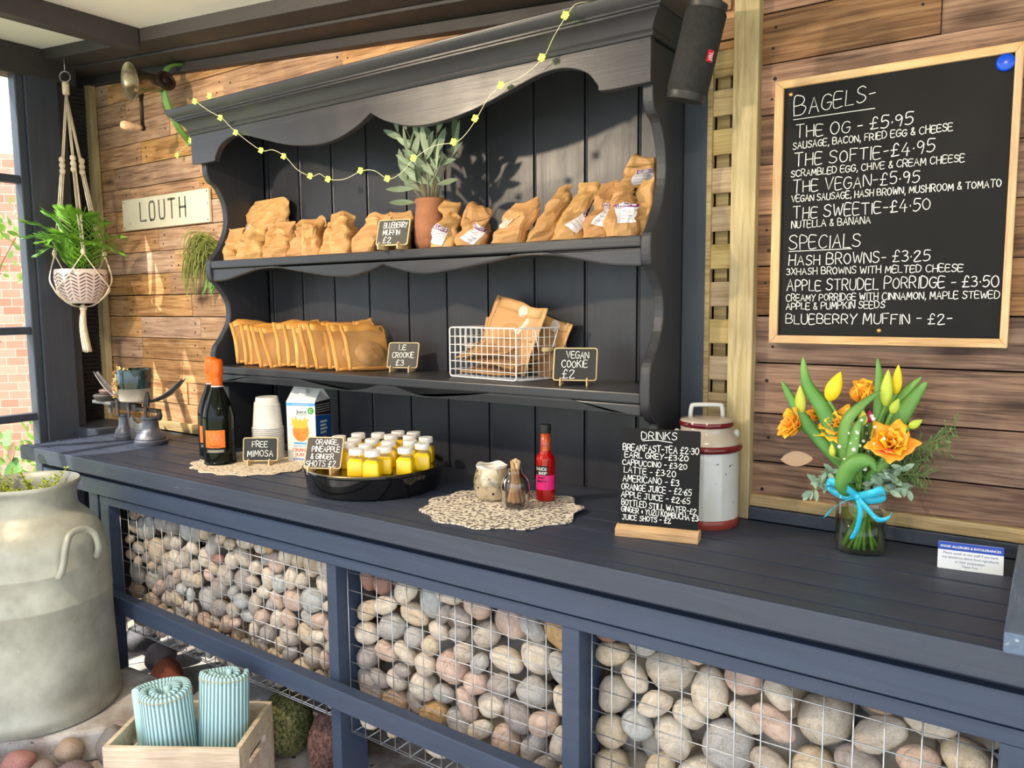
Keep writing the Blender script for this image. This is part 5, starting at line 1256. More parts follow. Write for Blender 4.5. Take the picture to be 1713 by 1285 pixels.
def rose(label, tip, k, face, size=.03, open_=1.0, red=False):
    t, p, d = flower('orange_rose', label, 'flower', tip, k); g = random.Random(k); face = V(face).normalized(); sd = face.orthogonal().normalized(); up = face.cross(sd)
    b = MB()
    for ringn, (n, rad, ln, tilt) in enumerate([(3, .10, .85, .10), (4, .24, 1.0, .32), (4, .40, 1.1, .62*open_), (5, .5, 1.2, .98*open_)]):
        for q in range(n):
            a = 2*PI*q/n + ringn*.7 + g.uniform(-.15, .15); rd = sd*math.cos(a) + up*math.sin(a); tg = face.cross(rd); til = tilt + g.uniform(-.1, .1)
            base = p + rd*size*rad*.25; ax = face*math.cos(til) + rd*math.sin(til); wd = size*(.62 + .12*ringn)
            def f(u, v, base=base, ax=ax, rd=rd, tg=tg, wd=wd, ln=ln, s=g.random()*9):
                w_ = wd*math.sin(PI*(.18+.62*v))*(u-.5)*1.5; cup_ = -abs(u-.5)**2*wd*1.1*(1-.5*v) ; rim = .13*size*math.sin(s+u*9)*v*v + .30*size*max(0, v-.75)
                return base + ax*(size*ln*v*(1-.25*abs(2*u-1)**2.5)) + tg*w_ - rd*cup_*-1*.9 + rd*rim
            b.grid(f, 7, 7)
    b.build('petals', M['orangepetal'], t, smooth=True, solid=.0004)
    if red:
        b = MB(); q = p + face*size*.30 + V((-.004, -.6*size, -.35*size)); b.leaf(q + V((-.010, 0, 0)), q + V((.012, 0, .001)), .009, (0, -1, .5), .1, -.3, 5); b.build('red_petal', M['redpetal'], t, smooth=True)
    b = MB()
    for q in range(5):
        a = 2*PI*q/5; rd = sd*math.cos(a) + up*math.sin(a); b.leaf(p, p + (rd*.8 - face*.3)*size*.6, size*.2, face, .1, .1, 4)
    b.build('sepals', M['gstem'], t, smooth=True)
    return t
def bud(label, tip, k, ln, wd, m, name='tulip_bud', cat='flower', lean=None):
    t, p, d = flower(name, label, cat, tip, k); d = V(lean).normalized() if lean else d
    q = d.to_track_quat('Z', 'Y').to_matrix()
    b = MB(); b.M = MX.Translation(p) @ q.to_4x4()
    def f(u, v):
        a = 2*PI*u; r_ = wd*(math.sin(PI*min(1, .06+.94*v**.78))**.8)*(1 + .07*math.cos(3*a)) if v < 1 else 0
        return V((r_*math.cos(a), r_*math.sin(a), ln*v))
    b.grid(f, 18, 14, True); b.build('bud', m, t, smooth=True); return t
def blade(label, pts, wd, k, turn=(0, -1, .2), m=None, fold=.35, tw=0):
    t = thing('tulip_leaf', label, 'leaf', NECK); P = spline([tuple(V(p)-NECK) for p in pts], 6); n = len(P); b = MB(); vs = []
    for i, p in enumerate(P):
        p = V(p); a = V(P[max(0, i-1)]); c = V(P[min(n-1, i+1)]); tg = (c-a).normalized(); s = i/(n-1)
        nr = V(turn); sd = tg.cross(nr).normalized(); nn = sd.cross(tg); ang = tw*s; sd = sd*math.cos(ang) + nn*math.sin(ang); nn = sd.cross(tg)
        w_ = wd/2*max(.02, math.sin(PI*min(1, .10 + .90*s**.85))**.7) if s < .999 else .0003
        vs += [p - sd*w_ - nn*w_*fold, p - sd*w_*.5 - nn*w_*fold*.3, p, p + sd*w_*.5 - nn*w_*fold*.3, p + sd*w_ - nn*w_*fold]
    fs = []
    for i in range(n-1):
        for j in range(4): fs.append((i*5+j, i*5+j+1, i*5+5+j+1, i*5+5+j))
    b.add(vs, fs); b.build('blade', m or M['tulipleaf'], t, smooth=True, solid=.0006); return t
rose('open orange rose facing right of centre with a red petal below', (-.238, .995, -.125) and (-.238, -.135, .985), 3, (.15, -.75, .62), .036, 1.15, True)
rose('orange rose hanging out at the left of the bunch', (-.408, -.12, 1.005), 5, (-.65, -.6, .30), .030, .9)
rose('full orange rose half behind leaves in the middle of the bunch', (-.335, -.105, 1.005), 7, (-.1, -.8, .6), .034, 1.1)
rose('upright orange rosebud at the top of the bunch', (-.296, -.09, 1.058), 9, (0, -.25, 1), .034, .25)
rose('small orange rose behind the left leaves', (-.372, -.075, 1.02), 11, (-.3, -.5, .8), .024, .9)
bud('big bright yellow tulip bud leaning right', (-.352, -.115, 1.058), 2, .060, .0145, M['yellow'], lean=(.35, 0, 1))
bud('pale green pointed tulip bud at the left', (-.401, -.12, 1.028), 4, .058, .0105, M['budgreen'], lean=(-.05, -.05, 1))
bud('tall pale green tulip bud at the right of the top', (-.252, -.12, 1.055), 6, .068, .0105, M['budgreen'], lean=(.04, 0, 1))
bud('yellow tulip bud tucked behind the tall green one', (-.240, -.09, 1.075), 8, .055, .009, M['yellow'], lean=(.05, 0, 1))
bud('small green lily bud at the right above the open rose', (-.238, -.14, 1.045), 10, .030, .008, M['budgreen'], 'green_bud', lean=(.4, 0, 1))
bud('small green bud sticking out at the far right', (-.210, -.13, 1.020), 12, .026, .0075, M['budgreen'], 'green_bud', lean=(.8, 0, .6))
bud('green carnation bud in the middle of the bunch', (-.287, -.135, 1.018), 14, .030, .0085, M['budgreen'], 'green_bud', lean=(0, -.1, 1))
bud('magenta carnation bud beside the green middle one', (-.278, -.12, 1.022), 15, .024, .006, M['magenta'], 'carnation_bud', lean=(.02, 0, 1))
bud('magenta bud below the big yellow tulip', (-.348, -.11, 1.035), 16, .022, .0045, M['magenta'], 'carnation_bud', lean=(-.05, 0, 1))
bud('small green bud low at the left', (-.335, -.14, .955), 17, .026, .0065, M['budgreen'], 'green_bud', lean=(-.1, -.1, 1))
Nk = tuple(NECK)
blade('tallest tulip leaf rising at the upper left', [Nk, (-.315, -.13, .95), (-.358, -.125, 1.04), (-.392, -.12, 1.09), (-.402, -.115, 1.140)], .030, 1, (.3, -1, .2))
blade('slim tulip leaf curving out at the far left', [Nk, (-.325, -.13, .945), (-.385, -.13, 1.01), (-.42, -.125, 1.06), (-.440, -.12, 1.092)], .024, 2, (.3, -1, .3))
blade('tall pointed tulip leaf at the right of the top', [Nk, (-.272, -.12, .96), (-.262, -.12, 1.04), (-.264, -.115, 1.10), (-.270, -.11, 1.142)], .022, 3, (.4, -1, 0))
blade('tulip leaf arching right across the middle', [Nk, (-.312, -.15, .955), (-.315, -.15, 1.02), (-.292, -.145, 1.055), (-.258, -.135, 1.085)], .026, 4, (-.3, -1, .3))
blade('pale twisted tulip leaf in the middle', [Nk, (-.300, -.165, .935), (-.298, -.165, .985), (-.292, -.16, 1.02), (-.278, -.15, 1.040)], .024, 5, (-.4, -1, .1))
blade('broad tulip leaf pointing to the upper right', [Nk, (-.262, -.11, .96), (-.232, -.10, 1.03), (-.210, -.09, 1.07), (-.190, -.085, 1.100)], .034, 6, (.2, -1, .2))
blade('tulip leaf behind the right buds', [Nk, (-.265, -.10, .98), (-.245, -.09, 1.05), (-.222, -.085, 1.085), (-.200, -.08, 1.108)], .024, 7, (-.3, -1, .3))
blade('large curled tulip leaf at the front folding over', [Nk, (-.304, -.168, .905), (-.300, -.178, .935), (-.282, -.180, .958), (-.263, -.176, .960), (-.254, -.172, .942)], .034, 8, (.5, -1, .35), fold=.45)
blade('broad tulip leaf behind the ribbon at the right', [Nk, (-.262, -.14, .925), (-.245, -.14, .955), (-.232, -.138, .985)], .026, 9, (.5, -1, .2))
t = thing('gypsophila_sprig', 'white gypsophila sprig in the dark centre of the bunch', 'flower', NECK); st = MB(); fl = MB(); g = random.Random(5)
for k in range(70):
    p = V((g.gauss(-.286, .020), g.uniform(-.168, -.11), g.gauss(.985, .022))) - NECK; fl.ball(p, g.uniform(.0018, .0042), 7, 5)
    if k % 2 == 0: st.tube([V((0, 0, 0)), p*.55 + V((0, .004, 0)), p], .0006, 4)
st.build('stems', M['sprig'], t); fl.build('florets', M['gyp'], t)
t = thing('fine_green_sprig', 'feathery fine green sprig spreading at the right of the bunch', 'foliage', NECK); st = MB(); lf = MB(); g = random.Random(9)
for k in range(9):
    tip = V((-.140 - .009*k + g.uniform(-.012, .012), g.uniform(-.13, -.06), 1.030 - .018*k*(1 if k < 6 else .9) + g.uniform(-.012, .012))) - NECK
    pts = [V(q) for q in spline([(0, 0, 0), tuple(tip*.5 + V((0, 0, .012))), tuple(tip)], 8)]; st.tube(pts, .0009, 5)
    for j in range(5, len(pts)):
        for s_ in (-1, 1):
            d = V((g.uniform(-.2, .9), g.uniform(-.5, .5), s_*g.uniform(.3, 1))).normalized(); q = pts[j] + d*g.uniform(.010, .022); st.tube([pts[j], q], .0006, 4)
            for e in range(2):
                d2 = (d + V((g.uniform(-.7, .7), g.uniform(-.5, .5), g.uniform(-.7, .7)))).normalized(); m0 = pts[j].lerp(q, .5+.5*e); lf.leaf(m0, m0 + d2*g.uniform(.006, .011), .0028, (g.uniform(-1, 1), -1, g.uniform(-1, 1)), .1, .1, 3)
st.build('stems', M['sprig'], t); lf.build('leaflets', M['sprig'], t)
t = thing('eucalyptus_sprig', 'grey green eucalyptus sprigs low in the bunch', 'foliage', NECK); st = MB(); lf = MB(); g = random.Random(13)
for tip in ((-.378, -.135, .880), (-.362, -.15, .905), (-.345, -.15, .925), (-.215, -.14, .945), (-.225, -.15, .925), (-.205, -.13, .905), (-.235, -.15, .905)):
    tip = V(tip) - NECK; pts = [V(q) for q in spline([(0, 0, 0), tuple(tip*.5 + V((0, 0, .014))), tuple(tip)], 6)]; st.tube(pts, .0011, 5)
    for j in range(4, len(pts)):
        for s_ in (-1, 1):
            d = V((g.uniform(-.6, .6) + .4*s_, g.uniform(-.6, .1), g.uniform(-.7, .7))).normalized(); lf.leaf(pts[j], pts[j] + d*g.uniform(.016, .026), .010, (g.uniform(-.6, .6), -1, g.uniform(-.4, .8)), .1, .15, 4)
st.build('stems', M['sprig'], t); lf.build('leaves', M['eucal'], t, smooth=True)
t = thing('dry_leaf', 'curled brown leaf at the lower left of the bunch', 'leaf', NECK); b = MB()
b.leaf(V((-.375, -.13, .945)) - NECK, V((-.432, -.13, .935)) - NECK, .030, (0, -1, .4), .2, .3, 8); b.build('blade', M['dryleaf'], t, smooth=True)
b = MB(); b.tube([V((0, 0, 0)), V((-.045, -.02, .035)), V((-.375, -.13, .945)) - NECK], .001, 5); b.build('stalk', M['twig'], t)


M['palemetal'] = mat('pale_worn_metal', srgb(150, 148, 150), srgb(110, 106, 106), 14, rough=.35, metal=.6)

# ================================================================ things on the wall and hanging
# ---- big menu board
t = thing('menu_chalkboard', 'large oak framed BAGELS chalkboard menu on the right plank wall', 'chalkboard', (-.285, 0, 1.425))
T = lambda pts: [(x+.285, z-1.425) for x, z in pts]
x0, x1, z0, z1 = -.4975, -.0725, 1.1605, 1.691; i0, i1, j0, j1 = -.480, -.085, 1.177, 1.675
for poly, m in (([(x0, z1), (i0, j1), (i1, j1), (x1, z1)], 'oak'), ([(x0, z0), (x1, z0), (i1, j0), (i0, j0)], 'oak'), ([(x0, z0), (i0, j0), (i0, j1), (x0, z1)], 'oak_z'), ([(x1, z0), (x1, z1), (i1, j1), (i1, j0)], 'oak_z')):
    b = MB(); b.prism(T(poly), XZ, -.022, -.001); b.build('frame', M[m], t, bevel=.0015)
b = MB(); b.prism(T([(i0-.002, j0-.002), (i1+.002, j0-.002), (i1+.002, j1+.002), (i0-.002, j1+.002)]), XZ, -.015, -.002); sl = b.build('slate', M['board'], t)
LN = [('BAGELS-', -.4599, -.3093, 1.6195, .0300, .0090, 1.3), ('THE OG - £5.95', -.4554, -.2425, 1.5746, .0224, -.0003, 1.12), ('SAUSAGE, BACON, FRIED EGG & CHEESE', -.4597, -.176, 1.5537, .0130, .0014, 1),
      ('THE SOFTIE-£4.95', -.4554, -.2042, 1.5184, .0226, .0013, 1.12), ('SCRAMBLED EGG, CHIVE & CREAM CHEESE', -.4615, -.1549, 1.4991, .0130, -.0013, 1), ('THE VEGAN-£5.95', -.4573, -.227, 1.467, .0221, .0004, 1.12),
      ('VEGAN SAUSAGE, HASH BROWN, MUSHROOM & TOMATO', -.4595, -.0958, 1.4488, .0130, -.0014, 1), ('THE SWEETIE-£4.50', -.4558, -.2067, 1.4148, .0222, .0003, 1.12), ('NUTELLA & BANANA', -.458, -.3092, 1.3964, .0140, 0, 1),
      ('SPECIALS', -.4625, -.3263, 1.3527, .0260, -.0003, 1.2), ('HASH BROWNS- £3.25', -.4616, -.2034, 1.3203, .0205, .0007, 1.1), ('3XHASH BROWNS WITH MELTED CHEESE', -.4661, -.1487, 1.3017, .0134, -.0018, 1),
      ('APPLE STRUDEL PORRIDGE - £3.50', -.4636, -.0911, 1.269, .0205, .0018, 1.12), ('CREAMY PORRIDGE WITH CINNAMON, MAPLE STEWED', -.4647, -.0889, 1.2474, .0136, .0031, 1), ('APPLE & PUMPKIN SEEDS', -.4642, -.2775, 1.2302, .0134, .0029, 1),
      ('BLUEBERRY MUFFIN - £2-', -.4644, -.1625, 1.2011, .0190, .0026, 1.08)]
b = MB()
for k, (s, a, c, z, h, dz, cap) in enumerate(LN):
    handline(b, s, a+.285, c+.285, z-1.425, h*.97, .0016 if h > .017 else .0014, dz, cap, 70+k, y=-.0151)
ribbon(b, [(-.460+.285, 1.612-1.425), (-.309+.285, 1.613-1.425)], .0014, y=-.0151); ribbon(b, [(-.462+.285, 1.349-1.425), (-.342+.285, 1.3495-1.425)], .0014, y=-.0151)
b.build('chalk_lettering', M['chalk'], sl)
M['brass'] = mat('brass_screw', srgb(200, 160, 96), rough=.35, metal=.8)
for x, z in ((-.467, 1.663), (-.286, 1.189)):
    b = MB(); b.M = MX.Translation((x+.285, -.0150, z-1.425)) @ MX.Rotation(R(90), 4, 'X'); b.lathe([(.0042, 0), (.0036, .0012), (0, .0014)], 16); b.build('screw', M['brass'], t, smooth=True)
M['bluemag'] = mat('blue_magnet', srgb(0, 78, 226), rough=.22, coat=.4)
b = MB(); b.M = MX.Rotation(R(90), 4, 'X'); b.lathe([(.0142, 0), (.0150, .002), (.0146, .006), (.0110, .0082), (0, .009)], 32)
o = b.build('round_magnet', M['bluemag'], smooth=True); o.location = (-.099, -.0155, 1.6600); tag(o, 'round blue magnet in the top right corner of the menu board', 'magnet')

# ---- LOUTH sign
M['signcream'] = mat('cream_enamel', srgb(226, 222, 202), srgb(214, 208, 186), 5, rough=.35, speck=(40, .72, srgb(120, 100, 80)))
M['signgrey'] = mat('sign_letter_grey', srgb(84, 88, 82), rough=.5)
t = thing('place_name_sign', 'cream metal sign reading LOUTH on the left plank wall', 'sign', (-2.710, -.004, 1.594))
b = MB(); b.prism([(-.277, -.058), (.278, -.058), (.278, .058), (-.277, .058)], XZ, -.008, .003); pl = b.build('plate', M['signcream'], t, bevel=.002)
LT = {'L': [[(0, 1), (0, 0), (.8, 0)]], 'O': [[(.15, 0), (.03, .12), (0, .3), (0, .7), (.03, .88), (.15, 1), (.6, 1), (.72, .88), (.75, .7), (.75, .3), (.72, .12), (.6, 0), (.13, 0)]],
      'U': [[(0, 1), (0, .28), (.04, .10), (.18, 0), (.57, 0), (.71, .10), (.75, .28), (.75, 1)]], 'T': [[(-.02, 1), (.82, 1)], [(.4, 1), (.4, 0)]], 'H': [[(0, 0), (0, 1)], [(.75, 0), (.75, 1)], [(0, .5), (.75, .5)]]}
b = MB(); hx = .066
for ch, x in zip('LOUTH', (-.152, -.090, -.026, .036, .104)):
    for st in LT[ch]: ribbon(b, [(x + u*hx*.70, -.028 + v*hx) for u, v in st], .0078, y=-.0082)
b.build('lettering', M['signgrey'], pl)
for x in (-.268, .268):
    for z in (-.048, .048):
        b = MB(); b.M = MX.Translation((x, -.008, z)) @ MX.Rotation(R(90), 4, 'X'); b.lathe([(.003, 0), (0, .0012)], 10); b.build('screw', M['nail'], t)

# ---- green cast iron hand mill with horn hopper
M['milgreen'] = mat('green_enamel', srgb(84, 126, 58), srgb(104, 148, 76), 8, rough=.4)
M['tinned'] = mat('tinned_metal', srgb(150, 140, 118), srgb(96, 86, 72), 16, rough=.28, metal=.85)
M['castblack'] = mat('black_cast_iron', srgb(38, 32, 28), srgb(58, 48, 40), 20, rough=.5, metal=.4)
t = thing('hand_mill', 'green wall mounted hand mill with tin horn and wooden crank', 'hand mill', (-2.530, -.002, 1.95))
def arm(pts, w0, w1, name):
    P = [V(p) for p in spline(pts, 5)]; n = len(P); b = MB(); vs = []
    for i, p in enumerate(P):
        tg = (P[min(n-1, i+1)] - P[max(0, i-1)]).normalized(); nr = V((-tg.y, tg.x))*.0045; hw_ = w0 + (w1-w0)*i/(n-1)
        vs += [(-hw_, p.x+nr.x, p.y+nr.y), (hw_, p.x+nr.x, p.y+nr.y), (hw_, p.x-nr.x, p.y-nr.y), (-hw_, p.x-nr.x, p.y-nr.y)]
    b.add(vs, [(4*i+k, 4*i+(k+1) % 4, 4*i+4+(k+1) % 4, 4*i+4+k) for i in range(n-1) for k in range(4)] + [(0, 1, 2, 3), (4*n-4, 4*n-1, 4*n-2, 4*n-3)]); return b.build(name, M['milgreen'], t, auto=R(35), bevel=.001)
arm([(-.004, .125), (-.035, .122), (-.075, .105), (-.100, .060)], .012, .014, 'upper_bracket')
arm([(-.100, .040), (-.085, -.02), (-.050, -.085), (-.020, -.120), (-.004, -.128)], .015, .013, 'lower_bracket')
for z in (.125, -.128):
    b = MB(); b.box(-.026, .018, -.006, 0, z-.014, z+.014); fo = b.build('bracket_foot', M['milgreen'], t, bevel=.003)
    b = MB(); b.M = MX.Translation((-.014, -.006, z)) @ MX.Rotation(R(90), 4, 'X'); b.lathe([(.004, 0), (0, .001)], 10); b.build('screw', M['nail'], fo)
b = MB(); b.M = MX.Translation((0, -.100, .045)) @ MX.Rotation(R(97), 4, 'X') @ MX.Rotation(R(-6), 4, 'Y')
b.lathe([(0, -.01), (.026, -.01), (.028, .02), (.030, .045), (.038, .075), (.050, .098), (.0600, .108), (.0608, .110), (.0585, .110), (.048, .099), (.036, .076), (.026, .05), (.018, .03), (0, .025)], 40); b.build('horn', M['tinned'], t, smooth=True)
b = MB(); b.M = MX.Translation((.028, -.108, .045)) @ MX.Rotation(R(75), 4, 'Y')
b.lathe([(0, 0), (.030, 0), (.033, .003), (.033, .012), (.026, .014), (.024, .010), (.012, .010), (.010, .018), (0, .020)], 32); hb = b.build('geared_wheel', M['castblack'], t, auto=R(30))
for k in range(6):
    a = k*PI/3; b = MB(); b.M = MX.Translation((.028, -.108, .045)) @ MX.Rotation(R(75), 4, 'Y') @ MX.Translation((.0185*math.cos(a), .0185*math.sin(a), .0102)); b.lathe([(0, 0), (.0042, 0), (.0042, .0006), (0, .0008)], 12); b.build('wheel_hole', M['nail'], hb)
b = MB(); b.tube([(-.010, -.165, .03), (-.014, -.170, -.02), (-.014, -.170, -.108)], [.0085, .007, .0075], 10, flat=.55); b.ball((-.014, -.170, -.110), .011, 12, 8, .8, 1, 1); b.build('crank', M['castblack'], t, smooth=True)
b = MB(); b.M = MX.Translation((-.014, -.176, -.110)) @ MX.Rotation(R(92), 4, 'X'); b.lathe([(0, 0), (.0085, 0), (.0095, .01), (.0135, .040), (.0145, .055), (.011, .066), (0, .069)], 20); b.build('wooden_handle', M['oak_z'], t, smooth=True)

# ---- macrame hanger with potted fern
M['cord'] = mat('cotton_cord', srgb(232, 218, 196), srgb(214, 198, 172), 60, rough=.9, bump=.6, bscale=200)
M['potpale'] = mat('pale_pink_pot', srgb(222, 206, 200), srgb(212, 194, 188), 12, rough=.7)
M['potdash'] = mat('brown_pot_dash', srgb(84, 64, 66), rough=.7)
M['fern'] = mat('bright_fern_leaf', srgb(74, 132, 30), srgb(134, 184, 60), 5, rough=.42, island=True, vary=.28)
PX, PY, PZ = -2.915, -.220, 1.259
t = thing('macrame_hanger', 'cream macrame plant hanger with ring and tassel by the window post', 'plant hanger', (PX, PY, PZ)); t.scale = (1.085,)*3; h0 = V((-.020, 0, .737))
b = MB(); b.tube([h0 + V((.017*math.cos(2*PI*k/24)*.85, .017*math.cos(2*PI*k/24)*.57, .017*math.sin(2*PI*k/24))) for k in range(24)], .0022, 8, True); b.build('ring', M['palemetal'], t, smooth=True)
b = MB(); b.tube([h0 + V((0, 0, .017)), h0 + V((.001, 0, .04)), h0 + V((0, 0, .057))], .0012, 6); b.build('hook_wire', M['steel'], t, smooth=True)
b = MB(); b.lathe([(.009, 0), (.0105, .005), (.0105, .035), (.008, .042), (0, .043)], 16); b.v = [tuple(V(p) + h0 + V((0, 0, -.058))) for p in b.v]; b.build('wrapped_neck', M['cord'], t, smooth=True)
RR = .083; att = [(-150, 'a'), (-20, 'b'), (95, 'c')]; nk = h0 + V((0, 0, -.055))
for a, _ in att:
    d = V((math.cos(R(a)), math.sin(R(a)), 0)); kz = .485; k1 = nk.lerp(d*RR*1.02 + V((0, 0, .112)), .40); rim = d*(RR+.005) + V((0, 0, .112)); sag = d*(RR+.008) + V((0, 0, .07))
    b = MB(); g = random.Random(a)
    for q in range(5):
        o_ = V((g.uniform(-.005, .005), g.uniform(-.005, .005), 0)); b.tube([nk + o_*.6, k1 + o_*.7], .0018, 5); b.tube([k1 + o_*1.2, (k1+rim)/2 + o_*1.5, rim + V((0, 0, .06)) + o_*.8], .0018, 5)
    b.build('cord', M['cord'], t, smooth=True)
    b = MB()
    for q in range(3): b.ball(k1 + V((0, 0, .018-.018*q)), .0095, 10, 8, 1, 1, 1.15)
    b.build('knot', M['cord'], t, smooth=True)
    b = MB(); b.ball(rim + V((0, 0, .055)), .0075, 10, 8, 1, 1, 1.5); b.build('knot', M['cord'], t, smooth=True)
    b = MB()
    for da in (-60, 60):
        e = V((math.cos(R(a+da)), math.sin(R(a+da)), 0)); m1 = V((math.cos(R(a+da*.55)), math.sin(R(a+da*.55)), 0))
        for w_ in (-.002, .002): b.tube(spline([tuple(rim + V((0, 0, .05)) + d*w_), tuple(m1*(RR+.008) + V((w_, 0, .085))), tuple(e*(RR+.006) + V((w_, 0, .048))), tuple(e*.072 + V((w_, 0, .022))), tuple(e*.035 + V((w_, 0, -.006))), (w_, 0, -.012)], 5), .0016, 5)
    b.build('net_cord', M['cord'], t, smooth=True)
b = MB(); b.ball((0, 0, -.016), .0115, 12, 8, 1, 1, 1.1); b.build('knot', M['cord'], t, smooth=True)
b = MB(); g = random.Random(3)
for q in range(22):
    a = g.random()*6.28; r_ = .010*math.sqrt(g.random()); b.tube(spline([(r_*.7*math.cos(a), r_*.7*math.sin(a), -.022), (r_*math.cos(a)-.008, r_*math.sin(a), -.08), (r_*1.3*math.cos(a)+.010, r_*1.3*math.sin(a), -.158 - g.uniform(0, .006))], 5), .0021, 5)
b.build('tassel', M['cord'], t, smooth=True)
t = thing('potted_fern', 'bright green fern in a pale brown-dashed pot in the macrame hanger', 'potted plant', (PX, PY, PZ)); t.scale = (1.085,)*3
pp = spline([(.046, .0), (.058, .012), (.072, .040), (.0795, .070), (.0800, .095), (.0775, .112)], 4)
b = MB(); b.lathe([(0, 0)] + [tuple(p) for p in pp] + [(.0735, .112), (.072, .09), (0, .088)], 48); po = b.build('pot', M['potpale'], t, smooth=True)
def prad(z):
    for (r0, za), (r1, zb) in zip(pp, pp[1:]):
        if za <= z <= zb: return r0 + (r1-r0)*(z-za)/(zb-za)
    return .0775
b = MB()
for col_ in range(11):
    a0 = 2*PI*col_/11
    for row in range(8):
        z = .008 + row*.0112; wd = .036*prad(z)/.08
        for s_ in (-1, 1):
            pts = []
            for q in range(4):
                u = .12 + .78*q/3; zz = z + .013*u; r_ = prad(min(.110, zz)) + .0004; aa = a0 + s_*u*.5*wd/r_*1.35; pts.append((aa, zz, r_))
            w_ = .0023; vs = []
            for k, (aa, zz, r_) in enumerate(pts):
                ww = w_*(.6 + .4*math.sin(PI*(k+.5)/4)); vs += [(r_*math.cos(aa), r_*math.sin(aa), zz-ww), (r_*math.cos(aa), r_*math.sin(aa), zz+ww)]
            b.add(vs, [(2*k, 2*k+1, 2*k+3, 2*k+2) for k in range(3)])
b.build('dash_pattern', M['potdash'], po)
b = MB(); st = MB(); g = random.Random(21)
LH = [(-.155, .05, .265), (-.15, .08, .215), (-.125, .04, .165), (-.085, .06, .290), (-.03, .05, .305), (-.03, .10, .22), (.03, .04, .290), (.085, .05, .265), (.14, .04, .215), (.135, .03, .165), (.06, .10, .19), (-.09, .10, .20)]
tips = [(.82*l_ + .82*c_, .57*l_ - .57*c_, z_) for l_, c_, z_ in LH]
for tip in tips:
    tip = V(tip); p0 = V((tip.x*.12, tip.y*.12, .09)); P = [V(q) for q in spline([tuple(p0), tuple(p0.lerp(tip, .5) + V((0, 0, .055))), tuple(tip)], 9)]
    st.tube(P, [.0016*(1-.7*k/len(P)) for k in range(len(P))], 5); n = len(P)
    for k in range(3, n):
        tg = (P[k] - P[k-1]).normalized(); sd = tg.cross(V((0, 0, 1)))
        sd = sd.normalized() if sd.length > .01 else V((1, 0, 0)); ln = .072*math.sin(PI*(.22 + .66*k/n))
        for s_ in (-1, 1):
            for h_ in (0,):
                q = P[k-1].lerp(P[k], .5); d = (tg*1.0 + sd*s_ + V((0, 0, -.12 + g.uniform(-.12, .12)))).normalized(); b.leaf(q, q + d*ln, .0078, (tg.cross(sd)*s_ + V((0, 0, .8))), -.12, .25, 4)
    b.leaf(P[-2], P[-1] + (P[-1]-P[-2]).normalized()*.03, .008, (0, -1, .5), 0, .2, 4)
st.build('frond_stems', M['gstem'], t, smooth=True); b.build('fronds', M['fern'], t)
# ---- trailing plant behind the dresser side
t = thing('trailing_plant', 'trailing green rush-like plant hanging on the planks left of the dresser', 'hanging plant', (-2.40, -.030, 1.44)); b = MB(); g = random.Random(2)
M['rush'] = mat('rush_green', srgb(104, 112, 48), srgb(150, 156, 84), 12, rough=.55, island=True, vary=.3)
for k in range(150):
    a = g.uniform(1.7, 4.5); L_ = g.uniform(.06, .14); d = V((math.cos(a)*1.0, -abs(math.sin(a))*.35 - .1, g.uniform(-.1, .7))); p0 = V((g.uniform(-.02, .06), g.uniform(-.02, 0), g.uniform(-.06, .03)))
    b.tube(spline([tuple(p0), tuple(p0 + d*L_*.55), tuple(p0 + d*L_*.9 + V((0, 0, -.35*L_))), tuple(p0 + d*L_ + V((0, 0, -L_*g.uniform(.5, 1.1))))], 3), .0016, 4)
b.build('stems', M['rush'], t); b = MB()
for k in range(10):
    p0 = V((g.uniform(-.03, .05), -.01, g.uniform(-.12, -.06))); b.leaf(p0, p0 + V((g.uniform(-.03, .03), -.01, -.055)), .015, (0, -1, .2), .1, .2, 5)
b.build('lower_leaves', M['tulipleaf'], t)

# ---- portable speaker hung on the dresser corner
M['mesh_black'] = mat('speaker_fabric', (.010, .010, .011, 1), (.018, .018, .019, 1), 120, rough=.8, bump=.4, bscale=260)
M['rubber'] = mat('black_rubber', (.020, .020, .021, 1), rough=.45)
sa = V((-.570, -.205, 1.806)); sb = V((-.614, -.205, 1.634)); ax = sa - sb; q = frame((0, 0, 0), (V((1, 0, 0)) - ax.normalized()*ax.normalized().x), ax)
t = thing('portable_speaker', 'black cylindrical portable speaker hanging at the dresser top right corner', 'speaker', sb); Ls = ax.length; rs = .039
b = MB(); b.M = q; b.lathe([(rs*.93, .014), (rs, .018), (rs, Ls-.018), (rs*.93, Ls-.014)], 40); b.build('fabric_body', M['mesh_black'], t, smooth=True)
for z0, z1 in ((0, .0142), (Ls-.0142, Ls)):
    b = MB(); b.M = q; b.lathe([(0, z0), (rs*.88, z0), (rs*.95, (z0+z1)/2), (rs*.94, z1), (0, z1)], 40); b.build('end_cap', M['rubber'], t, auto=R(40))
M['logored'] = mat('red_badge', srgb(190, 10, 50), rough=.4)
b = MB(); b.M = q
ang = R(-24)
def sm(x, z, yy): a = ang + x/rs; return V(((rs+.0006-yy)*math.cos(a), (rs+.0006-yy)*math.sin(a), z))
b.grid(lambda u, v: sm(-.0072+.0144*u, Ls*.40+.021*v, 0), 6, 3); lg = b.build('red_badge', M['logored'], t, solid=.0006)
b = MB(); b.M = q; f2 = lambda x, z, yy: sm(-z, Ls*.40+.0105 + x, -.0012)
vs, fs = fontmesh('JBL'); xs = [v[0] for v in vs]; cx_ = (min(xs)+max(xs))/2; k_ = .0165/(max(xs)-min(xs)); b.add([f2((v[0]-cx_)*k_, (v[1]-.36)*k_, 0) for v in vs], fs); b.build('lettering', M['white'], lg)
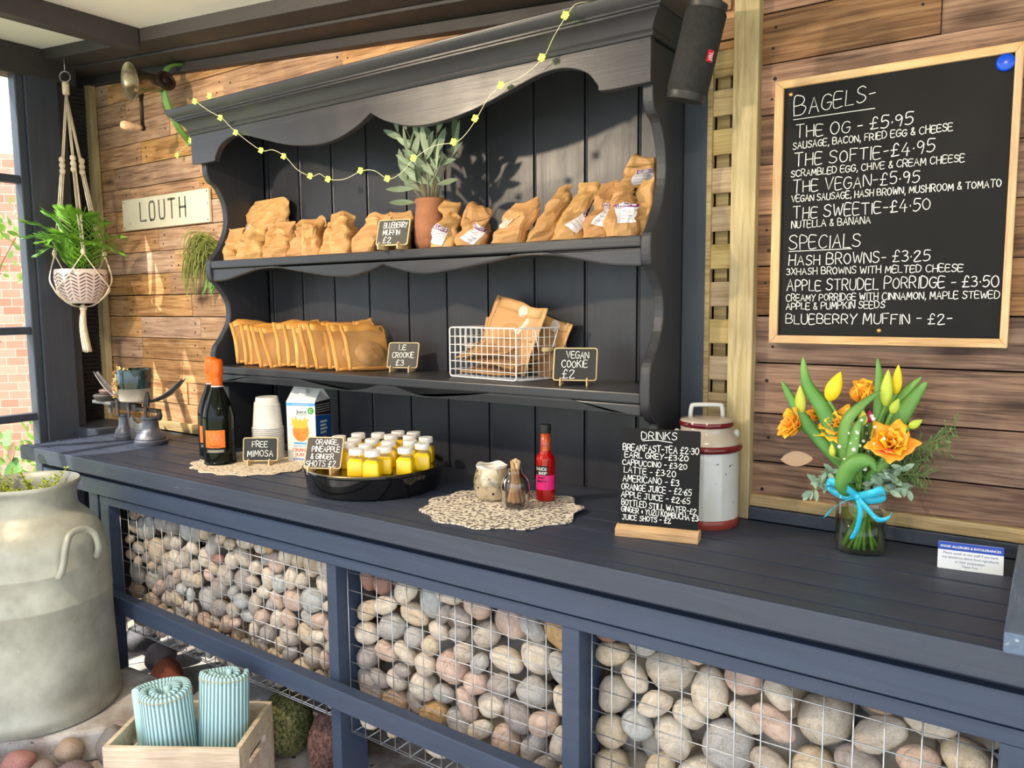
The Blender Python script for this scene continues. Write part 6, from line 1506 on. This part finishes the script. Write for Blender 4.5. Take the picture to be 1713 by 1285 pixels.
b = MB(); top = V(ax) ; b.tube(spline([tuple(top + V((.006, -.02, -.01))), tuple(top + V((-.012, -.012, .02))), tuple(top + V((-.045, .02, .036))), tuple(top + V((-.085, .03, .036)))], 6), .0022, 6); b.build('carry_cord', M['rubber'], t, smooth=True)

# ---- fairy lights along the dresser
M['lightwire'] = mat('fairy_wire', srgb(226, 222, 190), rough=.4)
M['led'] = mat('lit_led_cluster', srgb(236, 250, 90), rough=.4, emis=(.66, .95, .06, 1), estr=2.2)
FL = [(-2.135, -.242, 1.850), (-2.055, -.247, 1.853), (-2.035, -.2285, 1.792), (-2.009, -.197, 1.752), (-1.893, -.2, 1.687), (-1.796, -.2, 1.66), (-1.69, -.2, 1.596), (-1.62, -.2, 1.581), (-1.498, -.2, 1.591), (-1.404, -.2, 1.562), (-1.315, -.2, 1.603), (-1.189, -.2, 1.626), (-1.124, -.2, 1.671), (-1.051, -.2, 1.733), (-.938, -.2065, 1.771), (-.858, -.242, 1.831)]
t = thing('fairy_lights', 'string of lit yellow-green fairy lights draped over the dresser valance', 'fairy lights', (-1.5, -.2, 1.7)); F0 = V((-1.5, -.2, 1.7))
g = random.Random(8); pts = [FL[0]]
order = [0, 2, 3, 4, 5, 6, 7, 8, 9, 10, 11, 12, 13, 14, 15]; wp = []
for i, k in enumerate(order):
    p = V(FL[k]); wp.append(tuple(p - F0))
    if i < len(order)-1:
        n_ = V(FL[order[i+1]]); m_ = (p+n_)/2; sg = .010*(1 if i % 2 else -1) if (n_-p).length > .07 else 0; wp.append(tuple(m_ - F0 + V((0, -.002, sg*(1.0 if 3 <= i <= 12 else .2)))))
wp.append(tuple(V((-.835, -.238, 1.852)) - F0)); wp.append(tuple(V((-.80, -.20, 1.858)) - F0))
b = MB(); b.tube(spline(wp, 6), .0008, 5); b.build('wire', M['lightwire'], t, smooth=True)
for p in FL:
    b = MB(); c = V(p) - F0 + V((0, -.004, 0)); b.ball(c, .0050, 10, 7)
    for q_ in range(7):
        a = q_*.9; b.ball(c + V((.0062*math.cos(a), .0020*math.sin(a*3) - .001, .0055*math.sin(a))), .0030, 8, 6)
    b.build('led_bulb', M['led'], t, smooth=True)
t = thing('fairy_lights', 'loose end of fairy lights with two bulbs on the planks left of the dresser', 'fairy lights', (-2.5, -.02, 1.8)); F0 = V((-2.5, -.02, 1.8))
b = MB(); b.tube(spline([(-.30+.25, 0, .10), (.008, -.012, .018), (-.03, -.008, .0), (-.075, -.012, -.022), (-.075, -.006, -.008)], 6), .0008, 5); b.build('wire', M['lightwire'], t, smooth=True)
for p in ((-2.492, -.032, 1.815), (-2.575, -.032, 1.774)):
    b = MB(); c = V(p) - F0; b.ball(c, .0045, 10, 7)
    for q_ in range(7):
        a = q_*.9; b.ball(c + V((.0062*math.cos(a), .002*math.sin(a*3), .0058*math.sin(a))), .0028, 8, 6)
    b.build('led_bulb', M['led'], t, smooth=True)

# ---- cast iron kitchen scale with succulent pot
M['iron'] = mat('grey_painted_iron', srgb(70, 74, 86), srgb(96, 98, 108), 14, rough=.42, metal=.3, bump=.3, bscale=60)
M['rust'] = mat('dark_rusty_iron', srgb(52, 48, 48), srgb(84, 76, 70), 24, rough=.6, metal=.3)
M['rosycopper'] = mat('brown_weight', srgb(110, 84, 82), srgb(130, 104, 98), 12, rough=.4, metal=.3)
t = thing('kitchen_scale', 'antique cast iron balance scale on the left end of the counter', 'scale', (-2.64, -.205, ZC))
bell = [(0, 0), (.052, 0), (.0545, .004), (.0545, .014), (.050, .018), (.051, .022), (.045, .036), (.034, .044), (.0285, .052), (.0265, .058), (.0255, .085), (.029, .088), (.029, .095), (0, .096)]
b = MB(); b.M = MX.Translation((.098, .0, 0)); b.lathe(bell, 36); b.build('front_foot', M['iron'], t, auto=R(35))
b = MB(); b.M = MX.Translation((-.082, .004, 0)) @ MX.Scale(.60, 4, (1, 0, 0)) @ MX.Scale(.60, 4, (0, 1, 0)) @ MX.Scale(.96, 4, (0, 0, 1)); b.lathe(bell, 36); b.build('rear_foot', M['iron'], t, auto=R(35))
b = MB(); b.box(-.07, .08, .010, .022, .0, .036); b.prism([(-.05, .036), (.075, .036), (.075, .085), (.055, .090), (.03, .070), (.0, .060), (-.03, .070), (-.045, .09), (-.075, .09)], XZ, .010, .022); b.build('base_casting', M['palemetal'], t, bevel=.002)
b = MB(); b.box(-.085, .03, -.012, .012, .108, .134); b.box(.02, .155, -.010, .010, .112, .124); b.box(-.155, -.08, -.010, .010, .112, .124); b.build('beam', M['rust'], t, bevel=.002)
for x in (-.082, -.01, .098):
    b = MB(); b.box(x-.008, x+.008, -.018, -.012, .086, .145); b.build('pivot_bracket', M['rust'], t, bevel=.002)
b = MB(); b.tube([(.098, 0, .09), (.098, 0, .125)], .005, 8); b.build('spindle', M['brass'], t)
b = MB(); b.box(-.225, -.10, -.030, .030, .124, .136); b.box(-.165, -.150, -.006, .006, .09, .125); b.build('weight_plate', M['palemetal'], t, bevel=.002)
def scoop(u, v):
    s = 2*u-1; x = .03 + .275*s; z = .140 + .090*abs(s)**2.4 ; w_ = .030*(1 - .72*abs(s)**1.6); y = (2*v-1)*w_; return V((x, y, z + .006*abs(2*v-1)))
b = MB(); b.grid(scoop, 41, 7); b.build('curved_pan', M['palemetal'], t, smooth=True, solid=.0025)
b = MB(); b.prism([(.118, .136), (.150, .138), (.158, .165), (.150, .188), (.140, .186), (.128, .160)], XZ, -.036, -.030); b.build('pan_bracket', M['black'], t, bevel=.002)
b = MB(); b.M = MX.Translation((.155, 0, .09)); b.ball((0, 0, .012), .014, 12, 8, .7, .7, 1.2); b.build('counter_knob', M['rust'], t, smooth=True)
for nm, r_, z_, h_, m_, lab in (('scale_weight', .050, .1365, .022, 'rust', 'wide dark disc weight on the left plate of the scale'), ('scale_weight', .031, .1590, .016, 'rosycopper', 'small brown disc weight on top of the wide one on the scale')):
    b = MB(); b.lathe([(0, 0), (r_*.82, 0), (r_, h_*.6), (r_, h_*.85), (r_*.95, h_), (r_*.55, h_), (r_*.5, h_*.85), (0, h_*.85)], 36); o = b.build(nm, M[m_], auto=R(35)); o.location = (-2.64-.165, -.205, ZC + z_); tag(o, lab, 'weight')
M['tealglaze'] = mat('teal_black_glaze', srgb(22, 30, 32), srgb(50, 80, 84), 12, 3, rough=.08, coat=.6, contrast=(.45, .75))
M['creamglaze'] = mat('cream_stoneware', srgb(204, 196, 182), srgb(176, 164, 150), 14, rough=.5)
t = thing('succulent_pot', 'teal and cream glazed pot of trailing succulents standing on the scale', 'plant pot', (-2.625, -.205, ZC + .1442))
b = MB(); b.lathe([(0, 0), (.050, 0), (.0545, .006), (.0565, .05), (.0575, .05)], 40); b.build('cream_base', M['creamglaze'], t, smooth=True)
b = MB(); b.lathe([(.0572, .046), (.0583, .055), (.0585, .108), (.0565, .112), (.0535, .110), (.0530, .095), (0, .095)], 40); b.build('glazed_rim', M['tealglaze'], t, smooth=True)
b = MB(); b.lathe([(0, .0965), (.0525, .0965)], 24); b.build('soil', M['soil'], t)
M['succ'] = mat('pink_green_succulent', srgb(214, 132, 120), srgb(170, 182, 90), 10, rough=.5, island=True, vary=.2, hue=.03)
b = MB(); g = random.Random(6); st = MB()
for k, c in enumerate([(-.025, -.04, .112), (-.038, -.045, .095), (-.045, -.040, .075), (-.030, -.052, .060), (-.012, -.055, .052), (-.020, -.050, .100), (-.050, -.03, .098), (-.012, -.052, .078), (-.034, -.054, .040), (.0, -.03, .112), (-.02, -.058, .024)]):
    c = V(c); st.tube([V((-.02, -.035, .098)), (V((-.02, -.045, .098)) + c)/2, c], .0012, 5)
    for q_ in range(9):
        d = V((g.gauss(0, 1), g.gauss(0, 1) - .5, g.gauss(0, 1))).normalized(); b.leaf(c, c + d*g.uniform(.010, .020), .008, (g.uniform(-1, 1), -1, g.uniform(-1, 1)), .2, .3, 4)
st.build('stems', M['succ'], t); b.build('rosettes', M['succ'], t, smooth=True)

# ================================================================ on the floor
M['zinc'] = mat('weathered_zinc', srgb(146, 146, 134), srgb(186, 188, 176), 8, 9, rough=.55, metal=.25, bump=.4, bscale=26, contrast=(.32, .68), rough2=.38, speck=(60, .76, srgb(206, 204, 194)))
CX, CY, CZ = -2.392, -.676, .0900
t = thing('milk_churn', 'weathered zinc milk churn with side handle used as planter', 'milk churn', (CX, CY, CZ))
b = MB(); b.lathe([(0, 0), (.205, 0), (.2125, .006), (.2135, .040), (.2110, .044), (.2090, .10), (.2055, .20), (.2030, .33), (.2045, .334), (.2045, .342), (.2015, .346), (.1995, .425), (.2010, .429), (.2005, .435), (.1975, .439), (.1960, .47), (.1900, .505), (.1740, .540), (.1500, .566), (.1350, .580), (.1290, .592), (.1270, .610), (.1290, .636), (.1340, .648), (.1385, .653), (.1400, .660), (.1370, .666), (.1310, .662), (.1260, .640), (.1220, .62), (.1220, .595), (0, .595)], 72)
b.build('body', M['zinc'], t, auto=R(50))
b = MB(); b.lathe([(0, .6), (.121, .6)], 24); b.v = [(x, y, z + .012*NZ.noise(V((x*30, y*30, 0)))) for x, y, z in b.v]; b.build('soil', M['soil'], t)
for a in (12, 192):
    d = V((math.cos(R(a)), math.sin(R(a)), 0)); n_ = V((-d.y, d.x, 0))
    b = MB(); b.tube(spline([tuple(d*.190 + n_*-.058 + V((0, 0, .425))), tuple(d*.206 + n_*-.056 + V((0, 0, .455))), tuple(d*.212 + n_*-.046 + V((0, 0, .515))), tuple(d*.204 + n_*-.024 + V((0, 0, .540))), tuple(d*.200 + n_*.020 + V((0, 0, .542))), tuple(d*.208 + n_*.046 + V((0, 0, .520))), tuple(d*.208 + n_*.056 + V((0, 0, .480))), tuple(d*.192 + n_*.058 + V((0, 0, .45)))], 5), .0095, 10); b.build('handle', M['zinc'], t, smooth=True)
b = MB(); b.tube([V((math.cos(R(-98))*r_, math.sin(R(-98))*r_, z_)) for r_, z_ in ((.2143, .045), (.2105, .10), (.2068, .20), (.2040, .32), (.2008, .42))], .0014, 5); b.build('seam', M['zinc'], t)
M['sedum'] = mat('lime_sedum', srgb(150, 178, 40), srgb(196, 206, 84), 9, rough=.5, island=True, vary=.3)
t = thing('sedum_plant', 'lime green sedum sprigs growing in the milk churn', 'plant', (CX, CY, CZ + .60)); b = MB(); st = MB(); g = random.Random(17)
for k in range(26):
    a = g.uniform(0, 6.28); r_ = .10*math.sqrt(g.random()); p0 = V((r_*math.cos(a), r_*math.sin(a), 0)); hgt = g.uniform(.02, .085) if r_ < .1 else g.uniform(.02, .05)
    tip = p0 + V((g.uniform(-.05, .05), g.uniform(-.05, .05), hgt)); P = [p0.lerp(tip, q_/6) for q_ in range(7)]; st.tube(P, .0013, 5)
    for p in P[2:]:
        for q_ in range(5):
            d = V((g.gauss(0, 1), g.gauss(0, 1), .5)).normalized(); b.leaf(p, p + d*g.uniform(.008, .014), .0045, (g.uniform(-1, 1), -1, 1), .2, .3, 3)
st.build('stems', M['sedum'], t); b.build('leaves', M['sedum'], t)
t = thing('feathery_sprig', 'thin grey green sprig hanging over the front rim of the churn', 'plant', (CX, CY, CZ + .60)); b = MB(); g = random.Random(3)
P = [V(p) for p in spline([(.02, -.08, .0), (.03, -.130, .078), (.045, -.155, .05), (.06, -.175, -.02), (.075, -.205, -.08)], 5)]; b.tube(P, .0013, 5)
for k in range(6, len(P), 3):
    for s_ in (-1, 1): b.tube([P[k], P[k] + V((.035*s_, -.01, -.01)), P[k] + V((.06*s_, -.012, -.05))], .0011, 5)
b.build('stems', M['sprig'], t)
M['bigleaf'] = mat('broad_green_leaf', srgb(86, 140, 66), srgb(128, 172, 104), 6, rough=.4, island=True, vary=.15)
t = thing('broad_leaf_plant', 'broad green leaves with one brown drooping leaf at the left edge behind the churn', 'plant', (-2.78, -.60, .0)); b = MB(); P0 = V((-2.78, -.60, .0)); st = MB(); st.tube([V((0, 0, 0)), V((-.01, .0, .5)), V((.035, .05, .80))], .003, 6); st.tube([V((-.01, 0, .5)), V((-.07, .0, .78))], .003, 6); st.build('stems', M['gstem'], t)
for a, c, w_ in (((-.05, .06, .84), (.02, .05, .80), .05), ((-.10, .02, .80), (-.01, .02, .75), .06), ((-.08, .04, .68), (.0, .03, .72), .06)): b.leaf(V(a), V(c), w_, (0, -1, .5), .1, .2, 6)
b.leaf(V((.045, .05, .765)), V((.025, .045, .665)), .062, (.4, -1, .1), .15, .3, 7); b.build('leaves', M['bigleaf'], t, smooth=True)
b = MB(); b.leaf(V((.035, .05, .815)), V((.030, .045, .750)), .030, (.3, -1, 0), .15, .5, 6); b.build('brown_leaf', M['dryleaf'], t, smooth=True)

# ---- crate and rolled blankets
M['cratewood'] = woodmat('pale_crate_wood', srgb(196, 172, 146), srgb(222, 202, 178), srgb(232, 216, 196), vary=.05, knots=False)
cx, cy, cang = -1.735, -.610, math.degrees(math.atan2(.172, .272))
t = thing('wooden_crate', 'pale wooden crate with handle slots holding rolled blankets', 'crate', (cx, cy, 0), R(cang)); hw, hd, z0, z1 = .166, .113, .012, .205
b = MB(); b.box(-hw, hw, -hd, -hd+.011, z0, z1); b.build('front_panel', M['cratewood'], t, bevel=.0015)
b = MB(); b.box(-hw, hw, hd-.011, hd, z0, z1); b.build('back_panel', M['cratewood'], t, bevel=.0015)
for s_ in (-1, 1):
    xa, xb = (s_*hw - (.012 if s_ > 0 else 0), s_*hw + (.012 if s_ < 0 else 0)); yi = hd-.0112; sl0, sl1 = .128, .152; n8 = 8
    b = MB(); F2 = lambda u, v, d: (d, u, v)
    b.prism([(-yi, z0), (yi, z0), (yi, sl0), (-yi, sl0)], F2, xa, xb); b.prism([(-yi, sl1), (yi, sl1), (yi, z1), (-yi, z1)], F2, xa, xb)
    hl = .045
    b.prism([(-yi, sl0), (-hl, sl0)] + [(-hl - .012*math.cos(R(90-180*k/n8)), (sl0+sl1)/2 + .012*math.sin(R(-90+180*k/n8))) for k in range(n8+1)] + [(-hl, sl1), (-yi, sl1)], F2, xa, xb)
    b.prism([(yi, sl1), (hl, sl1)] + [(hl + .012*math.cos(R(90-180*k/n8)), (sl0+sl1)/2 - .012*math.sin(R(-90+180*k/n8))) for k in range(n8+1)] + [(hl, sl0), (yi, sl0)], F2, xa, xb)
    b.build('end_panel', M['cratewood'], t)
b = MB(); b.box(-hw, hw, -hd, hd, 0, .0115); b.build('base_board', M['cratewood'], t)
def stripemat(name, c1, c2, freq):
    m = bpy.data.materials.new(name); m.use_nodes = True; nt = m.node_tree; L = nt.links; p = nt.nodes['Principled BSDF']
    uv = _n(nt, 'ShaderNodeUVMap'); sp = _n(nt, 'ShaderNodeSeparateXYZ'); L.new(uv.outputs[0], sp.inputs[0])
    a = _n(nt, 'ShaderNodeMath', operation='MULTIPLY'); a.inputs[1].default_value = freq; L.new(sp.outputs[0], a.inputs[0])
    f = _n(nt, 'ShaderNodeMath', operation='FRACT'); L.new(a.outputs[0], f.inputs[0])
    r = _n(nt, 'ShaderNodeValToRGB'); r.color_ramp.elements[0].position = .50; r.color_ramp.elements[0].color = c1; r.color_ramp.elements[1].position = .58; r.color_ramp.elements[1].color = c2
    e = r.color_ramp.elements.new(.92); e.color = c2; e = r.color_ramp.elements.new(.99); e.color = c1
    L.new(f.outputs[0], r.inputs[0]); L.new(r.outputs[0], p.inputs['Base Color']); p.inputs['Roughness'].default_value = .95
    s = _n(nt, 'ShaderNodeMath', operation='MULTIPLY'); s.inputs[1].default_value = 6.2832; L.new(f.outputs[0], s.inputs[0]); c = _n(nt, 'ShaderNodeMath', operation='SINE'); L.new(s.outputs[0], c.inputs[0])
    b_ = _n(nt, 'ShaderNodeBump'); b_.inputs['Strength'].default_value = .6; b_.inputs['Distance'].default_value = .002; L.new(c.outputs[0], b_.inputs['Height']); L.new(b_.outputs[0], p.inputs['Normal'])
    return m
M['blanket'] = stripemat('striped_blanket', srgb(186, 226, 226), srgb(112, 140, 150), 1.0)
M['stitch'] = mat('tan_blanket_stitch', srgb(190, 176, 132), rough=.9)
def roll(label, loc, rot, h, r0, r1, turns, sx, sy, start, pitch=.0088):
    """a thick striped blanket rolled into a spiral, standing on end"""
    t = thing('rolled_blanket', label, 'blanket', loc, 0, None, rot); N = int(turns*44); th = (r1-r0)/turns*.86
    b = MB(); uv = []; path = []
    for i in range(N+1):
        a = start + 2*PI*turns*i/N; r_ = r0 + (r1-r0)*i/N; path.append((V((math.cos(a)*r_*sx, math.sin(a)*r_*sy, 0)), a))
    ln = [0]
    for i in range(N): ln.append(ln[-1] + (path[i+1][0]-path[i][0]).length)
    prof = [(-.5, 0), (-.5, .5), (-.5, .985), (-.36, .998), (0, 1.004), (.36, .998), (.5, .985), (.5, .5), (.5, 0)]
    me_v = []; K = len(prof)
    for i, (p, a) in enumerate(path):
        nr = V((math.cos(a), math.sin(a), 0)); tp = 1 + .05*0
        for o_, z_ in prof:
            bul = 1 + .03*math.sin(PI*z_); me_v.append(V(((p.x + nr.x*o_*th)*bul, (p.y + nr.y*o_*th)*bul, h*z_ + .004*math.sin(a*2)*z_)))
    fs = []
    for i in range(N):
        for k in range(K-1): fs.append((i*K+k, (i+1)*K+k, (i+1)*K+k+1, i*K+k+1))
    fs.append(tuple(range(K))); fs.append(tuple(range(N*K+K-1, N*K-1, -1)))
    b.add(me_v, fs); o = b.build('blanket_cloth', M['blanket'], t, smooth=True)
    ul = o.data.uv_layers.new(name='UVMap')
    for pl in o.data.polygons:
        for li in pl.loop_indices:
            vi = o.data.loops[li].vertex_index; ul.data[li].uv = (ln[min(N, vi//K)]/pitch, 0)
    b = MB(); M0 = int(N - 44*.98)
    for i in range(max(0, M0), N, 1):
        p, a = path[i]; nr = V((math.cos(a), math.sin(a), 0)); q_ = p + nr*th*.52
        if i % 2 == 0: b.tube([q_ + V((0, 0, h*.965)) + nr*.0005, q_*1.0 + nr*.001 + V((0, 0, h*.94))], .0008, 4)
    b.tube([path[i][0] + V((math.cos(path[i][1]), math.sin(path[i][1]), 0))*th*.53 + V((0, 0, h*.968)) for i in range(max(0, M0), N+1)], .0010, 4); b.build('stitched_edge', M['stitch'], t, smooth=True)
    return t
roll('front striped blanket rolled in a spiral standing in the crate', (-1.772, -.640, .0125), (R(3), R(-2), R(20)), .292, .012, .062, 2.35, 1.12, 1.0, 1.2)
roll('rear striped blanket folded flatter behind the front roll in the crate', (-1.686, -.570, .0125), (R(-3), R(2), R(32)), .318, .012, .043, 2.0, 1.42, .92, .4)
